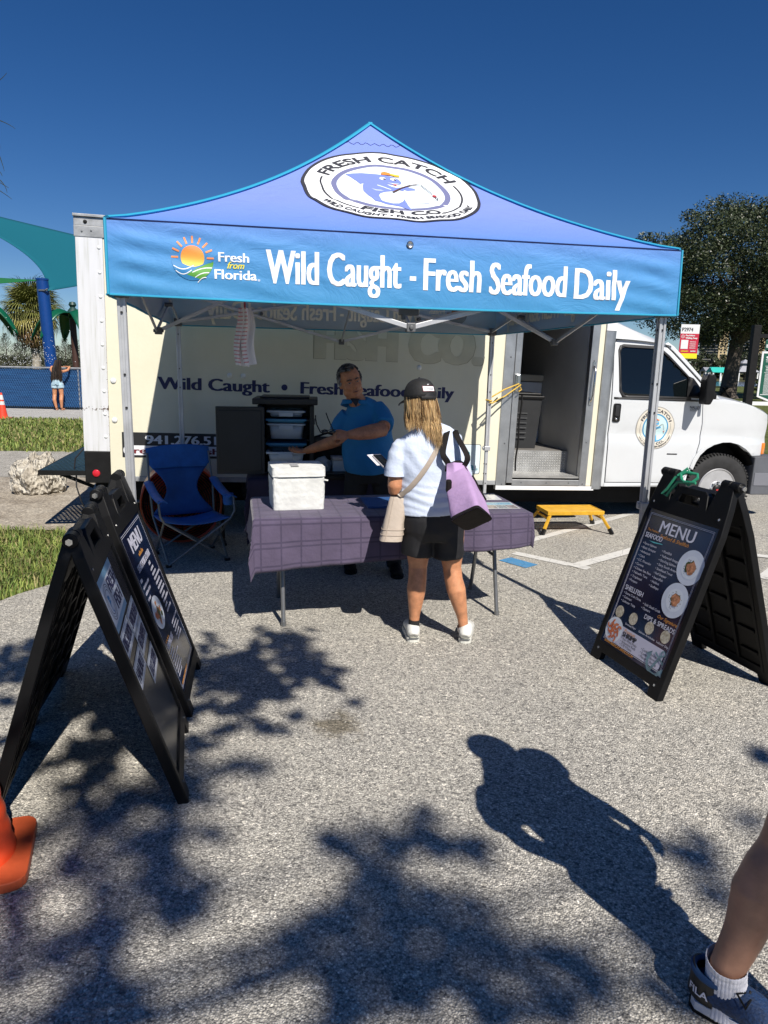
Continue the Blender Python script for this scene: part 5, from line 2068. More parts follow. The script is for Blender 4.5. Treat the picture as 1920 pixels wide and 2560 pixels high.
def tub(label, z, lid, h, y=0.0, fish=False):
    t = thing('food_tub', label, 'tub', V((-.875, 6.30, .745)) + Matrix.Rotation(.10, 3, 'Z') @ V((0, y, z)), .10, 'food tubs in the black cabinet')
    a = MB()
    a.grid(40, 2, lambda s, u: V((math.copysign(abs(cos(2 * pi * s)) ** .22, cos(2 * pi * s)) * (.135 + .018 * u), math.copysign(abs(sin(2 * pi * s)) ** .22, sin(2 * pi * s)) * (.16 + .018 * u), h * u)), 0, True)
    a.flat([(-.13, -.155), (.13, -.155), (.13, .155), (-.13, .155)], Matrix.Translation((0, 0, .004)))
    b = a.build('tub_body', m_tub, t, 40)
    sld = b.modifiers.new('thick', 'SOLIDIFY')
    sld.thickness = .004
    MB().prism(rrect(-.168, -.192, .168, .192, .02), .016, Matrix.Translation((0, 0, h - .012)), 0, [rrect(-.150, -.174, .150, .174, .015)]).bx(-.06, .06, -.20, -.185, h - .045, h - .01).build('tub_rim', m_tub, t, bevel=.004)
    if lid:
        MB().prism(rrect(-.172, -.196, .172, .196, .02), .014, Matrix.Translation((0, 0, h + .006))).prism(rrect(-.15, -.17, .15, .17, .02), .008, Matrix.Translation((0, 0, h + .021))).build('tub_lid', m_tlid, t, bevel=.003)
    if fish:
        f = MB()
        r = random.Random(3)
        for i in range(9):
            f.ell((r.uniform(-.09, .09), r.uniform(-.12, .1), h * .72), (.05, .025, .016), Matrix.Rotation(r.uniform(0, 3), 3, 'Z'), 10, 6)
        f.build('fish_fillet', mat('bagged_fish', (.45, .42, .42), .15, 0, .3, 20), t, True)
    return t


tub('topmost shallow white tub in the black cabinet, half in shadow', .495, False, .05)
tub('white food tub on the middle shelf of the black cabinet under a blue lid', .305, False, .13)
tub('lowest white tub pulled out of the black cabinet with bagged fish inside', .105, False, .10, -.13, True)
for z, lb in ((.462, 'upper blue tub lid on the shelf edge of the black cabinet'), (.255, 'lower blue tub lid on the shelf edge above the pulled-out tub')):
    l_ = MB().prism(rrect(-.175, -.215, .175, .19, .015), .016).prism(rrect(-.155, -.195, .155, .17, .015), .012, Matrix.Translation((0, 0, -.0125))).build('tub_lid', m_tlid, None, bevel=.003)
    l_.location = V((-.875, 6.30, .745 + z))
    l_.rotation_euler = (0, 0, .10)
    tag(l_, lb, 'lid', 'blue lids in the black cabinet')
# tubs, bag and scale beside the seller
w1 = thing('carton', 'grey white carton on the back table beside the seller', 'carton', (-.365, 6.16, .745), .2)
MB().bx(-.10, .10, -.09, .09, 0, .135).build('carton_body', m_tub, w1, bevel=.006)
MB().bx(-.105, .105, -.095, .095, .136, .16).build('carton_flap', mat('carton_grey', (.38, .36, .36), .6), w1, bevel=.004)
w2 = MB().ell((0, 0, .075), (.085, .07, .085), None, 20, 12)
w2.warp(lambda p: p + V((1, 1, 1)) * .02 * noise.noise(p * 22))
o = w2.build('plastic_bag', mat('crumpled_bag', (.30, .34, .36), .25, 0, .3, 25), None, True)
o.location = (-.545, 6.12, .745)
tag(o, 'crumpled clear plastic bag on the back table left of the carton', 'bag')
w3 = MB().bx(-.13, .13, -.10, .10, 0, .035).bx(-.11, .11, -.08, .08, .036, .046)
o = w3.build('weighing_scale', m_black, None, bevel=.006)
o.location = (-.40, 5.97, .745)
o.rotation_euler = (0, 0, .15)
tag(o, 'flat black weighing scale on the back table in front of the carton', 'scale')
w4 = thing('cooler_bag', 'black soft cooler bag on the back table between cabinet and seller', 'bag', (-.52, 6.36, .745), .1)
MB().bx(-.22, .22, -.14, .14, 0, .27).build('bag_body', m_black2, w4, bevel=.04, seg=3)
MB().tube([(-.14, -.15, .22), (-.12, -.17, .32), (0, -.16, .36), (.12, -.17, .32), (.14, -.15, .22)], .01, 8).build('bag_handle', m_black2, w4, True)

# ---- folding camp chair
m_chf = mat('chair_fabric_blue', (.015, .12, .42), .7, 0, .15, 9, .35, 20)
m_mesh = mat('chair_mesh_blue', (.014, .085, .28), .75, 0, .15, 9, .2, 90)
ch = thing('camp_chair', 'blue folding camp chair with cup holder arm in front of the orange fan', 'chair', (-1.69, 6.04, 0), pi + .52)
ch.scale = (.93, .92, .97)
ft = {(-1, 1): V((.27, .24, .02)), (1, 1): V((-.26, .25, .02)), (-1, -1): V((.27, -.24, .02)), (1, -1): V((-.27, -.24, .02))}
fx = [V((x, y, .02)) for x, y in ((.27, .26), (-.27, .26), (-.27, -.24), (.27, -.24))]
st_ = [V((.30, .30, .40)), V((-.30, .30, .40)), V((-.29, -.22, .36)), V((.29, -.22, .36))]
for a, b in ((0, 1), (1, 0), (1, 2), (2, 1), (2, 3), (3, 2), (3, 0), (0, 3)):
    off = V((0, .012, 0)) if a < b else V((0, -.012, 0))
    MB().tube([fx[a] + off, st_[b] + off], .0105, 8).build('leg', m_grey, ch, True)
for p in fx:
    MB().box(p - V((0, 0, .008)), (.05, .04, .024)).build('foot', m_black, ch, bevel=.005)
for s in (1, -1):
    MB().tube([(s * .29, -.22, .36), (s * .30, -.27, .62), (s * .29, -.36, .92)], .0105, 8).build('back_post', m_grey, ch, True)
    MB().tube([(s * .30, .30, .40), (s * .335, .31, .46), (s * .34, .27, .585)], .0105, 8).build('arm_post', m_grey, ch, True)
    ar = MB().grid(5, 15, lambda a, b, s=s: V((s * (.31 + (a - .5) * .085), -.27 + b * .60, .655 - .09 * b + .03 * (2 * b - 1) ** 2 - .018 * (2 * a - 1) ** 2)))
    aro = ar.build('armrest', m_chf, ch, True, recalc=False)
    aro.modifiers.new('thick', 'SOLIDIFY').thickness = .008
seat = MB().grid(15, 13, lambda a, b: V(((2 * a - 1) * (.30 - .01 * b), .31 - .53 * b, .405 - .035 * b - .06 * sin(pi * a) * (1 - .3 * abs(2 * b - 1)) - .01 * sin(pi * b))))
so_ = seat.build('seat', m_chf, ch, True, recalc=False)
so_.modifiers.new('thick', 'SOLIDIFY').thickness = .006


def backpt(a, b):
    w = .30 - .155 * sin(pi * min(1, b * 1.25)) ** 1.3 if b < .8 else .30
    zt = .36 + .60 * b + (.03 * (1 - (2 * a - 1) ** 2) if b > .9 else 0)
    return V(((2 * a - 1) * w, -.22 - .16 * b ** 1.4 - .05 * sin(pi * a) * sin(pi * b), zt))


def bw(a, b0, b1, t):
    b = b0 + (b1 - b0) * t
    return backpt(a, b)


for nm, b0, b1, mt in (('back_mesh', 0, .70, m_mesh), ('back_band', .70, 1.0, m_chf)):
    q = MB().grid(17, 11, lambda a, t, b0=b0, b1=b1: bw(a, b0, b1, t)).build(nm, mt, ch, True, recalc=False)
    q.modifiers.new('thick', 'SOLIDIFY').thickness = .007 if nm == 'back_band' else .003
MB().lathe([(.042, 0), (.048, .02), (.05, .10), (.045, .10), (.04, .01)], 16, (-.31, .20, .50)).build('cup_holder', m_chf, ch, True)

# ---- orange drum fan
fan = thing('drum_fan', 'big orange drum fan with black wire grille behind the blue chair', 'fan', (-1.90, 6.52, 0), .30)
m_fan = mat('fan_orange', (.42, .055, .02), .35, 0, .1, 5, coat=.2)
rotx = Matrix.Rotation(pi / 2, 3, 'X')
MB().lathe([(.355, -.15), (.365, -.155), (.365, .155), (.355, .16), (.345, .15), (.345, -.15), (.355, -.15)], 48, (0, 0, .41), rotx).build('drum', m_fan, fan, 40)
gr = MB()
for i in range(15):
    r = .04 + i * .0215
    gr.tube([(r * cos(2 * pi * k / 36), -.165 + .03 * (r / .36) ** 2, .41 + r * sin(2 * pi * k / 36)) for k in range(36)], .0045, 4, closed=True)
for k in range(12):
    a = 2 * pi * k / 12
    gr.tube([(.03 * cos(a), -.168, .41 + .03 * sin(a)), (.35 * cos(a), -.138, .41 + .35 * sin(a))], .003, 4)
gr.build('grille', m_black, fan)
for k in range(4):
    a = 2 * pi * k / 4 + .3
    q = Matrix.Rotation(-a, 3, 'Y')
    MB().grid(8, 4, lambda s, t: q @ V((.06 + .26 * s, (t - .5) * .12, (t - .5) * .20 * (.5 + .5 * s))) + V((0, 0, .41))).build('blade', m_fan, fan, True, recalc=False)
MB().lathe([(0, -.10), (.06, -.09), (.07, .0), (.07, .12), (0, .13)], 20, (0, 0, .41), rotx).build('motor', m_black, fan, True)
for s in (-1, 1):
    MB().tube([(s * .375, 0, .41), (s * .38, 0, .03), (s * .38, .22, .02), (s * .38, -.22, .02)], .014, 8).build('stand', m_black, fan, True)

# ---- towel hung from the canopy frame, elastic cord on the door
tw = thing('towel', 'white tea towel with pink stripes hanging from the canopy frame', 'towel', at(612, 770, 4.55))
tw.rotation_euler = (0, 0, .25)


def twmat(nt, N, L, b):
    uv = N('ShaderNodeUVMap')
    sp = N('ShaderNodeSeparateXYZ')
    L(uv.outputs[0], sp.inputs[0])
    w = N('ShaderNodeMath', operation='MULTIPLY')
    w.inputs[1].default_value = 15
    L(sp.outputs['Y'], w.inputs[0])
    fr = N('ShaderNodeMath', operation='FRACT')
    L(w.outputs[0], fr.inputs[0])
    lt = N('ShaderNodeMath', operation='LESS_THAN')
    lt.inputs[1].default_value = .35
    L(fr.outputs[0], lt.inputs[0])
    g_ = N('ShaderNodeMath', operation='GREATER_THAN')
    g_.inputs[1].default_value = .3
    L(sp.outputs['Y'], g_.inputs[0])
    x_ = N('ShaderNodeMath', operation='LESS_THAN')
    x_.inputs[1].default_value = .42
    L(sp.outputs['X'], x_.inputs[0])
    m1 = N('ShaderNodeMath', operation='MULTIPLY')
    L(lt.outputs[0], m1.inputs[0])
    L(x_.outputs[0], m1.inputs[1])
    mx = N('ShaderNodeMix', data_type='RGBA')
    L(m1.outputs[0], mx.inputs['Factor'])
    mx.inputs['A'].default_value = (.74, .70, .70, 1)
    mx.inputs['B'].default_value = (.62, .30, .30, 1)
    L(mx.outputs['Result'], b.inputs['Base Color'])
    b.inputs['Roughness'].default_value = .9


m_tw = node_mat('tea_towel_cloth', twmat)
for i, (x0, w0, w1, d, ln) in enumerate(((-.012, .026, .05, .0, .345), (.010, .026, .046, -.018, .35))):
    def twp(s, t, x0=x0, w0=w0, w1=w1, d=d, ln=ln, i=i):
        w = w0 + (w1 - w0) * min(1, t * 2.2)
        return V((x0 + (2 * s - 1) * w * (.85 if t > .4 else 1) + .014 * (i - .5) * 2 * t + .008 * sin(t * 7), d + .018 * sin(s * 9 + t * 3 + i) * (1 - .5 * t), -ln * t + .012 * s * t * (1 if i else -1)))
    tb = MB()
    tb.grid(17, 25, twp, uv=True)
    tb.build('cloth_fold', m_tw, tw, True, recalc=False)
MB().tube([(0, 0, .0), (.0, .0, .12), (0, .03, .20)], .006, 6).build('hanging_loop', mat('loop_red', (.35, .05, .05), .7), tw, True)
bc = MB()
P0 = Matrix.Translation((-1.391, 3.689, 0)) @ Matrix.Rotation(.189, 4, 'Z') @ V((W - IN, W - IN, 1.36))
P1 = in_truck(3.42, -.05, 1.02)
bc.tube([P0 + V((.03, -.02, 0)), P0 + V((0, -.035, .005)), P0 + V((-.03, -.01, .01)), P0 + V((0, .03, .02)), P1.lerp(P0, .5) + V((0, 0, .04)), P1 + V((0, -.02, .03)), P1 + V((.03, -.02, -.03)), P1 + V((0, -.03, -.05))], .0075, 7)
bc.tube([P1 + V((.02, -.03, .02)), P1.lerp(P0, .45) + V((0, -.01, -.03)), P0 + V((.03, -.03, -.02)), P0 + V((0, -.04, -.015))], .0075, 7)
el = bc.build('bungee_cord', mat('bungee_yellow', (.55, .36, .06), .7, 0, .3, 90), None, True)
tag(el, 'yellow bungee cord tied from the canopy leg to the truck door latch', 'cord')
hk = MB().tube([P1.lerp(P0, .62) + V((.02, -.03, -.025)), P1.lerp(P0, .75) + V((0, -.05, -.04)), P1.lerp(P0, .85) + V((0, -.02, -.03)), P1.lerp(P0, .72) + V((0, -.01, -.01))], .007, 6)
hk.build('bungee_hook', m_black, el, True)

# ---- yellow step stool
sl_ = thing('step_stool', 'yellow metal folding step stool with slatted top on the parking lines', 'stool', (1.99, 7.46, 0), .14)
m_ylw = mat('stool_yellow', (.62, .34, .02), .45, .1, .12, 12)
for i in range(5):
    MB().bx(-.30, .30, -.165 + i * .067, -.165 + i * .067 + .052, .218, .232).build('slat', m_ylw, sl_, bevel=.003)
MB().bx(-.31, .31, -.178, -.166, .195, .236).bx(-.31, .31, .166, .178, .195, .236).bx(-.31, -.298, -.166, .166, .195, .236).bx(.298, .31, -.166, .166, .195, .236).build('stool_frame', m_ylw, sl_, bevel=.003)
for sx in (-1, 1):
    for sy in (-1, 1):
        lg = MB().bar((sx * .27, sy * .15, .21), (sx * .37, sy * .235, .03), .030, .026).build('leg', m_ylw, sl_, bevel=.003)
        MB().bar((sx * .355, sy * .222, .058), (sx * .385, sy * .248, .0), .040, .036).build('rubber_foot', m_black, lg, bevel=.004)
    MB().bar((sx * .30, -.17, .155), (sx * .30, .17, .155), .018, .018).build('crossbar', m_ylw, sl_)


# ---- traffic cones
def cone(label, loc, rz, s, dirty):
    t = thing('traffic_cone', label, 'cone', loc, rz, 'orange traffic cones')
    m1 = mat('cone_orange', (.75, .075, .02) if dirty else (.80, .06, .025), .45, 0, .12, 9, .25, 22)
    m2 = mat('cone_collar', (.22, .23, .24) if dirty else (.62, .62, .63), .35, 0, .35 if dirty else .08, 30)
    mb_ = mat('cone_base', (.42, .075, .025) if dirty else (.75, .06, .025), .5, 0, .2, 8)
    MB().prism(rrect(-.185 * s, -.185 * s, .185 * s, .185 * s, .05 * s), .035 * s).build('base', mb_, t, bevel=.012 * s)
    r = lambda z: (.135 - .108 * z / .72) * s
    pr = [(r(z / 40 * .72) * (1 + (.022 * sin(z * 1.6) if dirty and z < 22 else 0)), .035 * s + z / 40 * .70 * s) for z in range(41)]
    MB().lathe(pr + [(.014 * s, .742 * s), (0, .742 * s)], 30).build('cone_body', m1, t, 60)
    for z0, z1 in ((.40, .50), (.545, .68)):
        pr = [(r(z - .035) + .0025 * s, z * s) for z in (z0, (z0 + z1) / 2, z1)]
        MB().lathe([(r(z0) - .01, z0 * s)] + pr + [(r(z1) - .01, z1 * s)], 30).build('reflective_collar', m2, t, True)
    return t


cone('faded orange traffic cone cut off at the lower left, grey collar', (-1.375, 2.12, 0), .35, 1.0, True)
cone('small bright orange cone with two white bands by the blue fence', (-10.72, 19.95, -.02), .1, .97, False)

# ---- coral rock on the dirt
rk = MB().ell((0, 0, 0), (.52, .42, .33), None, 72, 48)


def rockf(p):
    n_ = p.normalized()
    d = .10 * noise.noise(n_ * 2.1) + .05 * noise.noise(n_ * 5 + V((3, 0, 0))) + .025 * noise.noise(n_ * 12)
    c = noise.cell(n_ * 9)
    d -= .045 * max(0, noise.noise(n_ * 7.5 + V((9, 1, 4))) - .18) * 2.2
    q = p * (1 + d / .42)
    if q.z < -.16:
        q.z = -.16 + (q.z + .16) * .2
    return q


rk.warp(rockf)


def rockm(nt, N, L, b):
    tc = N('ShaderNodeTexCoord')
    a = N('ShaderNodeTexNoise', Scale=4.5, Detail=9.0, Roughness=.7)
    v = N('ShaderNodeTexVoronoi', Scale=16.0)
    L(tc.outputs['Object'], a.inputs['Vector'])
    L(tc.outputs['Object'], v.inputs['Vector'])
    r = ramp(N, [(.32, (.22, .19, .15)), (.48, (.46, .42, .35)), (.7, (.62, .59, .52))])
    L(a.outputs['Fac'], r.inputs[0])
    q = ramp(N, [(.0, (.3, .28, .25)), (.22, (1, 1, 1))])
    L(v.outputs['Distance'], q.inputs[0])
    mx = N('ShaderNodeMix', data_type='RGBA', blend_type='MULTIPLY')
    mx.inputs['Factor'].default_value = .7
    L(r.outputs[0], mx.inputs['A'])
    L(q.outputs[0], mx.inputs['B'])
    L(mx.outputs['Result'], b.inputs['Base Color'])
    b.inputs['Roughness'].default_value = .95
    bp = N('ShaderNodeBump', Strength=1.0, Distance=.04)
    L(v.outputs['Distance'], bp.inputs['Height'])
    L(bp.outputs[0], b.inputs['Normal'])


rko = rk.build('coral_rock', node_mat('coral_rock', rockm), None, True)
rko.scale = (.62, .70, .98)
rko.location = (-4.47, 9.05, .15)
rko.rotation_euler = (0, 0, .3)
tag(rko, 'pale pitted coral boulder lying on the sandy dirt behind the truck', 'rock')
# ------------------------------------------------------------------ far left: splash park, palm, far shore
m_water = node_mat('lake_water', lambda nt, N, L, b: (
    setattr(b.inputs['Base Color'], 'default_value', (.03, .055, .085, 1)), setattr(b.inputs['Roughness'], 'default_value', .12),
    (lambda tc, w, bp: (L(tc.outputs['Object'], w.inputs['Vector']), L(w.outputs['Fac'], bp.inputs['Height']), L(bp.outputs[0], b.inputs['Normal'])))(
        N('ShaderNodeTexCoord'), N('ShaderNodeTexNoise', Scale=.9, Detail=6.0), N('ShaderNodeBump', Strength=.5, Distance=.25))))
sheet('lake', [(-300, 52), (-20, 60), (20, 84), (60, 92), (300, 96), (500, 260), (90, 138), (40, 128), (-40, 106), (-300, 106)], -.02, m_water)
m_shore = node_mat('far_shore_grass', soil((.07, .075, .03), (.11, .105, .05), (.17, .15, .08), .3, 4))
fs_ = MB()
fs_.add([(-300, 106, -.02), (-40, 106, -.02), (40, 128, -.02), (90, 138, -.02), (500, 260, -.02), (500, 420, 1.0), (90, 300, 1.0), (-300, 300, 1.0)], [(0, 1, 2, 3, 4, 5, 6, 7)])
tag(fs_.build('far_shore', m_shore, recalc=False), kind='structure')

# fence: rail, posts, blue screen, wire
fn_ = thing('chain_link_fence', 'chain-link fence with blue privacy screen and grey top rail along the pavement', 'fence', (-12, 23.35, .03), .0)
m_scr = node_mat('blue_screen', lambda nt, N, L, b: (
    setattr(b.inputs['Roughness'], 'default_value', .75),
    (lambda tc, mp, n, r, n2, bp: (L(tc.outputs['Object'], mp.inputs[0]), L(mp.outputs[0], n.inputs['Vector']), L(n.outputs['Fac'], r.inputs[0]), L(r.outputs[0], b.inputs['Base Color']),
                                   L(n.outputs['Fac'], bp.inputs['Height']), L(bp.outputs[0], b.inputs['Normal'])))(
        N('ShaderNodeTexCoord'), N('ShaderNodeMapping', Scale=(.6, 1, 9)), N('ShaderNodeTexNoise', Scale=2.2, Detail=7.0, Roughness=.65),
        ramp(N, [(.3, (.008, .04, .13)), (.55, (.012, .075, .22)), (.75, (.02, .12, .32))]), None, N('ShaderNodeBump', Strength=.6, Distance=.05))))
MB().grid(90, 10, lambda s, t: V((-28 + 37 * s, .03 + .02 * noise.noise(V((s * 60, t * 3, 0))), .06 + 1.22 * t))).build('privacy_screen', m_scr, fn_, True)
MB().cyl((-28, 0, 1.33), (9, 0, 1.33), .028, n=8).build('top_rail', m_alu_d, fn_, True)
MB().cyl((-28, 0, .06), (9, 0, .06), .02, n=6).build('bottom_rail', m_black2, fn_, True)
for i in range(9):
    MB().cyl((-20.4 + 3.2 * i, .03, 0), (-20.4 + 3.2 * i, .03, 1.36), .03, n=8).build('post', m_alu_d, fn_, True)
wr = MB()
for i in range(125):
    x = -3.5 + i * .075
    for d in (-1, 1):
        a, b = V((x, -.02, .06)), V((x + d * .62, -.02, 1.32))
        t = (b - a).normalized().cross(V((0, 1, 0))) * .004
        wr.add([a - t, a + t, b + t, b - t, (a.x, -.028, a.z), (b.x, -.028, b.z)], [(0, 1, 4), (3, 2, 5), (0, 4, 5, 3), (4, 1, 2, 5)])
tag(wr.build('wire_mesh', mat('blue_coated_wire', (.03, .10, .22), .4), fn_), kind='stuff')

m_pole = mat('pole_blue_paint', (.003, .042, .20), .35, 0, .08, 3, coat=.1)
pl_ = thing('shade_pole', 'tall blue steel pole holding the teal shade sail', 'pole', (-12.02, 26, 0))
MB().cyl((0, 0, 0), (-.155, 0, 4.36), .21, .20, 24).build('pole_tube', m_pole, pl_, True)
MB().lathe([(.0, 4.40), (.215, 4.39), (.215, 4.33), (.20, 4.32)], 24, (-.155, 0, 0)).build('pole_cap', m_pole, pl_, True)
MB().tube([(-.02, -.2, 3.98), (.06, -.24, 4.0), (.12, -.22, 4.03)], .02, 6).box((-.05, -.2, 3.98), (.3, .06, .05)).build('bracket', m_grey, pl_)


def sail(name, label, A, B, P, mt, k=(.0, .0, .0), bow=0.3):
    G = (A + B + P) / 3
    n = 26
    vs, idx, fs = [], {}, []
    for i in range(n + 1):
        for j in range(n + 1 - i):
            a, b = i / n, j / n
            c = 1 - a - b
            p = A * a + B * b + P * c
            p = p + (G - (A + P) / 2) * (4 * a * c * k[0] * (1 - b)) + (G - (B + P) / 2) * (4 * b * c * k[1] * (1 - a)) + (G - (A + B) / 2) * (4 * a * b * k[2] * (1 - c))
            p = p + V((0, bow * sin(pi * a) * sin(pi * b), -.25 * bow * 27 * a * b * c))
            idx[i, j] = len(vs)
            vs.append(p)
    for i in range(n):
        for j in range(n - i):
            fs.append((idx[i, j], idx[i + 1, j], idx[i, j + 1]))
            if i + j < n - 1:
                fs.append((idx[i + 1, j], idx[i + 1, j + 1], idx[i, j + 1]))
    o = MB().add(vs, fs).build(name, mt, None, True, recalc=False)
    s = o.modifiers.new('thick', 'SOLIDIFY')
    s.thickness = .02
    return tag(o, label, 'sail', 'shade sails over the splash park')


def sailmat(c):
    def f(nt, N, L, b):
        b.inputs['Base Color'].default_value = (*c, 1)
        b.inputs['Roughness'].default_value = .8
        tr = N('ShaderNodeBsdfTranslucent')
        tr.inputs[0].default_value = (*c, 1)
        mx = N('ShaderNodeMixShader')
        mx.inputs[0].default_value = .4
        L(b.outputs[0], mx.inputs[1])
        L(tr.outputs[0], mx.inputs[2])
        L(mx.outputs[0], nt.nodes['Material Output'].inputs[0])
    return f


m_tsail = node_mat('sail_teal', sailmat((.004, .17, .24)))
m_gsail = node_mat('sail_green', sailmat((.02, .22, .07)))
sail('shade_sail', 'teal shade sail stretched from the blue pole towards the truck roof', at(-300, 470, 30), at(470, 655, 37), at(118, 728, 25.8), m_tsail, (.50, -.05, 0), .2)
sail('shade_sail', 'thin green shade sail edge reaching the blue pole top from the left', at(-260, 680, 33), at(-260, 735, 27), at(100, 700, 26.1), m_gsail, (0, .12, 0), .05)

# ---- palms
m_fr1 = mat('palm_green', (.14, .15, .035), .6, 0, .3, 1.5)
m_fr2 = mat('palm_yellow', (.27, .24, .065), .6, 0, .3, 1.5)
m_fr3 = mat('palm_dead', (.17, .105, .05), .8, 0, .3, 1.5)


def fan_leaf(seed, size, droop):
    r = random.Random(seed)
    mb = MB()
    mb.tube([(0, 0, 0), (size * .35, 0, size * .03), (size * .62, 0, 0)], [.03, .02, .014], 4)
    n = 22
    for i in range(n):
        a = -1.75 + 3.5 * i / (n - 1)
        d = V((cos(a), sin(a), 0))
        sd = V((-sin(a), cos(a), 0))
        o = V((size * .58, 0, 0))
        l = size * (.62 + .16 * cos(a)) * r.uniform(.85, 1.08)
        w = size * .022
        p1 = o + d * l * .55 - V((0, 0, droop * l * .16))
        p2 = o + d * l * .85 - V((0, 0, droop * l * .45))
        p3 = o + d * l * .98 - V((0, 0, droop * l * .80))
        mb.add([o - sd * .01, o + sd * .01, p1 - sd * w, p1 + sd * w, p2 - sd * w * .6, p2 + sd * w * .6, p3], [(0, 1, 3, 2), (2, 3, 5, 4), (4, 5, 6)])
    return mb.mesh('frond')


def fan_palm(name, label, base, h, crown_r, seed, group=None):
    r = random.Random(seed)
    t = thing(name, label, 'palm', base, 0, group)
    MB().tube([(0, 0, 0), (.04, 0, h * .4), (-.03, 0, h * .8), (0, 0, h)], [.30, .22, .21, .24], 12).build('trunk', mat('palm_trunk', (.30, .27, .22), .9, 0, .3, 6, .6, 12), t, True)
    meshes = []
    for i, (mt, dr) in enumerate(((m_fr1, .6), (m_fr1, .9), (m_fr2, .9), (m_fr2, 1.1), (m_fr3, 1.5))):
        me = fan_leaf(seed * 10 + i, crown_r, dr)
        me.materials.append(mt)
        meshes.append(me)
    for i in range(115):
        q = (i + .5) / 115
        el = R(86) - R(152) * q ** .95
        az = i * 2.39996 + r.uniform(-.2, .2)
        me = meshes[r.choice((0, 0, 1)) if q < .45 else (r.choice((0, 1, 2, 3, 2)) if q < .74 else r.choice((4, 4, 3)))]
        piece('frond', me, t, (.12 * cos(az), .12 * sin(az), h + .25 * (1 - q) - .35 * q), (0, -el + r.uniform(-.15, .15), az), [r.uniform(.85, 1.08)] * 3)
    return t


fan_palm('cabbage_palm', 'shaggy cabbage palm with brown skirt behind the blue pole', (-19.4, 40, 0), 4.15, 1.22, 3)


def spray_palm(label, base, h, n, a0):
    t = thing('spray_palm', label, 'water feature', base, 0, 'green metal spray palms')
    MB().cyl((0, 0, 0), (-.03, 0, h), .13, .11, 16).build('post', mat('spray_post_brown', (.055, .025, .018), .5), t, True)
    MB().lathe([(.0, h + .62), (.10, h + .6), (.14, h + .5), (.08, h + .42), (.16, h + .32), (.22, h + .22), (.12, h)], 14).build('nozzle_head', mat('spray_head', (.015, .05, .045), .5), t, True)
    m_sg = mat('spray_frond_green', (.004, .085, .045), .35, 0, .1, 4)
    for i in range(n):
        a = a0 + 2 * pi * i / n
        d, s = V((cos(a), sin(a), 0)), V((-sin(a), cos(a), 0))
        def fp(u, v, d=d, s=s):
            w = .30 * sin(pi * min(1, .14 + u * .86)) ** .6
            return V((0, 0, h + .15)) + d * (1.55 * u ** .9) + s * (w * (2 * v - 1)) + V((0, 0, .38 * sin(u * 2.2) - 1.15 * u ** 2.4 + .12 * abs(2 * v - 1) * -1))
        o = MB().grid(16, 7, fp).build('metal_frond', m_sg, t, True, recalc=False)
        o.modifiers.new('thick', 'SOLIDIFY').thickness = .04
    return t


spray_palm('green metal spray palm on a brown post beside the truck corner', (-11.68, 27.2, 0), 3.1, 6, .12)
spray_palm('green metal spray palm reaching into the left edge of the photo', (-15.05, 26.6, 0), 3.25, 6, .04)

dr_ = MB()
r = random.Random(5)
for i in range(260):
    x = r.choice((-13.2, -12.9, -12.3, -11.8)) + r.gauss(0, .45)
    z = 1.4 + abs(r.gauss(0, .55))
    y = 25.0 + r.uniform(-.5, .8)
    s = r.uniform(.006, .016)
    dr_.add([(x, y, z + s), (x + s, y, z), (x, y + s, z), (x - s, y, z), (x, y - s, z), (x, y, z - s * 1.6)], [(0, 1, 2), (0, 2, 3), (0, 3, 4), (0, 4, 1), (5, 2, 1), (5, 3, 2), (5, 4, 3), (5, 1, 4)])
tag(dr_.build('water_spray', mat('water_drops', (.8, .82, .85), .1)), kind='stuff')


# ---- trees made of limbs and many small leaves
def leaf_crown(mb, r, clumps, per, size, rad, flat=.6, mats=3):
    for c, cr in clumps:
        for i in range(per):
            while True:
                q = V((r.uniform(-1, 1), r.uniform(-1, 1), r.uniform(-1, 1)))
                if q.length < 1:
                    break
            q = q * (.55 + .45 * q.length)
            p = c + V((q.x * cr, q.y * cr, q.z * cr * flat))
            a = V((r.uniform(-1, 1), r.uniform(-1, 1), r.uniform(-.7, .7))).normalized()
            b = a.orthogonal().normalized()
            b = (b * cos(r.uniform(0, 6)) + a.cross(b) * sin(r.uniform(0, 6))).normalized()
            l, w = size * r.uniform(.6, 1.3), size * r.uniform(.25, .45)
            mb.add([p - a * l, p + b * w, p + a * l, p - b * w], [(0, 1, 2, 3)], r.randrange(mats))


m_ol1 = mat('oak_leaf_dark', (.022, .034, .013), .45, 0, .3, 1)
m_ol2 = mat('oak_leaf', (.036, .052, .020), .45, 0, .3, 1)
m_ol3 = mat('oak_leaf_pale', (.07, .085, .038), .5, 0, .3, 1)
m_bark = mat('oak_bark', (.085, .070, .058), .95, 0, .4, 3, .9, 9)


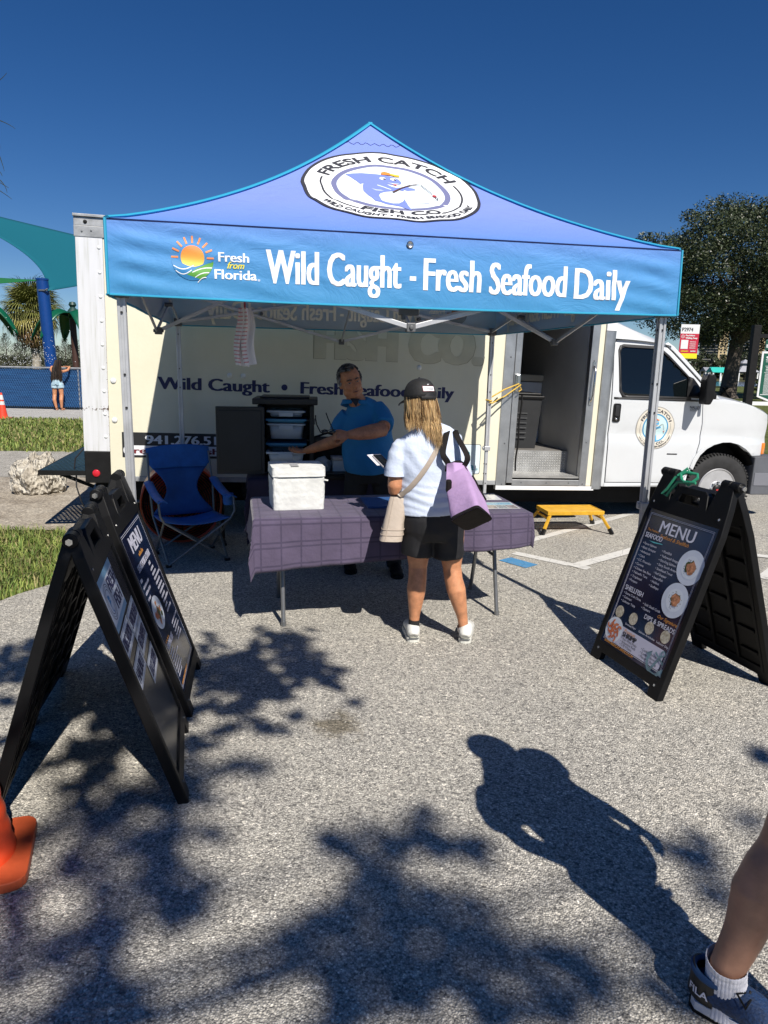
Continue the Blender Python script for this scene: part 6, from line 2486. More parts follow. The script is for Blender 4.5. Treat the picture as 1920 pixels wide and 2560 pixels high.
def oak(name, label, base, h, spread, seed, n_cl=190, per=95, size=.15, group=None, low=.26, lean=.0, mats=None, trunk_r=.52):
    r = random.Random(seed)
    t = thing(name, label, 'tree', base, 0, group)
    tb = MB()
    fork = V((lean * .35 * h, 0, h * .30))
    tb.tube([(0, 0, -.1), (0, 0, .25), (lean * h * .12, 0, h * .12), fork], [trunk_r * 1.5, trunk_r * 1.05, trunk_r * .9, trunk_r * .8], 14)
    clumps, tips = [], []
    for i in range(9):
        a = 2 * pi * i / 9 + r.uniform(-.3, .3)
        e = r.uniform(.25, 1.25)
        end = fork + V((cos(a) * cos(e), sin(a) * cos(e), sin(e) * .95)) * spread * r.uniform(.6, .85)
        mid = fork.lerp(end, .5) + V((r.uniform(-.4, .4), r.uniform(-.4, .4), r.uniform(0, .5)))
        tb.tube([fork - V((0, 0, .3)), mid, end], [trunk_r * .45, trunk_r * .25, .05], 8)
        tips.append((mid, end))
        for k in range(4):
            q = mid.lerp(end, r.random()) + V((r.uniform(-1, 1), r.uniform(-1, 1), r.uniform(-.6, 1))) * spread * .25
            tb.tube([mid.lerp(end, .3 + .15 * k), q], [.07, .02], 5)
    tb.build('trunk', m_bark, t, True)
    top = h - low * h
    while len(clumps) < n_cl:
        q = V((r.uniform(-1, 1), r.uniform(-1, 1), r.uniform(-1, 1)))
        if not .35 < q.length < 1:
            continue
        c = fork + V((q.x * spread, q.y * spread, 0))
        c.z = low * h + (q.z * .5 + .5) * top * (1 - .10 * (q.x ** 2 + q.y ** 2))
        d = 1 + .28 * noise.noise(V((q.x * 2.3, q.y * 2.3, q.z * 2.3 + seed)))
        c = fork + (c - fork) * d
        clumps.append((c, spread * r.uniform(.10, .22)))
    cr = MB()
    leaf_crown(cr, r, clumps, per, size, 0)
    o = cr.build('crown', mats or [m_ol1, m_ol2, m_ol3], t, recalc=False)
    return t


oak('live_oak', 'big dark live oak standing on the lawn behind the truck cab', (22.7, 48, .0), 12.5, 7.3, 21, 400, 290, .11, None, .25, .05)
oak('live_oak', 'second live oak crown filling the right edge behind the green sign', (29.5, 52, .0), 12.4, 5.2, 8, 190, 250, .105, None, .33, 0)
sh_ = oak('shrub', 'small bright green bush between the oak trunk and the green sign post', (23.3, 44.5, .0), 1.9, .62, 5, 40, 80, .09, None, .12, 0, [m_gr1, m_ol2, m_ol3], .06)
sh_['category'] = 'bush'

m_cas1 = mat('casuarina_dark', (.022, .030, .015), .7, 0, .3, .5)
m_cas2 = mat('casuarina_olive', (.036, .044, .022), .7, 0, .3, .5)
m_cas3 = mat('casuarina_grey', (.06, .064, .036), .7, 0, .3, .5)


def casuarina(label, base, h, w, seed):
    r = random.Random(seed)
    t = thing('casuarina_tree', label, 'tree', base, 0, 'feathery trees on the far shore')
    MB().tube([(0, 0, 0), (.05, 0, h * .5), (0, 0, h * .97)], [.13, .08, .01], 6).build('trunk', m_bark, t, True)
    mb = MB()
    for i in range(150):
        z = h * (.10 + .88 * (i / 150))
        a = i * 2.4 + r.uniform(-.4, .4)
        l = w * (1 - (z / h) ** 1.5) * r.uniform(.6, 1.15) + .12
        d = V((cos(a), sin(a), .55 + .5 * z / h))
        for k in range(9):
            p = V((0, 0, z)) + d * l * r.uniform(.25, 1)
            e = (d + V((r.uniform(-.7, .7), r.uniform(-.7, .7), r.uniform(-.2, .8)))).normalized() * r.uniform(.14, .30)
            s = e.orthogonal().normalized() * .024
            mb.add([p - s, p + s, p + e], [(0, 1, 2)], r.randrange(3))
    mb.build('crown', [m_cas1, m_cas2, m_cas3], t, recalc=False)
    return t


for i, (px_, dy, h, w) in enumerate(((-6, 0, 5.4, 1.5), (17, 2, 5.0, 1.5), (44, 4, 3.6, 1.4), (62, 1, 3.4, 1.3), (88, 6, 3.2, 1.3), (112, 3, 3.3, 1.3), (132, 0, 3.7, 1.1), (146, 5, 3.3, 1.3), (164, 2, 5.1, .9), (178, 7, 3.6, 1.2), (192, 1, 4.6, 1.1), (212, 3, 4.2, 1.3))):
    g_ = at(px_, 900, 109 + dy)
    casuarina(('tall feathery casuarina on the far shore above the bushes', 'low feathery casuarina on the far shore among bushes')[0 if h > 4.4 else 1], (g_.x, g_.y, .0), h, w, 40 + i)
bs = MB()
r = random.Random(77)
cl = []
for i in range(150):
    q = at(-60 + i * 2.2, 900, 107 + r.uniform(0, 3))
    cl.append((V((q.x, q.y, r.uniform(.1, 1.7))), r.uniform(.5, 1.0)))
leaf_crown(bs, r, cl, 50, .16, 0, .8)
tag(bs.build('undergrowth', [m_cas1, m_cas2, m_cas3], recalc=False), kind='stuff')

# ------------------------------------------------------------------ far right: shore, shelters, towers, signs
for i, (px_, Y_, h, sp) in enumerate(((1722, 150, 5.2, 3.2), (1748, 158, 6.6, 3.4), (1772, 152, 6.2, 3.2), (1800, 160, 5.5, 3.4), (1838, 156, 7.0, 3.0), (1862, 150, 6.2, 3.2), (1890, 160, 6.8, 3.4), (1916, 152, 6.0, 3.4))):
    g_ = at(px_, 930, Y_)
    oak('shore_tree', 'round dark tree on the far bank below the towers', (g_.x, g_.y, -.1), h, sp, 60 + i, 40, 60, .32, 'trees on the far bank below the towers', .10, 0, [m_ol2, m_cas2, m_ol3], .2)


def pavilion(label, p, w, d, h, rh, mt, tier=False):
    t = thing('pavilion', label, 'pavilion', p, .1)
    for x in (-1, 0, 1):
        for y in (-1, 1):
            MB().bx(x * w * .44 - .1, x * w * .44 + .1, y * d * .42 - .1, y * d * .42 + .1, 0, h).build('post', m_white, t)
    if tier:
        MB().add([(-w / 2, -d / 2, h), (w / 2, -d / 2, h), (w / 2, d / 2, h), (-w / 2, d / 2, h), (-w * .2, -d * .2, h + rh), (w * .2, -d * .2, h + rh), (w * .2, d * .2, h + rh), (-w * .2, d * .2, h + rh)],
                 [(0, 1, 5, 4), (1, 2, 6, 5), (2, 3, 7, 6), (3, 0, 4, 7), (4, 5, 6, 7)]).build('roof', mt, t)
        MB().bx(-w * .17, w * .17, -d * .17, d * .17, h + rh, h + rh + .5).build('roof_vent', m_grey, t)
        z = h + rh + .5
        MB().add([(-w * .27, -d * .27, z), (w * .27, -d * .27, z), (w * .27, d * .27, z), (-w * .27, d * .27, z), (0, 0, z + rh * .7)], [(0, 1, 4), (1, 2, 4), (2, 3, 4), (3, 0, 4), (3, 2, 1, 0)]).build('roof_cap', mt, t)
    else:
        MB().add([(-w / 2, -d / 2, h), (w / 2, -d / 2, h), (w / 2, d / 2, h), (-w / 2, d / 2, h), (-w / 2, 0, h + rh), (w / 2, 0, h + rh)], [(0, 1, 5, 4), (3, 4, 5, 2), (0, 4, 3), (1, 2, 5), (3, 2, 1, 0)]).build('roof', mt, t)
    return t


q = at(1792, 945, 136)
pavilion('teal roofed open pavilion on the far bank left of the oak trunk', (q.x, q.y, .0), 3.3, 2.6, 1.55, .95, mat('roof_teal', (.03, .42, .36), .5))
q = at(1858, 945, 140)
pavilion('grey two-tier hipped pavilion on the far bank right of the oak trunk', (q.x, q.y, .0), 4.3, 3.6, 1.75, 1.1, mat('roof_grey', (.30, .31, .34), .5, 0, .1, 1), True)
q = at(1766, 945, 145)
pavilion('small grey gabled shelter on the far bank beside the teal pavilion', (q.x, q.y, .0), 1.9, 2.4, 1.7, .8, mat('roof_grey_dark', (.24, .25, .28), .5))

m_beige = mat('tower_beige', (.58, .46, .27), .8, 0, .05, .1)
m_slab = mat('tower_slab', (.40, .38, .33), .8)
m_tglass = mat('tower_glass', (.012, .02, .045), .15)


def tower(label, px_, w_g, w_b, h, Y_=850.0):
    p = at(px_, 900, Y_)
    t = thing('apartment_tower', label, 'tower', (p.x, Y_, 0), -.35, 'apartment towers beyond the trees')
    MB().bx(-w_g, 0, 0, 18, 0, h).build('glazed_wing', m_tglass, t)
    MB().bx(0, w_b, -2, 18, 0, h + 3).build('wall', m_beige, t)
    n = int(h / 3.1)
    sm = MB().bx(-w_g - .4, -.05, -1.6, -.02, -.22, .22).mesh('balcony_slab')
    sm.materials.append(m_slab)
    wm = MB().bx(-.85, .85, -.12, 0, -.8, .8).mesh('window')
    wm.materials.append(m_tglass)
    for i in range(n):
        piece('balcony_slab', sm, t, (0, 0, 3.1 * (i + 1)))
        for k in range(2):
            piece('window', wm, t, (w_b * (.30 + .40 * k), -2.0, 3.1 * i + 1.9))
    return t


tower('beige apartment tower with dark glazed wing seen left of the oak trunk', 1793, 20, 9.5, 60)
tower('beige apartment tower seen between oak trunk and green sign post', 1872, 15, 15, 66)

# parking pay sign
ps = thing('parking_sign', 'white red and yellow pay parking sign P2974 on a thin post behind the cab', 'sign', at(1722, 860, 17.0), 0)
ps.location.z = 0
MB().bx(-.02, .02, .012, .04, 0, 2.72).build('post', m_grey, ps)
s_w, s_r, s_y = mat('sign_white', (.70, .71, .72), .4), mat('sign_red', (.48, .02, .05), .4), mat('sign_yellow', (.80, .68, .02), .4)
sz0, sz1, sw = 1.985, 2.755, .215
zz = lambda t: sz1 - (sz1 - sz0) * t
MB().bx(-sw, sw, -.002, .010, zz(.27), sz1).build('sign_plate', s_w, ps)
MB().bx(-sw, sw, -.0022, .0098, zz(.85), zz(.2705)).build('sign_plate', s_r, ps)
MB().bx(-sw, sw, -.0024, .0096, sz0, zz(.8505)).build('sign_plate', s_y, ps)
PF = frame((0, -.006, 0), (1, 0, 0), (0, 0, 1))


def ptext(par, s, h, x, z, mt, w=None, al='l', fat=.0, M=PF):
    vs, fs = text2d(s, h, w, x, z, al)
    if fat:
        vs, fs = fatten(vs, fs, fat, 3)
    MB().add([M @ p for p in vs], fs).build('lettering', mt, par, recalc=False)


ptext(ps, 'P2974', .085, -.185, zz(.20), m_e_k, .25, 'l', .008)
ptext(ps, 'Pay Before', .038, -.09, zz(.345), s_w, .21, 'l', .006)
ptext(ps, 'Walking Away', .038, -.09, zz(.42), s_w, .27, 'l', .006)
MB().flat(disc(.038, 24), PF @ Matrix.Translation((-.155, zz(.355), 0)), 0, [disc(.030, 24)]).bx(-.161, -.149, -.0065, -.006, zz(.38), zz(.33)).build('ring_mark', s_w, ps)
MB().bx(-.185, -.02, -.006, -.0045, zz(.72), zz(.455)).build('white_field', s_w, ps)
MB().add(*[(lambda o: ([PF @ V((p.x, p.y, 0)) for p in o.v], o.f))(x) for x in [sum_ for sum_ in [MB()]]][0]) if False else None
sq = MB()
for i in range(4):
    sq.add([PF @ p for p in squiggle(.02, zz(.52 + i * .06), .14, .018)[0]], squiggle(.02, zz(.52 + i * .06), .14, .018)[1])
sq.add([PF @ p for p in squiggle(.05, zz(.80), .12, .03)[0]], squiggle(.05, zz(.80), .12, .03)[1])
sq.build('small_print', s_w, ps, recalc=False)
sq = MB()
sq.add([PF @ p for p in squiggle(-.17, zz(.80), .17, .026)[0]], squiggle(-.17, zz(.80), .17, .026)[1])
sq.build('small_print', s_y, ps, recalc=False)

# green park sign
gs = thing('park_sign', 'green splash park rules sign with white border on a dark post at the right edge', 'sign', at(1874, 960, 13.0), 0)
gs.location.z = 0
MB().bx(-.065, .065, -.06, .06, 0, 2.52).build('post', m_black2, gs, bevel=.006)
MB().bx(.065, 1.5, -.03, .03, 2.30, 2.37).build('crossbeam', m_black2, gs)
MB().bx(1.44, 1.57, -.06, .06, 0, 2.52).build('post', m_black2, gs, bevel=.006)
m_psg = mat('park_sign_green', (.010, .085, .055), .4)
MB().bx(.19, 1.40, -.02, .0, 2.10, 2.26).build('name_board', m_psg, gs)
out = [(.15, 1.27), (.75, 1.05), (1.42, 1.27), (1.42, 2.07), (.15, 2.07)]
inn = [(.185, 1.295), (.75, 1.09), (1.385, 1.295), (1.385, 2.035), (.185, 2.035)]
GF = frame((0, -.012, 0), (1, 0, 0), (0, 0, 1))
MB().prism(out, .02, GF @ Matrix.Translation((0, 0, -.02))).build('sign_board', s_w, gs)
MB().prism(inn, .004, GF).build('sign_face', m_psg, gs)
GT = frame((0, -.0175, 0), (1, 0, 0), (0, 0, 1))
ptext(gs, 'LEE COUNTY PARKS', .06, .21, 2.135, s_w, 1.1, 'l', .008, frame((0, -.0215, 0), (1, 0, 0), (0, 0, 1)))
ptext(gs, 'SPLASH PAD', .075, .235, 1.915, s_w, .85, 'l', .012, GT)
rows = MB()
rows.bx(.235, 1.33, -.0178, -.0172, 1.885, 1.892).bx(.235, 1.33, -.0178, -.0172, 1.81, 1.817).bx(.225, 1.33, -.0178, -.0172, 1.70, 1.706).bx(.20, 1.36, -.0178, -.0172, 1.305, 1.316)
rows.build('rule_line', s_w, gs)
sq = MB()
for i in range(3):
    o = squiggle(.25, 1.78 - i * .028, 1.05, .014)
    sq.add([GT @ p for p in o[0]], o[1])
for i in range(22):
    o = squiggle(.245, 1.675 - i * .0165, 1.1, .009)
    sq.add([GT @ p for p in o[0]], o[1])
sq.build('small_print', s_w, gs, recalc=False)
# picnic table, grill, white kerb on the lawn
pt_ = thing('picnic_table', 'dark park picnic table on the lawn beside the oak trunk', 'table', (21.5, 47.0, -.03), .2)
MB().bx(-.9, .9, -.35, .35, .72, .77).build('tabletop', m_black2, pt_)
for s in (-1, 1):
    MB().bx(-.9, .9, s * .62 - .13, s * .62 + .13, .42, .46).build('bench', m_black2, pt_)
    MB().bar((s * .6, -.6, 0), (s * .6, .25, .72), .06, .06).bar((s * .6, .6, 0), (s * .6, -.25, .72), .06, .06).build('leg', m_black2, pt_)
kb2 = MB().bx(17, 24.6, 38.6, 38.9, -.05, .16)
tag(kb2.build('kerb', m_white), kind='structure')
kb3 = MB().bx(16, 30, 41.8, 43.0, -.05, -.01)
tag(kb3.build('footpath', m_walk), kind='structure')

# trees across the car park behind the camera (seen mirrored in the cab window)
bt = MB()
r = random.Random(11)
cl = []
for i in range(120):
    x = r.uniform(-60, 70)
    cl.append((V((x, -62 + r.uniform(-4, 4), r.uniform(.5, 7.5 + 2 * noise.noise(V((x * .1, 0, 0)))))), r.uniform(1.5, 2.6)))
leaf_crown(bt, r, cl, 45, .55, 0, .8)
tag(bt.build('treeline', [m_ol1, m_ol2, m_ol3], recalc=False), kind='stuff')
# ------------------------------------------------------------------ people
def hand(mb, wr, d, n, size=1.0, curl=(.5, .6, .5), spread=.12, left=False, thumb=.6):
    """palm, four fingers of different lengths bent towards the palm normal n, thumb from the side of the palm"""
    wr, d, n = V(wr), V(d).normalized(), V(n).normalized()
    n = (n - d * n.dot(d)).normalized()
    s = d.cross(n) * (1 if left else -1)          # towards the thumb
    k = size
    mb.tube([wr - d * .02 * k, wr + d * .015 * k, wr + d * .055 * k, wr + d * .088 * k], [(.026 * k, .020 * k), (.030 * k, .019 * k), (.042 * k, .016 * k), (.040 * k, .013 * k)], 12, hint=s)
    for i, (o, l, r) in enumerate(((.030, .072, .0088), (.010, .080, .0090), (-.011, .074, .0086), (-.030, .058, .0078))):
        p = wr + d * (.084 - .006 * abs(i - 1)) * k + s * o * k
        dd = (d + s * (o * spread * 18)).normalized()
        pts = [p - dd * .012 * k, p]
        a = 0
        for j, f in enumerate((.45, .32, .23)):
            a += curl[j] * (1 + .1 * i)
            q = dd * cos(a) + n * sin(a)
            pts.append(pts[-1] + q * (l * f * k))
        mb.tube(pts, [r * k * 1.05, r * k * 1.05, r * k, r * k * .92, r * k * .78], 8, hint=s)
        mb.ell(pts[-1], r * k * .8, None, 8, 6)
    p = wr + d * .022 * k + s * .026 * k
    t1 = (d * .75 + s * .62 + n * thumb * .55).normalized()
    t2 = (d * .95 + s * .10 + n * thumb).normalized()
    mb.tube([p - t1 * .012 * k, p + t1 * .034 * k, p + t1 * .034 * k + t2 * .030 * k, p + t1 * .034 * k + t2 * .052 * k], [.0135 * k, .0118 * k, .0105 * k, .0085 * k], 8)
    mb.ell(p + t1 * .034 * k + t2 * .052 * k, .0085 * k, None, 8, 6)


def head_shape(mb, H, wide=1.0, nose=True):
    """H maps head space (x = side, y = forward, z = up, origin between the ears, metres)"""
    rot = H.to_3x3()
    E = lambda c, r, q=None: mb.ell(H @ V(c), r, rot if q is None else rot @ q, 18, 12)
    w = wide
    E((0, -.012, .035), (.076 * w, .096, .092))
    E((0, .012, -.025), (.068 * w, .080, .085))
    E((0, .030, -.075), (.054 * w, .056, .046))
    E((0, .066, -.098), (.026 * w, .022, .020))
    for s in (-1, 1):
        E((s * .038 * w, .058, -.028), (.026, .024, .024))
        E((s * .030 * w, .076, .022), (.028, .014, .011))
        E((s * .052 * w, .018, -.070), (.022, .036, .034))
        E((s * .076 * w, -.010, -.010), (.008, .020, .032), Matrix.Rotation(.3 * s, 3, 'Z'))
    if nose:
        mb.tube([H @ V(p) for p in ((0, .082, .018), (0, .098, -.008), (0, .110, -.030))], [.010, .0125, .0155], 8)
        for s in (-1, 1):
            E((s * .012, .098, -.034), (.010, .011, .009))
        E((0, .090, -.058), (.026, .012, .007))
        E((0, .089, -.071), (.023, .012, .008))


def face_parts(parent, H, w=1.0, hair=None, lip=None):
    rot = H.to_3x3()
    m_eye = mat('eye_white', (.30, .28, .26), .3)
    for s in (-1, 1):
        e = MB().ell(H @ V((s * .031 * w, .0795, .006)), (.013, .008, .0075), rot, 12, 8).build('eye', m_eye, parent, True)
        MB().ell(H @ V((s * .031 * w + .002, .0860, .006)), (.0058, .003, .0058), rot, 10, 6).build('iris', m_e_rod, e, True)
        MB().tube([H @ V((s * .031 * w - .015, .0830, .0115)), H @ V((s * .031 * w, .0885, .0135)), H @ V((s * .031 * w + .015, .0830, .0110))], .0028, 6).build('eyelid', m_skin_m, e, True)
        MB().tube([H @ V((s * .012, .0925, .026)), H @ V((s * .032, .0915, .031)), H @ V((s * .052, .080, .024))], [(.004, .0035), (.0045, .004), (.002, .002)], 6).build('eyebrow', hair or m_e_rod, parent, True)
    MB().tube([H @ V(p) for p in ((-.024, .089, -.0655), (-.01, .0985, -.0645), (0, .1000, -.0655), (.01, .0985, -.0645), (.024, .089, -.0655))], [(.0018, .002), (.0045, .003), (.005, .003), (.0045, .003), (.0018, .002)], 6).build('mouth', lip or mat('lips_dark', (.13, .04, .035), .5), parent, True)


def headM(c, face, up=(0, 0, 1), s=1.0):
    f, u = V(face).normalized(), V(up)
    x = f.cross(u).normalized()
    u = x.cross(f)
    M = Matrix((x, f, u)).transposed().to_4x4() @ Matrix.Scale(s, 4)
    M.translation = c
    return M


def folds(seed, amp, sx=6.0, sz=14.0, fine=.35):
    def f(co, n):
        a = noise.noise(V((co.x * sx + seed, co.y * sx, co.z * sz)))
        b = noise.noise(V((co.x * sx * 2.7, co.y * sx * 2.7 + seed, co.z * sz * 1.3 + co.x * 9)))
        r = 1 - abs(noise.noise(V((co.x * sx * .9 + seed * 2, co.y * sx * .9, co.z * sz * .8 + co.x * 5)))) * 2
        return co + n * amp * (a * .8 + b * fine + max(0, r) * .5 - .2)
    return f


def strands(mb, roots, r, mats, w=.006):
    for pts, k in roots:
        mb.tube(pts, [w * k, w * k * 1.1, w * k, w * k * .8, w * k * .5, w * .12][:len(pts)] if len(pts) <= 6 else [w * k * (1 - .85 * (i / (len(pts) - 1)) ** 2) for i in range(len(pts))], 4, False, None, r.randrange(mats))


# ---- the shopper, seen from behind
m_tee = mat('tee_pale_blue', (.56, .63, .77), .8, 0, .03, 5, .25, 60)
m_shorts = mat('shorts_black', (.007, .007, .009), .7, 0, .2, 8, .25, 30)
m_shoe = mat('shoe_white', (.66, .66, .62), .5, 0, .06, 20, .1, 60)
sh = thing('person', 'woman in pale blue tee, black shorts and black cap standing at the plum table', 'person', (.33, 4.25, 0), 0, 'people at the stall')
b = MB()
b.tube([(-.105, .01, .84), (-.112, .0, .66), (-.113, .0, .55), (-.112, .004, .475), (-.113, -.012, .40), (-.118, -.022, .335), (-.121, -.018, .25), (-.124, -.008, .16), (-.126, -.004, .09), (-.128, .0, .05)],
       [.10, .083, .071, (.058, .060), (.057, .059), (.060, .062), (.048, .050), (.034, .036), (.030, .034), (.034, .045)], 18, hint=(1, 0, 0))
b.tube([(.065, .01, .84), (.085, .0, .66), (.094, .0, .55), (.100, .004, .475), (.112, -.012, .40), (.130, -.022, .335), (.152, -.018, .25), (.176, -.008, .16), (.188, -.004, .09), (.192, .0, .05)],
       [.10, .083, .071, (.058, .060), (.057, .059), (.060, .062), (.048, .050), (.034, .036), (.030, .034), (.034, .045)], 18, hint=(1, 0, 0))
b.tube([(-.03, .0, .80), (-.045, .0, .95), (-.062, .01, 1.12), (-.068, .0, 1.25), (-.075, -.005, 1.32), (-.095, .005, 1.37), (-.115, .025, 1.42)], [(.17, .12), (.15, .11), (.17, .11), (.16, .08), (.08, .06), (.052, .055), (.05, .055)], 18, hint=(1, 0, 0))
b.tube([(-.205, -.01, 1.225), (-.255, -.03, 1.12), (-.268, -.04, .985), (-.262, -.025, .945)], [(.040, .045), (.048, .050), (.046, .048), (.040, .042)], 14, hint=(1, 0, 0))
b.tube([(-.266, -.035, .955), (-.275, .06, .985), (-.285, .17, 1.02)], [(.042, .042), (.038, .036), (.024, .027)], 14, hint=(1, 0, 0))
hand(b, (-.285, .175, 1.022), (-.12, .9, .15), (.2, .15, 1), .92, (.7, .8, .6), .1, True)
b.tube([(.065, -.01, 1.225), (.120, -.02, 1.12), (.145, -.02, .985), (.142, -.005, .945)], [(.040, .045), (.048, .050), (.046, .048), (.040, .042)], 14, hint=(1, 0, 0))
b.tube([(.145, -.015, .955), (.10, .10, .985), (.03, .20, 1.01)], [(.042, .042), (.038, .036), (.024, .027)], 14, hint=(1, 0, 0))
hand(b, (.03, .205, 1.012), (-.8, .5, .1), (0, .3, 1), .92, (.6, .7, .5), .1)
HW = headM((-.135, .03, 1.487), (-.48, .86, -.14), (0, 0, 1), .98)
head_shape(b, HW)
fuse('body', b, .0062, m_skin, sh, 3)
# tee
t = MB()
TORSO = [(.822, -.045, 0, .207, .155), (.87, -.048, 0, .203, .150), (.95, -.055, .0, .192, .142), (1.04, -.062, .0, .190, .135), (1.14, -.068, .0, .205, .132), (1.22, -.072, -.005, .212, .118), (1.275, -.074, -.008, .200, .098), (1.315, -.080, -.008, .135, .075), (1.345, -.09, .0, .075, .062)]
t.tube([(x, y, z) for z, x, y, a, c in TORSO], [(a, c) for z, x, y, a, c in TORSO], 36, hint=(1, 0, 0))
t.tube([(-.165, -.005, 1.262), (-.237, -.012, 1.205), (-.262, -.025, 1.11), (-.266, -.03, 1.052)], [(.050, .072), (.066, .074), (.066, .070), (.064, .070)], 22, hint=(1, 0, 0))
t.tube([(.025, -.005, 1.262), (.092, -.012, 1.205), (.120, -.02, 1.11), (.128, -.02, 1.052)], [(.050, .072), (.066, .074), (.066, .070), (.064, .070)], 22, hint=(1, 0, 0))


def tee_folds(co, n):
    x, y, z = co
    q = folds(3.0, .0060, 5.0, 10.0)(co, n)
    # horizontal rolls at the small of the back, diagonal pull under the bag straps
    if -.25 < x < .16:
        w = math.exp(-((z - .93) / .085) ** 2)
        q += n * (.0028 * w * sin(z * 120 + x * 22 + 5 * noise.noise(V((x * 5, 0, z * 8)))))
    d = math.exp(-((z - 1.16) / .09) ** 2)
    q += n * (.0022 * d * sin((z + x * .7) * 60 + 4 * noise.noise(V((x * 7, 1, z * 5)))))
    return q


fuse('tee_shirt', t, .0075, m_tee, sh, 4, .5, tee_folds)
for cx, cy, cz, a, c in ((-.266, -.03, 1.056, .0655, .0715), (.128, -.02, 1.056, .0655, .0715)):
    MB().tube([(cx, cy, cz + .024), (cx, cy, cz - .006)], [(a + .001, c + .001), (a + .0035, c + .0035)], 30, False, (1, 0, 0)).build('sleeve_cuff', m_tee, sh, True)
# shorts
t = MB()
t.tube([(-.035, .0, .862), (-.034, .0, .80), (-.03, .0, .72), (-.028, .0, .66)], [(.192, .142), (.200, .150), (.195, .148), (.17, .13)], 30, hint=(1, 0, 0))
t.tube([(-.105, .0, .78), (-.112, .0, .68), (-.118, .0, .555)], [(.105, .125), (.103, .115), (.100, .106)], 26, hint=(1, 0, 0))
t.tube([(.045, .0, .78), (.062, .0, .68), (.075, .0, .545)], [(.105, .125), (.103, .115), (.096, .106)], 26, hint=(1, 0, 0))
fuse('shorts', t, .0085, m_shorts, sh, 3, .5, folds(8.0, .007, 5.0, 9.0))
# cap
mc = mat('cap_black', (.010, .010, .011), .75, 0, .2, 10, .2, 70)
CAP = HW.copy()
cp = MB()
cp.grid(40, 14, lambda s, q: CAP @ V((.093 * cos(2 * pi * s) * sin(.02 + 1.62 * q) ** .9, -.012 + .108 * sin(2 * pi * s) * sin(.02 + 1.62 * q) ** .9, .026 + .112 * cos(1.62 * q) ** (.85 if q < .95 else 1) if q < .97 else .012)), 0, True)
cap_o = cp.build('cap', mc, sh, True)
cap_o.modifiers.new('thick', 'SOLIDIFY').thickness = .004
br = MB().grid(15, 8, lambda s, q: CAP @ V(((2 * s - 1) * .082 * (1 - .35 * q ** 2), .075 + q * .085 + .022 * (1 - (2 * s - 1) ** 2), .028 - .022 * (2 * s - 1) ** 2 - .018 * q)))
bo = br.build('cap_brim', mc, cap_o, True, recalc=False)
bo.modifiers.new('thick', 'SOLIDIFY').thickness = .004
bk = lambda x, z, l=.0: CAP @ V((x, -.012 - (.108 * math.sqrt(max(0, 1 - (x / .093) ** 2)) * min(1, (1.0 - max(0, (z - .03) / .108) ** 2.2) ** .5 if z < .138 else .1)) - .006 - l, z))
MB().grid(9, 5, lambda s, q: bk(-.037 + .074 * s, .052 + .028 * q, .000)).build('cap_label', m_inkw, cap_o, True)
MB().grid(9, 5, lambda s, q: bk(-.040 + .080 * s, .0495 + .033 * q, -.001)).build('cap_label_edge', m_inkr, cap_o, True)
tv, tf = text2d('Titleist', .014, .060, -.03, .059, shear=.25)
MB().add([bk(p.x, p.y, .0012) for p in tv], tf).build('lettering', m_e_k, cap_o, recalc=False)
MB().add([bk(x, z, .001) for x, z in ((-.008, .092), (-.003, .088), (-.001, .095), (.003, .089), (.007, .094))], [(0, 1, 2), (2, 3, 4)]).build('cap_mark', m_inkw, cap_o)
MB().grid(13, 4, lambda s, q: bk(-.034 + .068 * s, .016 + .026 * q * sin(pi * (.08 + .84 * s)), .0015)).build('cap_opening', m_inkk, cap_o, True)
MB().tube([bk(-.05 + .1 * i / 10, .012, .003) for i in range(11)], [(.009, .003)] * 11, 8, hint=(0, 0, 1)).build('cap_strap', mc, cap_o, True)
MB().ell(CAP @ V((0, -.012, .140)), .006, None, 8, 6).build('cap_button', mc, cap_o, True)
# hair: a shell and many locks that fall to the shoulder blades
hm = [mat('hair_blonde', (.54, .38, .20), .45, 0, .25, 30), mat('hair_honey', (.30, .18, .08), .4, 0, .25, 30), mat('hair_brown', (.15, .085, .04), .42, 0, .25, 30), mat('hair_light', (.55, .38, .18), .36, 0, .2, 30)]
r = random.Random(12)
hb = MB()
locks = []
for i in range(2100):
    a = r.uniform(-2.55, 2.55)                           # around the back of the head, 0 = straight back
    lay = r.uniform(.78, 1.02)
    p0 = CAP @ V((.090 * sin(a) * lay, -.012 - .104 * cos(a) * lay, r.uniform(.0, .03)))
    drop = (.165 + .115 * math.exp(-((a - .30) / .75) ** 2)) * r.choice((r.uniform(.55, .9), r.uniform(.85, 1.05), r.uniform(.85, 1.05)))
    swing = V((.035, -.02, 0)) if a > -.6 else V((.01, -.01, 0))
    pts = [p0]
    ph, am = 6 * noise.noise(V((a * 1.9, lay * 3, 0))) + r.uniform(-.5, .5), .006 + .012 * abs(noise.noise(V((a * 2.5, 7, 0)))) + r.uniform(0, .004)
    side = V((cos(a), sin(a), 0))
    flare = r.uniform(-.012, .022) * (1 if a > 0 else -1)
    for k in range(1, 9):
        f = k / 8
        c = V((-.105 + .055 * f, -.02, 0))
        base = p0.lerp(V((c.x, c.y, p0.z)), -.02 * f) + swing * f
        z = p0.z - drop * f
        yb = -(.112 + .02 * f) if z < 1.36 else None
        q = V((base.x, base.y, z)) + side * (am * sin(ph + f * 6.5) * f + flare * f * f)
        back = -.098 - .05 * max(0, min(1, (1.36 - z) / .12))
        if z < 1.37 and abs(a) < 1.9:
            q.y = min(q.y, back + .012 * lay * cos(ph))
        pts.append(q)
    locks.append((pts, r.uniform(.4, 1.15)))
strands(hb, locks, r, 4, .0021)
hb.ell(CAP @ V((0, -.018, -.02)), (.088, .098, .085), CAP.to_3x3(), 18, 12, 2)
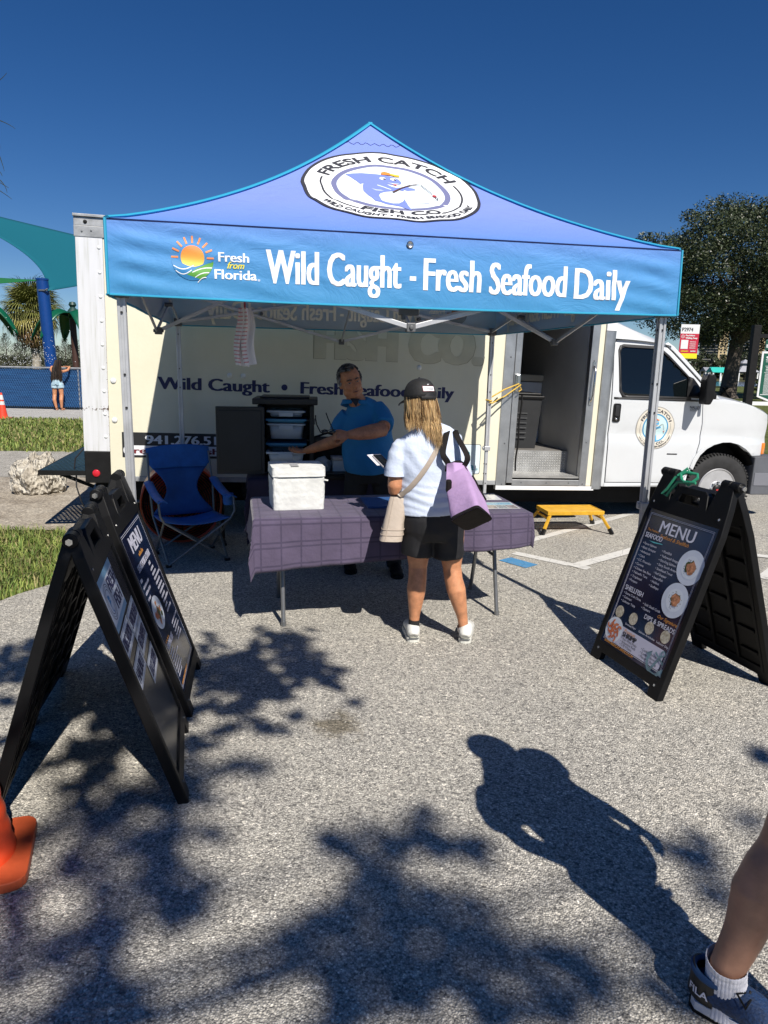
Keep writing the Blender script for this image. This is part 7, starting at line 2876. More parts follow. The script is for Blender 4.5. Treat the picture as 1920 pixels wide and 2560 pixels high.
ho = hb.build('hair', hm, sh, True, recalc=False)
# socks and shoes
m_sk = mat('sock_black', (.012, .012, .013), .9, 0, .2, 30, .3, 120)
MB().tube([(-.124, -.006, .135), (-.125, -.005, .105), (-.127, -.003, .07)], [(.0365, .040), (.0345, .040), (.039, .048)], 20, False, (1, 0, 0)).build('sock', m_sk, sh, True)
MB().tube([(.182, -.006, .098), (.189, -.004, .07)], [(.036, .042), (.040, .05)], 20, False, (1, 0, 0)).build('sock', mat('sock_pale', (.50, .47, .44), .9), sh, True)


def shoe(parent, heel, d, mt, sole, L=.265, w=.047, h=.088, logo=None, fine=.0055):
    """heel = ground point under the heel, d = toe direction"""
    d = V(d).normalized()
    s = V((d.y, -d.x, 0))
    P = lambda l, x, z: V(heel) + d * l + s * x + V((0, 0, z))
    u = MB()
    prof = [(-.012, .55, .050), (.0, .82, .072), (.03, .92, .092), (.075, .95, .096), (.12, .95, .080), (.165, 1.05, .062), (.205, 1.05, .052), (.240, .85, .044), (.258, .5, .036)]
    pts, rad = [], []
    for l, a, t_ in prof:
        l *= L / .265
        pts.append(P(l, .004 * sin(l * 12), .018 + t_ * h / .088 / 2))
        rad.append((w * a, t_ * h / .088 / 2 + .004))
    u.tube(pts, rad, 22, hint=s)
    up = fuse('shoe', u, fine, mt, parent, 3)
    so = MB()
    o = [(-.016, 0), (-.012, .022), (.0, .036), (.04, .041), (.10, .040), (.16, .048), (.21, .050), (.245, .038), (.265, .012), (.265, -.010), (.245, -.036), (.21, -.046), (.16, -.044), (.10, -.037), (.04, -.039), (.0, -.036), (-.012, -.022)]
    M_ = frame(V(heel) + V((0, 0, .0)), d, V((0, 0, 1)).cross(d))
    so.prism([(x * L / .265, y * w / .047 * 1.04) for x, y in o], .026, M_)
    so.build('sole', sole, up, bevel=.006)
    return up, P


for hx, dx in ((-.128, -.08), (.194, .16)):
    up, P = shoe(sh, (hx, -.055, .0), (dx, 1, 0), m_shoe, mat('sole_white', (.60, .60, .55), .5))
    MB().tube([P(.0, .030 * cos(a), .082 + .012 * sin(a)) + V((0, .02 + .03 * sin(a), 0)) for a in [2 * pi * i / 16 for i in range(16)]], .006, 6, closed=True).build('shoe_collar', mat('collar_grey', (.42, .42, .41), .8), up, True)
    MB().tube([P(-.013, .03 * cos(a), .030) - V((0, .008 * sin(a), 0)) for a in [pi * i / 8 for i in range(9)]], .004, 6).build('heel_line', m_grey, up, True)

# phone in her left hand
ph = MB().prism(rrect(-.038, -.078, .038, .078, .01), .009)
po = ph.build('phone', mat('phone_case', (.42, .40, .42), .3), None, bevel=.003)
pc = at(957, 1156, 4.50)
po.matrix_world = Matrix.Translation(pc) @ (V((.25, -.30, .75)).to_track_quat('Z', 'Y').to_matrix().to_4x4())
MB().prism(rrect(-.034, -.074, .034, .074, .008), .001, Matrix.Translation((0, 0, .0095))).build('screen', m_glass, po)
MB().prism(rrect(-.05, -.03, .0, .09, .004), .002, Matrix.Translation((-.008, .01, -.006))).build('card_flap', m_inkw, po)
tag(po, 'phone and white card held out in front of the shopper on her left', 'phone')

# beige crossbody bag
m_lea = mat('beige_leather', (.40, .335, .275), .5, 0, .06, 12, .2, 40)
pb = thing('crossbody_bag', 'beige leather crossbody bag hanging at the shopper\'s left hip', 'bag', (0, 0, 0))
B0, B1 = V((.085, 4.20, .925)), V((.045, 4.175, .665))


def purse(s, q):
    c = B0.lerp(B1, q)
    a = .050 + .020 * q ** .8
    b_ = .022 + .052 * q ** .9
    th = 2 * pi * s
    e = lambda v: math.copysign(abs(v) ** .55, v)
    return c + V((a * e(cos(th)) + .003 * noise.noise(V((cos(th) * 3, sin(th) * 3, q * 6))), b_ * e(sin(th)), 0))


g = MB().grid(36, 16, purse, 0, True)
g.grid(36, 4, lambda s, q: purse(s, 1).lerp(B1 + V((0, 0, -.004)), q), 0, True)
po_ = g.build('bag_body', m_lea, pb, 60)
MB().tube([purse(i / 36, .74) + (purse(i / 36, .74) - B0.lerp(B1, .74)) * .03 for i in range(36)], .0025, 5, closed=True).tube([purse(i / 36, .86) + (purse(i / 36, .86) - B0.lerp(B1, .86)) * .03 for i in range(36)], .0025, 5, closed=True).build('bag_seam', m_lea, po_, True)
MB().tube([purse(.70, i / 12) + V((0, -.002, 0)) for i in range(13)], .002, 5).build('bag_seam', m_lea, po_, True)


def back_y(x, z, lift=.010):
    """outer surface of the tee on the back at local x, z"""
    for i in range(len(TORSO) - 1):
        z0, x0, y0, a0, c0 = TORSO[i]
        z1, x1, y1, a1, c1 = TORSO[i + 1]
        if z0 <= z <= z1:
            f = (z - z0) / (z1 - z0)
            cx, cy, a, c = x0 + (x1 - x0) * f, y0 + (y1 - y0) * f, a0 + (a1 - a0) * f, c0 + (c1 - c0) * f
            return cy - c * math.sqrt(max(.02, 1 - ((x - cx) / a) ** 2)) - lift
    return -.05 - lift


sp = []
for i in range(15):
    f = i / 14
    z = .935 + (1.245 - .935) * f
    x = -.235 + (.215) * f ** .85 + .01 * sin(f * 3)
    sp.append(V((.33 + x, 4.25 + back_y(max(x, -.225), z, .012), z)))
sp += [V((.33 + .005, 4.25 - .088, 1.29)), V((.33 + .012, 4.25 - .02, 1.322)), V((.33 + .005, 4.25 + .06, 1.27))]
MB().tube([B0 + V((0, 0, -.01)), sp[0] + V((-.005, -.004, 0))] + sp, [(.015, .0028)] * (len(sp) + 2), 8, hint=(.75, 0, -.66)).build('bag_strap', m_lea, pb, True)
MB().lathe([(.010, -.003), (.014, -.003), (.014, .003), (.010, .003), (.010, -.003)], 16, tuple(B0 + V((.010, -.012, .012))), Matrix.Rotation(pi / 2, 3, 'X')).box(B0 + V((.02, -.012, .035)), (.022, .008, .03), Matrix.Rotation(.6, 3, 'Y')).build('buckle', m_steel, pb, True)

# lilac tote on her right shoulder
m_lil = mat('lilac_felt', (.41, .27, .47), .9, 0, .05, 14, .3, 50)
m_tb = mat('tote_black', (.010, .008, .008), .8, 0, .3, 10, .2, 60, .2)
tt = thing('tote_bag', 'lilac felt tote with black base and black straps hung on the shopper\'s right shoulder', 'bag', (0, 0, 0))
ax_ = V((.17, -.52, -.84)).normalized()
pc = V((.585, 3.965, .775))


def onpl(x, y):
    d = cF + cR * ((x - 960) / FPX) - cU * ((y - 1280) / FPX)
    o = V((0, 0, EYE))
    return o + d * ((pc - o).dot(ax_) / d.dot(ax_))


Q = [onpl(1124, 1302), onpl(1166, 1328), onpl(1234, 1299), onpl(1196, 1267)]
Tt = [at(1113, 1160, 4.10), at(1134, 1156, 4.04), at(1163, 1158, 4.10), at(1150, 1150, 4.17)]


def tote(s, q):
    k = s * 4
    i = int(k) % 4
    f = k - int(k)
    # corners stay soft
    f = f * f * (3 - 2 * f) * .35 + f * .65
    lo = Q[i].lerp(Q[(i + 1) % 4], f)
    hi = Tt[i].lerp(Tt[(i + 1) % 4], f)
    c = (Q[0] + Q[1] + Q[2] + Q[3]) / 4
    p = hi.lerp(lo, q)
    bulge = sin(pi * min(1, q * 1.0)) * .012
    m_ = (Tt[0] + Tt[1] + Tt[2] + Tt[3]).lerp((Q[0] + Q[1] + Q[2] + Q[3]), q) / 4
    out = (p - m_)
    p = p + out.normalized() * (bulge + .006 * noise.noise(p * 11)) if out.length > 1e-4 else p
    corner = abs(f - .5) * 2
    return p.lerp(m_, .10 * corner ** 6)


g = MB().grid(64, 26, tote, 0, True)
to_ = g.build('bag_body', m_lil, tt, 60)
g = MB().grid(64, 5, lambda s, q: tote(s, 1).lerp((Q[0] + Q[1] + Q[2] + Q[3]) / 4, q) + ax_ * .004 * (1 if q > 0 else .3), 0, True)
g.grid(64, 3, lambda s, q: tote(s, 1 - .05 * q) + (tote(s, 1 - .05 * q) - (Q[0] + Q[1] + Q[2] + Q[3]) / 4).normalized() * .003 if q < 1 else tote(s, .95), 0, True)
g.build('bag_base', m_tb, tt, 60)
g = MB().grid(64, 4, lambda s, q: tote(s, 0).lerp((Tt[0] + Tt[1] + Tt[2] + Tt[3]) / 4 + V((0, 0, .012)), q), 0, True)
g.build('bag_lining', m_tb, tt, True)
MB().tube([tote(.43 + .012 * sin(i), i / 14) + V((.004, -.004, 0)) for i in range(15)], .003, 5).tube([tote(.545, .25 + .04 * i) + V((.005, -.002, 0)) for i in range(12)], .006, 5).build('bag_zip', m_tb, to_, True)
MB().box(tote(.93, .45) + V((-.012, .0, 0)), (.03, .05, .07)).build('side_tab', m_tb, to_, bevel=.008)
SH = V((.33 + .055, 4.25 - .015, 1.325))
for (a, b_, dx, nm) in ((at(1120, 1158, 4.09), at(1152, 1152, 4.16), -.022, 1), (at(1160, 1168, 4.08), at(1156, 1152, 4.17), .026, 2)):
    top = SH + V((dx, 0, -.002 if dx < 0 else -.010))
    pts = [a + V((0, 0, -.05)), a, a.lerp(top + V((dx * 1.2, -.10, -.05)), .45) + V((dx * .9, -.03, 0)), top + V((dx * .6, -.085, -.035)), top + V((0, -.03, .004)), top + V((0, .03, .0)), top + V((.0, .085, -.07)), b_ + V((0, .03, .02))]
    sm = []
    for i in range(len(pts) - 1):
        p0, p1, p2, p3 = pts[max(0, i - 1)], pts[i], pts[i + 1], pts[min(len(pts) - 1, i + 2)]
        for k in range(4):
            q = k / 4
            sm.append(.5 * ((2 * p1) + (p2 - p0) * q + (2 * p0 - 5 * p1 + 4 * p2 - p3) * q * q + (3 * p1 - p0 - 3 * p2 + p3) * q ** 3))
    sm.append(pts[-1])
    MB().tube(sm, [(.018, .0026)] * len(sm), 8, hint=(1, .25, .1)).build('bag_strap', m_tb, tt, True)

# ---- the seller
sr = thing('person', 'grey haired man in blue polo shirt reaching to the cabinet behind the table', 'person', (-.12, 5.72, 0), 0, 'people at the stall')
m_polo = mat('polo_blue', (.008, .17, .40), .75, 0, .06, 6, .25, 70)
m_tr = mat('trousers_black', (.006, .006, .007), .8, 0, .2, 8, .2, 30)
b = MB()
b.tube([(.0, .02, .88), (-.005, -.01, 1.02), (-.03, -.06, 1.20), (-.06, -.10, 1.34), (-.10, -.125, 1.40), (-.135, -.155, 1.46), (-.145, -.17, 1.50)], [(.17, .13), (.17, .14), (.17, .11), (.13, .09), (.070, .07), (.062, .066), (.060, .066)], 18, hint=(1, 0, 0))
HS = headM((-.158, -.190, 1.562), (.34, -.93, -.06), (-.26, -.05, 1), 1.0)
head_shape(b, HS, 1.06)
b.ell(HS @ V((0, .030, -.095)), (.055, .05, .035), HS.to_3x3(), 14, 10)
# his right arm (left in the picture) goes back into the tub
b.tube([(-.215, -.06, 1.29), (-.255, -.05, 1.19), (-.245, -.06, 1.105)], [(.058, .06), (.055, .056), (.048, .05)], 14, hint=(1, 0, 0))
b.tube([(-.242, -.065, 1.11), (-.34, .02, 1.065), (-.45, .09, 1.02), (-.535, .15, .985)], [(.052, .054), (.050, .052), (.040, .043), (.028, .035)], 14, hint=(0, 0, 1))
hand(b, (-.54, .155, .983), (-.82, .50, -.12), (.15, -.3, 1), 1.05, (.25, .35, .25), .16, False, .5)
# his left arm crosses the chest holding the glasses
b.tube([(.065, -.09, 1.345), (.105, -.16, 1.28), (.10, -.27, 1.225)], [(.062, .064), (.060, .060), (.052, .054)], 14, hint=(1, 0, 0))
b.tube([(.105, -.27, 1.215), (.02, -.335, 1.20), (-.08, -.385, 1.185), (-.155, -.405, 1.178)], [(.056, .058), (.058, .060), (.048, .050), (.032, .038)], 14, hint=(0, 0, 1))
hand(b, (-.16, -.406, 1.177), (-1, -.10, .0), (-.1, 1, -.55), 1.08, (.95, .9, .6), .05, True, 1.2)
fuse('body', b, .0062, m_skin_m, sr, 2)
m_gh = [mat('hair_grey', (.12, .115, .11), .5, 0, .3, 40), mat('hair_dark', (.025, .022, .020), .5, 0, .3, 40), mat('hair_silver', (.30, .29, .28), .45, 0, .3, 40)]
face_parts(sr, HS, 1.06, m_gh[1])
hb = MB()
r = random.Random(31)
locks = []
for i in range(520):
    az, el = r.uniform(0, 2 * pi), math.asin(r.uniform(-.35, 1))
    d = V((cos(az) * cos(el), sin(az) * cos(el), sin(el)))
    if d.y > .30 and d.z < .62:
        continue
    if d.z < -.05 and d.y > -.25:
        if abs(d.x) < .75:
            continue
    p = V((d.x * .080 * 1.06, -.012 + d.y * .100, .033 + d.z * .096))
    fl = V((.5, -.35, -.25)) if d.z > .4 else V((.05 * d.x, -.35, -.8))
    fl = (fl - d * fl.dot(d)).normalized()
    pts = [HS @ (p - d * .004), HS @ (p + d * .006 + fl * .010), HS @ (p + d * .007 + fl * .024), HS @ (p + d * .003 + fl * .036)]
    k = (2 if r.random() < .6 else 0) if d.z < .25 else r.choice((0, 1, 1, 0, 1))
    hb.tube(pts, [.0050, .0060, .0050, .001], 4, False, None, k)
hb.build('hair', m_gh, sr, True, recalc=False)
t = MB()
PT = [(.875, -.01, .015, .205, .165), (.93, -.012, .0, .212, .178), (1.02, -.015, -.02, .213, .185), (1.13, -.03, -.045, .205, .165), (1.23, -.045, -.07, .205, .140), (1.31, -.06, -.09, .185, .115), (1.37, -.085, -.11, .130, .085), (1.41, -.105, -.125, .082, .075)]
t.tube([(x, y, z) for z, x, y, a, c in PT], [(a, c) for z, x, y, a, c in PT], 34, hint=(1, 0, 0))
t.tube([(-.17, -.07, 1.295), (-.225, -.06, 1.235), (-.252, -.055, 1.165)], [(.080, .085), (.080, .082), (.076, .08)], 20, hint=(1, 0, 0))
t.tube([(.03, -.09, 1.355), (.075, -.13, 1.31), (.105, -.20, 1.265), (.105, -.25, 1.235)], [(.080, .086), (.083, .088), (.080, .082), (.077, .078)], 20, hint=(1, 0, 0))
fuse('polo_shirt', t, .008, m_polo, sr, 4, .5, folds(21.0, .007, 5.0, 9.0))
nk = V((-.118, -.130, 1.412))
co_ = MB()
for s in (-1, 1):
    co_.grid(12, 4, lambda a, q, s=s: nk + V((s * (.088 * sin(pi * (.02 + .98 * a)) + .016 * q + .012), .075 * cos(pi * (1 - a)) * -1 * (1 + .1 * q) * 1.0, .018 - .045 * q * (.7 + .5 * (1 - a)) - .03 * (1 - a) ** 2)))
cob = co_.build('collar', m_polo, sr, True, recalc=False)
cob.modifiers.new('thick', 'SOLIDIFY').thickness = .005
MB().add([HS @ V((0, .02, -.135)) + V(p) for p in ((-.035, -.045, .005), (.035, -.045, .005), (.012, -.070, -.055))], [(0, 1, 2)]).build('undershirt', m_inkk, sr).modifiers.new('thick', 'SOLIDIFY').thickness = .012
MB().bar((.02, -.222, 1.222), (.065, -.212, 1.228), .003, .012).build('shirt_badge', m_inkw, sr)
t = MB()
t.tube([(-.005, .015, .925), (-.003, .015, .84), (0, .02, .76)], [(.195, .158), (.195, .15), (.17, .13)], 26, hint=(1, 0, 0))
t.tube([(-.10, .02, .82), (-.15, .06, .48), (-.17, .10, .05)], [(.105, .115), (.080, .085), (.062, .07)], 20, hint=(1, 0, 0))
t.tube([(.10, .02, .82), (.165, .01, .48), (.215, .0, .05)], [(.105, .115), (.080, .085), (.062, .07)], 20, hint=(1, 0, 0))
fuse('trousers', t, .011, m_tr, sr, 3, .5, folds(4.0, .006, 5, 8))
for hx, hy in ((-.17, .17), (.215, .07)):
    shoe(sr, (hx, hy, .0), (.1, -1, 0), m_black2, m_black2, .29, .050, .09, None, .008)
# the glasses in his hand
sg = thing('sunglasses', 'dark sunglasses with open arms held up in the seller\'s left hand', 'sunglasses', (0, 0, 0))
gl = lambda x, y, Y=5.27: at(x, y, Y)
MB().tube([gl(806, 1083), gl(801, 1080), gl(792, 1062, 5.25), gl(789, 1046, 5.23), gl(789, 1038, 5.22)], .0045, 6).build('temple_arm', m_black, sg, True)
MB().tube([gl(833, 1076, 5.28), gl(826, 1060, 5.26), gl(819, 1044, 5.24), gl(815, 1032, 5.23)], .0045, 6).build('temple_arm', m_black, sg, True)
for x in (812, 831):
    MB().ell(gl(x, 1080), (.027, .006, .013), Matrix.Rotation(-.12, 3, 'Y'), 16, 8).build('lens', m_glass, sg, True)
MB().tube([gl(803, 1077), gl(812, 1074), gl(821, 1076), gl(831, 1073), gl(839, 1074)], .003, 6).build('frame', m_black, sg, True)

# ---- girl leaning on the fence
gl_ = thing('person', 'girl with long dark hair and denim shorts leaning on the blue fence', 'person', (-10.50, 22.95, .03), 0)
b = MB()
for s, kx in ((-1, -.02), (1, .0)):
    b.tube([(s * .09, .0, .86), (s * .10 + kx, .02, .50), (s * .10 + kx, -.03, .34), (s * .085, .0, .07)], [.095, .062, .060, .035], 14)
    b.tube([(s * .085, .0, .04), (s * .11, .16, .02)], [(.04, .035), (.04, .018)], 10)
    b.tube([(s * .16, .06, 1.22), (s * .27, .20, 1.27), (s * .29, .30, 1.36), (s * .10, .42, 1.375)], [.048, .040, .038, .028], 10)
    hand(b, (s * .10, .42, 1.375), (-s * .8, .3, 0), (0, 0, -1), .95, (.3, .3, .3), .1, s < 0)
b.tube([(0, 0, .84), (0, .0, .98), (0, .05, 1.15), (0, .09, 1.27), (0, .12, 1.36)], [(.155, .11), (.125, .10), (.15, .10), (.14, .08), (.05, .05)], 16, hint=(1, 0, 0))
HG = headM((0, .16, 1.47), (-.1, 1, -.1), (0, 0, 1), .98)
head_shape(b, HG)
fuse('body', b, .012, m_skin, gl_, 3)
t = MB().tube([(0, 0, .97), (0, .0, .90), (0, 0, .82)], [(.148, .118), (.168, .13), (.165, .125)], 24, hint=(1, 0, 0))
for s in (-1, 1):
    t.tube([(s * .088, 0, .84), (s * .10, .0, .70)], [(.10, .115), (.104, .11)], 18, hint=(1, 0, 0))
sho = fuse('denim_shorts', t, .014, mat('denim_pale', (.36, .50, .58), .85, 0, .15, 12, .3, 30), gl_, 2, .5, folds(2, .006))
for s in (-1, 1):
    MB().box((s * .07, -.128, .85), (.085, .006, .09)).build('back_pocket', mat('denim_pocket', (.30, .43, .51), .85), sho, bevel=.003)
t = MB().tube([(0, 0, .93), (0, .0, 1.0), (0, .05, 1.15), (0, .09, 1.26)], [(.142, .115), (.140, .113), (.165, .113), (.14, .085)], 24, hint=(1, 0, 0))
fuse('tank_top', t, .014, mat('tank_navy', (.035, .045, .085), .8), gl_, 2, .5, folds(5, .006))
hb = MB()
r = random.Random(3)
for i in range(150):
    a = r.uniform(-1.7, 1.7)
    p0 = HG @ V((.078 * sin(a), -.015 - .095 * cos(a) * r.uniform(.6, 1), r.uniform(-.02, .11)))
    pts = [p0 + V((r.uniform(-.01, .01) + .09 * sin(a) * f + .015 * sin(f * 6 + i), -.32 * f + .13 * f * f, -(r.uniform(.50, .60)) * f)) for f in (0, .25, .5, .75, 1)]
    hb.tube(pts, [.012, .016, .016, .012, .003], 4, False, None, r.randrange(2))
hb.ell(HG @ V((0, -.015, .03)), (.085, .105, .098), None, 14, 9, 0)
hb.build('hair', [mat('hair_black', (.012, .009, .008), .65, spec=.2), mat('hair_dark_brown', (.03, .018, .012), .65, spec=.2)], gl_, True, recalc=False)

# ---- passer-by at the right edge, mostly outside the frame
pz = thing('person', 'passer-by at the lower right edge, bare leg in white sock and blue running shoe', 'person', (0, 0, 0))
fw = V((.80, -.60, 0))
lf = V((.60, .80, 0))                                     # the walker's left
hip = V((1.135, 1.50, .90))
A_ = lambda f, l, z: V((hip.x, hip.y, 0)) + fw * f + lf * l + V((0, 0, z))
kn, an = at(1962, 2128, 1.63), at(1812, 2452, 1.61)
cf = at(1893, 2235, 1.62)
b = MB()
b.tube([A_(0, .09, .88), kn.lerp(A_(0, .09, .88), .45) + V((.02, 0, 0)), kn + V((.01, 0, .06)), kn, kn.lerp(cf, .45) + V((-.006, 0, 0)), cf, cf.lerp(an, .45) + V((.004, 0, 0)), an + V((0, 0, .04)), an, an + V((.004, .0, -.05))],
       [.10, .085, (.066, .066), (.062, .064), (.062, .064), (.061, .064), (.049, .050), (.041, .043), (.040, .044), (.045, .050)], 24, hint=lf)
b.tube([A_(0, -.09, .88), A_(.10, -.10, .62), A_(.17, -.10, .46), A_(.15, -.10, .30), A_(.14, -.10, .09)], [.10, .08, .06, .058, .036], 18, hint=lf)
b.tube([A_(0, 0, .86), A_(0, 0, 1.05), A_(.01, 0, 1.25), A_(-.02, 0, 1.37), A_(-.03, 0, 1.45), A_(-.03, 0, 1.50)], [(.17, .12), (.15, .12), (.17, .12), (.13, .10), (.085, .085), (.075, .08)], 18, hint=lf)
HP = headM(A_(-.03, .03, 1.53), fw, (0, 0, 1), 1.02)
head_shape(b, HP)
b.tube([A_(-.03, -.20, 1.36), A_(-.07, -.23, 1.20), A_(-.05, -.23, 1.08)], [.052, .045, .042], 12)
b.tube([A_(-.05, -.23, 1.08), A_(.13, -.21, 1.05), A_(.27, -.18, 1.04)], [.042, .036, .026], 12)
hand(b, A_(.275, -.178, 1.04), fw + V((0, 0, .0)), lf, 1.0, (.5, .6, .4), .1, False)
b.tube([A_(-.03, .20, 1.36), A_(-.10, .22, 1.18), A_(-.11, .22, 1.06)], [.052, .045, .042], 12)
b.tube([A_(-.11, .22, 1.06), A_(-.02, .23, .93), A_(.03, .23, .86)], [.042, .036, .026], 12)
hand(b, A_(.03, .23, .855), fw * .4 + V((0, 0, -1)), -lf, 1.0, (.4, .4, .3), .1, True)
fuse('body', b, .0065, mat('skin_walker', (.36, .19, .125), .5, 0, .14, 14, .08, 200, sub=.06), pz, 3, .5, lambda co, n: co + n * .0012 * noise.noise(co * 40))
t = MB().tube([A_(0, 0, .80), A_(0, 0, .95), A_(0, 0, 1.1), A_(.01, 0, 1.25), A_(-.02, .01, 1.39), A_(-.03, .02, 1.49)], [(.175, .145), (.165, .14), (.165, .14), (.195, .15), (.175, .13), (.10, .10)], 26, hint=lf)
for s in (-1, 1):
    t.tube([A_(-.03, s * .17, 1.375), A_(-.055, s * .215, 1.29), A_(-.08, s * .23, 1.17)], [.075, .075, .068], 16)
fuse('tee_shirt', t, .013, mat('tee_grey', (.25, .26, .28), .85), pz, 3, .5, folds(31, .007))
t = MB().tube([A_(0, 0, .98), A_(0, 0, .86), A_(0, 0, .78)], [(.175, .14), (.185, .15), (.16, .13)], 24, hint=lf)
t.tube([A_(0, .09, .85), kn.lerp(A_(0, .09, .88), .62) + V((.01, 0, 0))], [.12, .112], 18).tube([A_(0, -.09, .85), A_(.09, -.10, .62)], [.12, .11], 18)
fuse('shorts', t, .013, m_navy, pz, 3, .5, folds(17, .006))
cpz = MB().grid(30, 10, lambda s, q: HP @ V((.090 * cos(2 * pi * s) * sin(.02 + 1.6 * q), -.012 + .106 * sin(2 * pi * s) * sin(.02 + 1.6 * q), .03 + .105 * cos(1.6 * q))), 0, True)
cpz.grid(9, 5, lambda s, q: HP @ V(((2 * s - 1) * .09 * (1 - .2 * q ** 2), .07 + .13 * q, .03 - .02 * (2 * s - 1) ** 2 - .015 * q)))
cpz.build('cap', m_navy, pz, True, recalc=False).modifiers.new('thick', 'SOLIDIFY').thickness = .004
# ribbed sock
st0, st1 = an + V((-.002, 0, .064)), an + V((.006, 0, -.085))
ax2 = (st0 - st1).normalized()
s1 = (lf - ax2 * lf.dot(ax2)).normalized()
s2 = ax2.cross(s1)


def sock(s, q):
    th = 2 * pi * s
    c = st0.lerp(st1, q)
    a = .047 + .004 * q + .004 * (q > .8) * (q - .8) * 5 + .0007 * (sin(q * 42) if .12 < q < .42 else 0) + (.0025 if q < .09 else 0)
    rib = .0011 * sin(th * 34) * (1 if q > .10 else .4)
    fold = .0022 * noise.noise(V((cos(th) * 2, sin(th) * 2, q * 7)))
    slant = .010 * cos(th - .6) * (1 - q)
    return c + (s1 * cos(th) + s2 * sin(th)) * (a + rib + fold) + ax2 * slant


MB().grid(272, 40, sock, 0, True).build('sock', mat('sock_white', (.66, .66, .72), .9, 0, .05, 30, .3, 200), pz, True, recalc=False).modifiers.new('thick', 'SOLIDIFY').thickness = .002
# running shoe
hd_ = V((an.x, an.y, 0)) - fw * .058
m_rs = mat('runner_blue_knit', (.006, .028, .09), .7, 0, .4, 120, .5, 160)
m_rb = mat('runner_black', (.008, .008, .009), .5, 0, .2, 20, .1, 90)
up, P = shoe(pz, hd_ + V((0, 0, .012)), fw, m_rs, mat('runner_midsole', (.55, .56, .62), .5, 0, .05, 20), .30, .056, .074, None, .005)
MB().prism([(x * 1.14 - .004, y * 1.2) for x, y in [(-.016, 0), (-.012, .022), (.0, .036), (.04, .041), (.10, .040), (.16, .048), (.21, .050), (.245, .038), (.265, .012), (.265, -.010), (.245, -.036), (.21, -.046), (.16, -.044), (.10, -.037), (.04, -.039), (.0, -.036), (-.012, -.022)]], .012, frame(hd_, fw, V((0, 0, 1)).cross(fw))).build('outsole', m_black2, up, bevel=.004)
# dark heel counter with letters on the outer side
HC = lambda th, z, l=0: P(.032, 0, z) + (-fw * cos(th) * (.060 + l) + (P(0, 1, 0) - P(0, 0, 0)) * sin(th) * (.052 + l))
hc = MB().grid(24, 8, lambda s, q: HC(-1.75 + 3.5 * s, .034 + (.088 - .030 * abs(2 * s - 1) ** 1.5) * q, .002 - .006 * q))
hc.build('heel_counter', m_rb, up, True, recalc=False).modifiers.new('thick', 'SOLIDIFY').thickness = .004
tv, tf = text2d('FILA', .022, .055, -.0275, 0, 'l', .02)
sgn = -1
MB().add([HC(.62 + (p.x + .0275) / .058, .052 + p.y, .0035) for p in tv], tf).build('lettering', m_lav, up, recalc=False)
MB().tube([HC(-2.2 + 4.4 * i / 24, .110 - .012 * abs(2 * i / 24 - 1), -.006) for i in range(25)], .0085, 8).build('shoe_collar', mat('runner_collar', (.012, .05, .14), .8), up, True)
lc = MB()
for i in range(4):
    lc.tube([P(.115 + .022 * i, -.028, .080 - .010 * i), P(.12 + .022 * i, 0, .094 - .010 * i), P(.115 + .022 * i, .028, .080 - .010 * i)], .0035, 6)
lc.tube([P(.11, .01, .095), P(.095, .045, .11), P(.12, .06, .092), P(.125, .02, .09)], .003, 6)
lc.build('shoe_lace', m_black2, up, True)
shoe(pz, A_(.10, -.10, .0), fw, m_rs, m_inkw, .30, .054, .11, None, .008)
# ------------------------------------------------------------------ the tree behind us that shades the ground
shade = thing('shade_tree', 'tree with drooping dark twig tips at the left edge of the sky', 'tree', (-2.6, -4.4, 0))
r = random.Random(99)
lm = [mat('shade_leaf', (.05, .075, .02), .6, 0, .3, 1), mat('shade_leaf_pale', (.08, .10, .03), .6, 0, .3, 1)]
tops = []
crown = MB()
COT = 1 / math.tan(SUN_EL)
UP_ = V((sin(SUN_AZ) * COT, -cos(SUN_AZ) * COT, 1))        # from a shaded spot back towards the sun, per metre of height
SO = V((2.6, 4.4, 0))
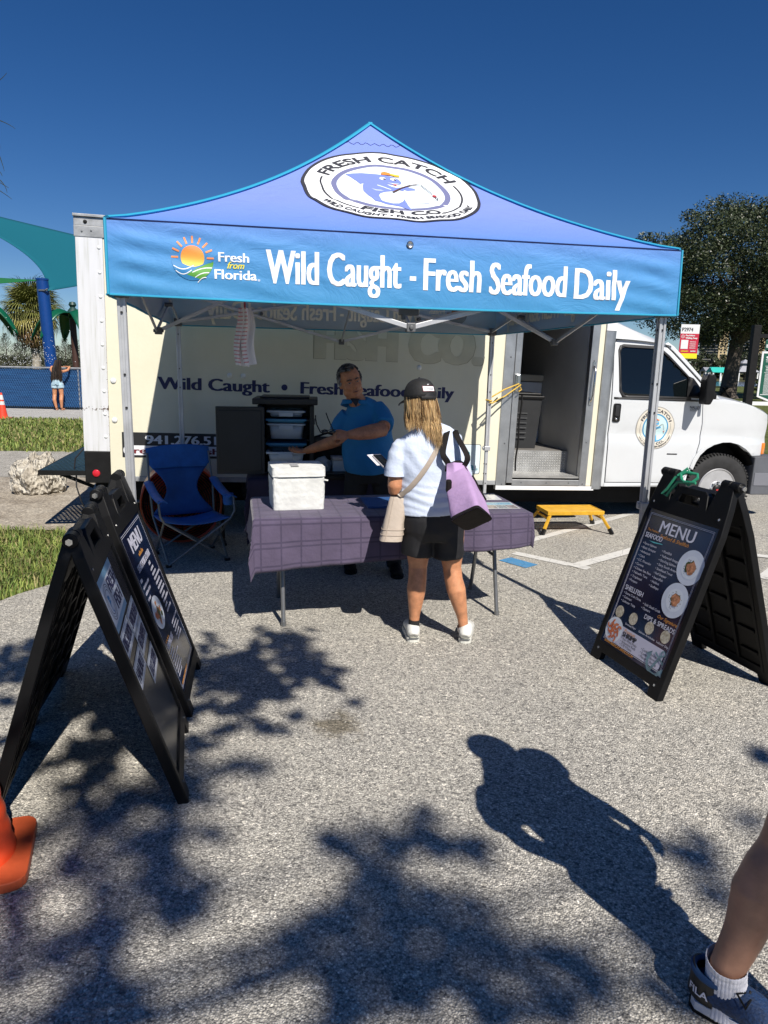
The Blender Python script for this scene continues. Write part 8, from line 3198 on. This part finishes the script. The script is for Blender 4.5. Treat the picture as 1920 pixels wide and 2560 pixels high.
# spots of shade on the ground: photo x, y, radius (photo px), share of leaves
SPOTS = [(560, 1660, 120, 1.0), (680, 1640, 110, .9), (780, 1690, 95, .7), (620, 1740, 110, 1.0), (690, 1800, 60, .7), (860, 1720, 45, .35), (700, 1600, 45, .5), (880, 1760, 30, .2), (540, 1850, 70, .6), (640, 1915, 40, .5), (560, 1930, 60, .5),
         (60, 1640, 90, .8), (40, 1720, 80, .6), (180, 1720, 120, .9), (330, 1700, 130, 1.0), (300, 1850, 140, .9), (200, 2020, 150, .8), (380, 2020, 150, 1.0), (470, 1960, 120, 1.0), (470, 2120, 120, 1.0), (300, 2150, 130, .9), (420, 2240, 130, 1.0), (330, 2300, 100, .7), (120, 2200, 110, .6),
         (230, 2360, 90, .8), (90, 2420, 100, .6), (250, 2480, 80, .7), (150, 2540, 100, .8), (60, 2300, 70, .5), (330, 2480, 60, .5), (500, 2200, 60, .6),
         (820, 2110, 50, .8), (880, 2160, 60, .6), (980, 2090, 90, 1.0), (1090, 2080, 90, .9), (1150, 2130, 80, .8), (900, 2280, 110, .9), (760, 2320, 90, .8), (700, 2380, 70, .6), (1000, 2230, 120, 1.0), (860, 2400, 110, .9), (1020, 2360, 120, 1.0), (1150, 2260, 110, .8), (1200, 2360, 100, .7),
         (960, 2480, 110, .9), (1100, 2460, 120, .9), (1330, 2420, 110, .9), (1260, 2520, 110, 1.0), (1450, 2500, 100, .8), (1400, 2400, 70, .6), (880, 2540, 90, .8), (1730, 2110, 45, .5), (1780, 2160, 45, .5), (1680, 2130, 35, .3), (1790, 2230, 40, .5), (1690, 2390, 60, .9), (1700, 2500, 60, .9), (1640, 2320, 50, .7), (1910, 1890, 22, .9), (1870, 2060, 40, .3),
         (600, 2440, 60, .3), (1560, 2440, 70, .5)]
clump_pts = []
for (x, y, rad, k) in SPOTS:
    g0 = gnd(x, y)
    gx = (gnd(x + rad, y) - g0).length
    gy = (gnd(x, y - rad * .6) - g0).length
    n = min(int(112 * k * max(.02, gx * gy) / .05), 240)
    z0 = r.uniform(4.6, 6.2) if y < 1900 else r.uniform(6.5, 9.5)
    cen = g0 + UP_ * z0
    clump_pts.append((cen, gx))
    for i in range(n):
        if i % 9 == 0:
            q0, q1 = r.uniform(0, 6.28), r.uniform(0, .75)
            o_ = (cos(q0) * q1, sin(q0) * q1)
            q2 = q0 + r.uniform(-1.3, 1.3)
            tl = r.uniform(.25, .75)
        f = r.random()
        u, v = o_[0] + cos(q2) * tl * f + r.gauss(0, .07), o_[1] + sin(q2) * tl * f + r.gauss(0, .07)
        gp = g0 + V((u * gx, v * gy, 0))
        z = z0 + r.uniform(-.4, .4)
        p = gp + UP_ * z + SO
        a = V((r.uniform(-1, 1), r.uniform(-1, 1), r.uniform(-.9, .5))).normalized()
        b = a.orthogonal().normalized()
        l, w = r.uniform(.05, .11), r.uniform(.018, .034)
        crown.add([p - a * l, p + b * w, p + a * l, p - b * w], [(0, 1, 2, 3)], r.randrange(2))
# drooping twigs at the left edge of the view
tw_ = MB()
for px0, py0, px1, py1, px2, py2 in ((-60, 230, -5, 212, 17, 182), (-60, 285, 12, 300, 38, 322), (-14, 330, 4, 362, -2, 378), (-20, 345, 2, 392, 11, 428), (-60, 420, 2, 458, 22, 470), (-30, 430, 14, 452, 18, 482), (-60, 440, 4, 478, 30, 498), (-40, 400, -2, 420, 6, 440)):
    Y = 3.0 + r.uniform(-.2, .2)
    p0, p1, p2 = at(px0, py0, Y), at(px1, py1, Y), at(px2, py2, Y)
    pts = []
    for i in range(9):
        q = i / 8
        pts.append(p0 * (1 - q) ** 2 + p1 * (2 * q * (1 - q)) + p2 * q * q + SO)
    tw_.tube(pts, [.0028 * (1 - .75 * i / 8) for i in range(9)], 5)
hang = at(-140, 250, 3.0) + SO
limb = MB()
bole = V((.0, .0, 0))
fork = V((.35, -.4, 4.2))
limb.tube([(0, 0, -.1), (.05, 0, .4), (.2, .1, 1.8), fork], [.34, .24, .20, .17], 14)
limb.tube([fork, V((.6, 2.2, 4.2)), V((.4, 5.2, 3.7)), hang], [.11, .07, .03, .010], 8)
for i in range(5):
    e = at(-55, (235, 290, 420, 440, 345)[i], 3.0) + SO
    limb.tube([hang + V((-.0, 0, .0)), hang.lerp(e, .5) + V((0, 0, .05)), e], [.008, .005, .003], 5)
for j in range(0, len(clump_pts), 3):
    c, gx = clump_pts[j]
    e = c + SO
    m_ = fork.lerp(e, .55) + V((0, 0, .5))
    limb.tube([fork, m_, e], [.055, .03, .010], 6)
limb.build('trunk', m_bark, shade, True)
tw_.build('twig', mat('twig_dark', (.02, .03, .02), .7), shade, True)
crown.build('crown', lm, shade, recalc=False)
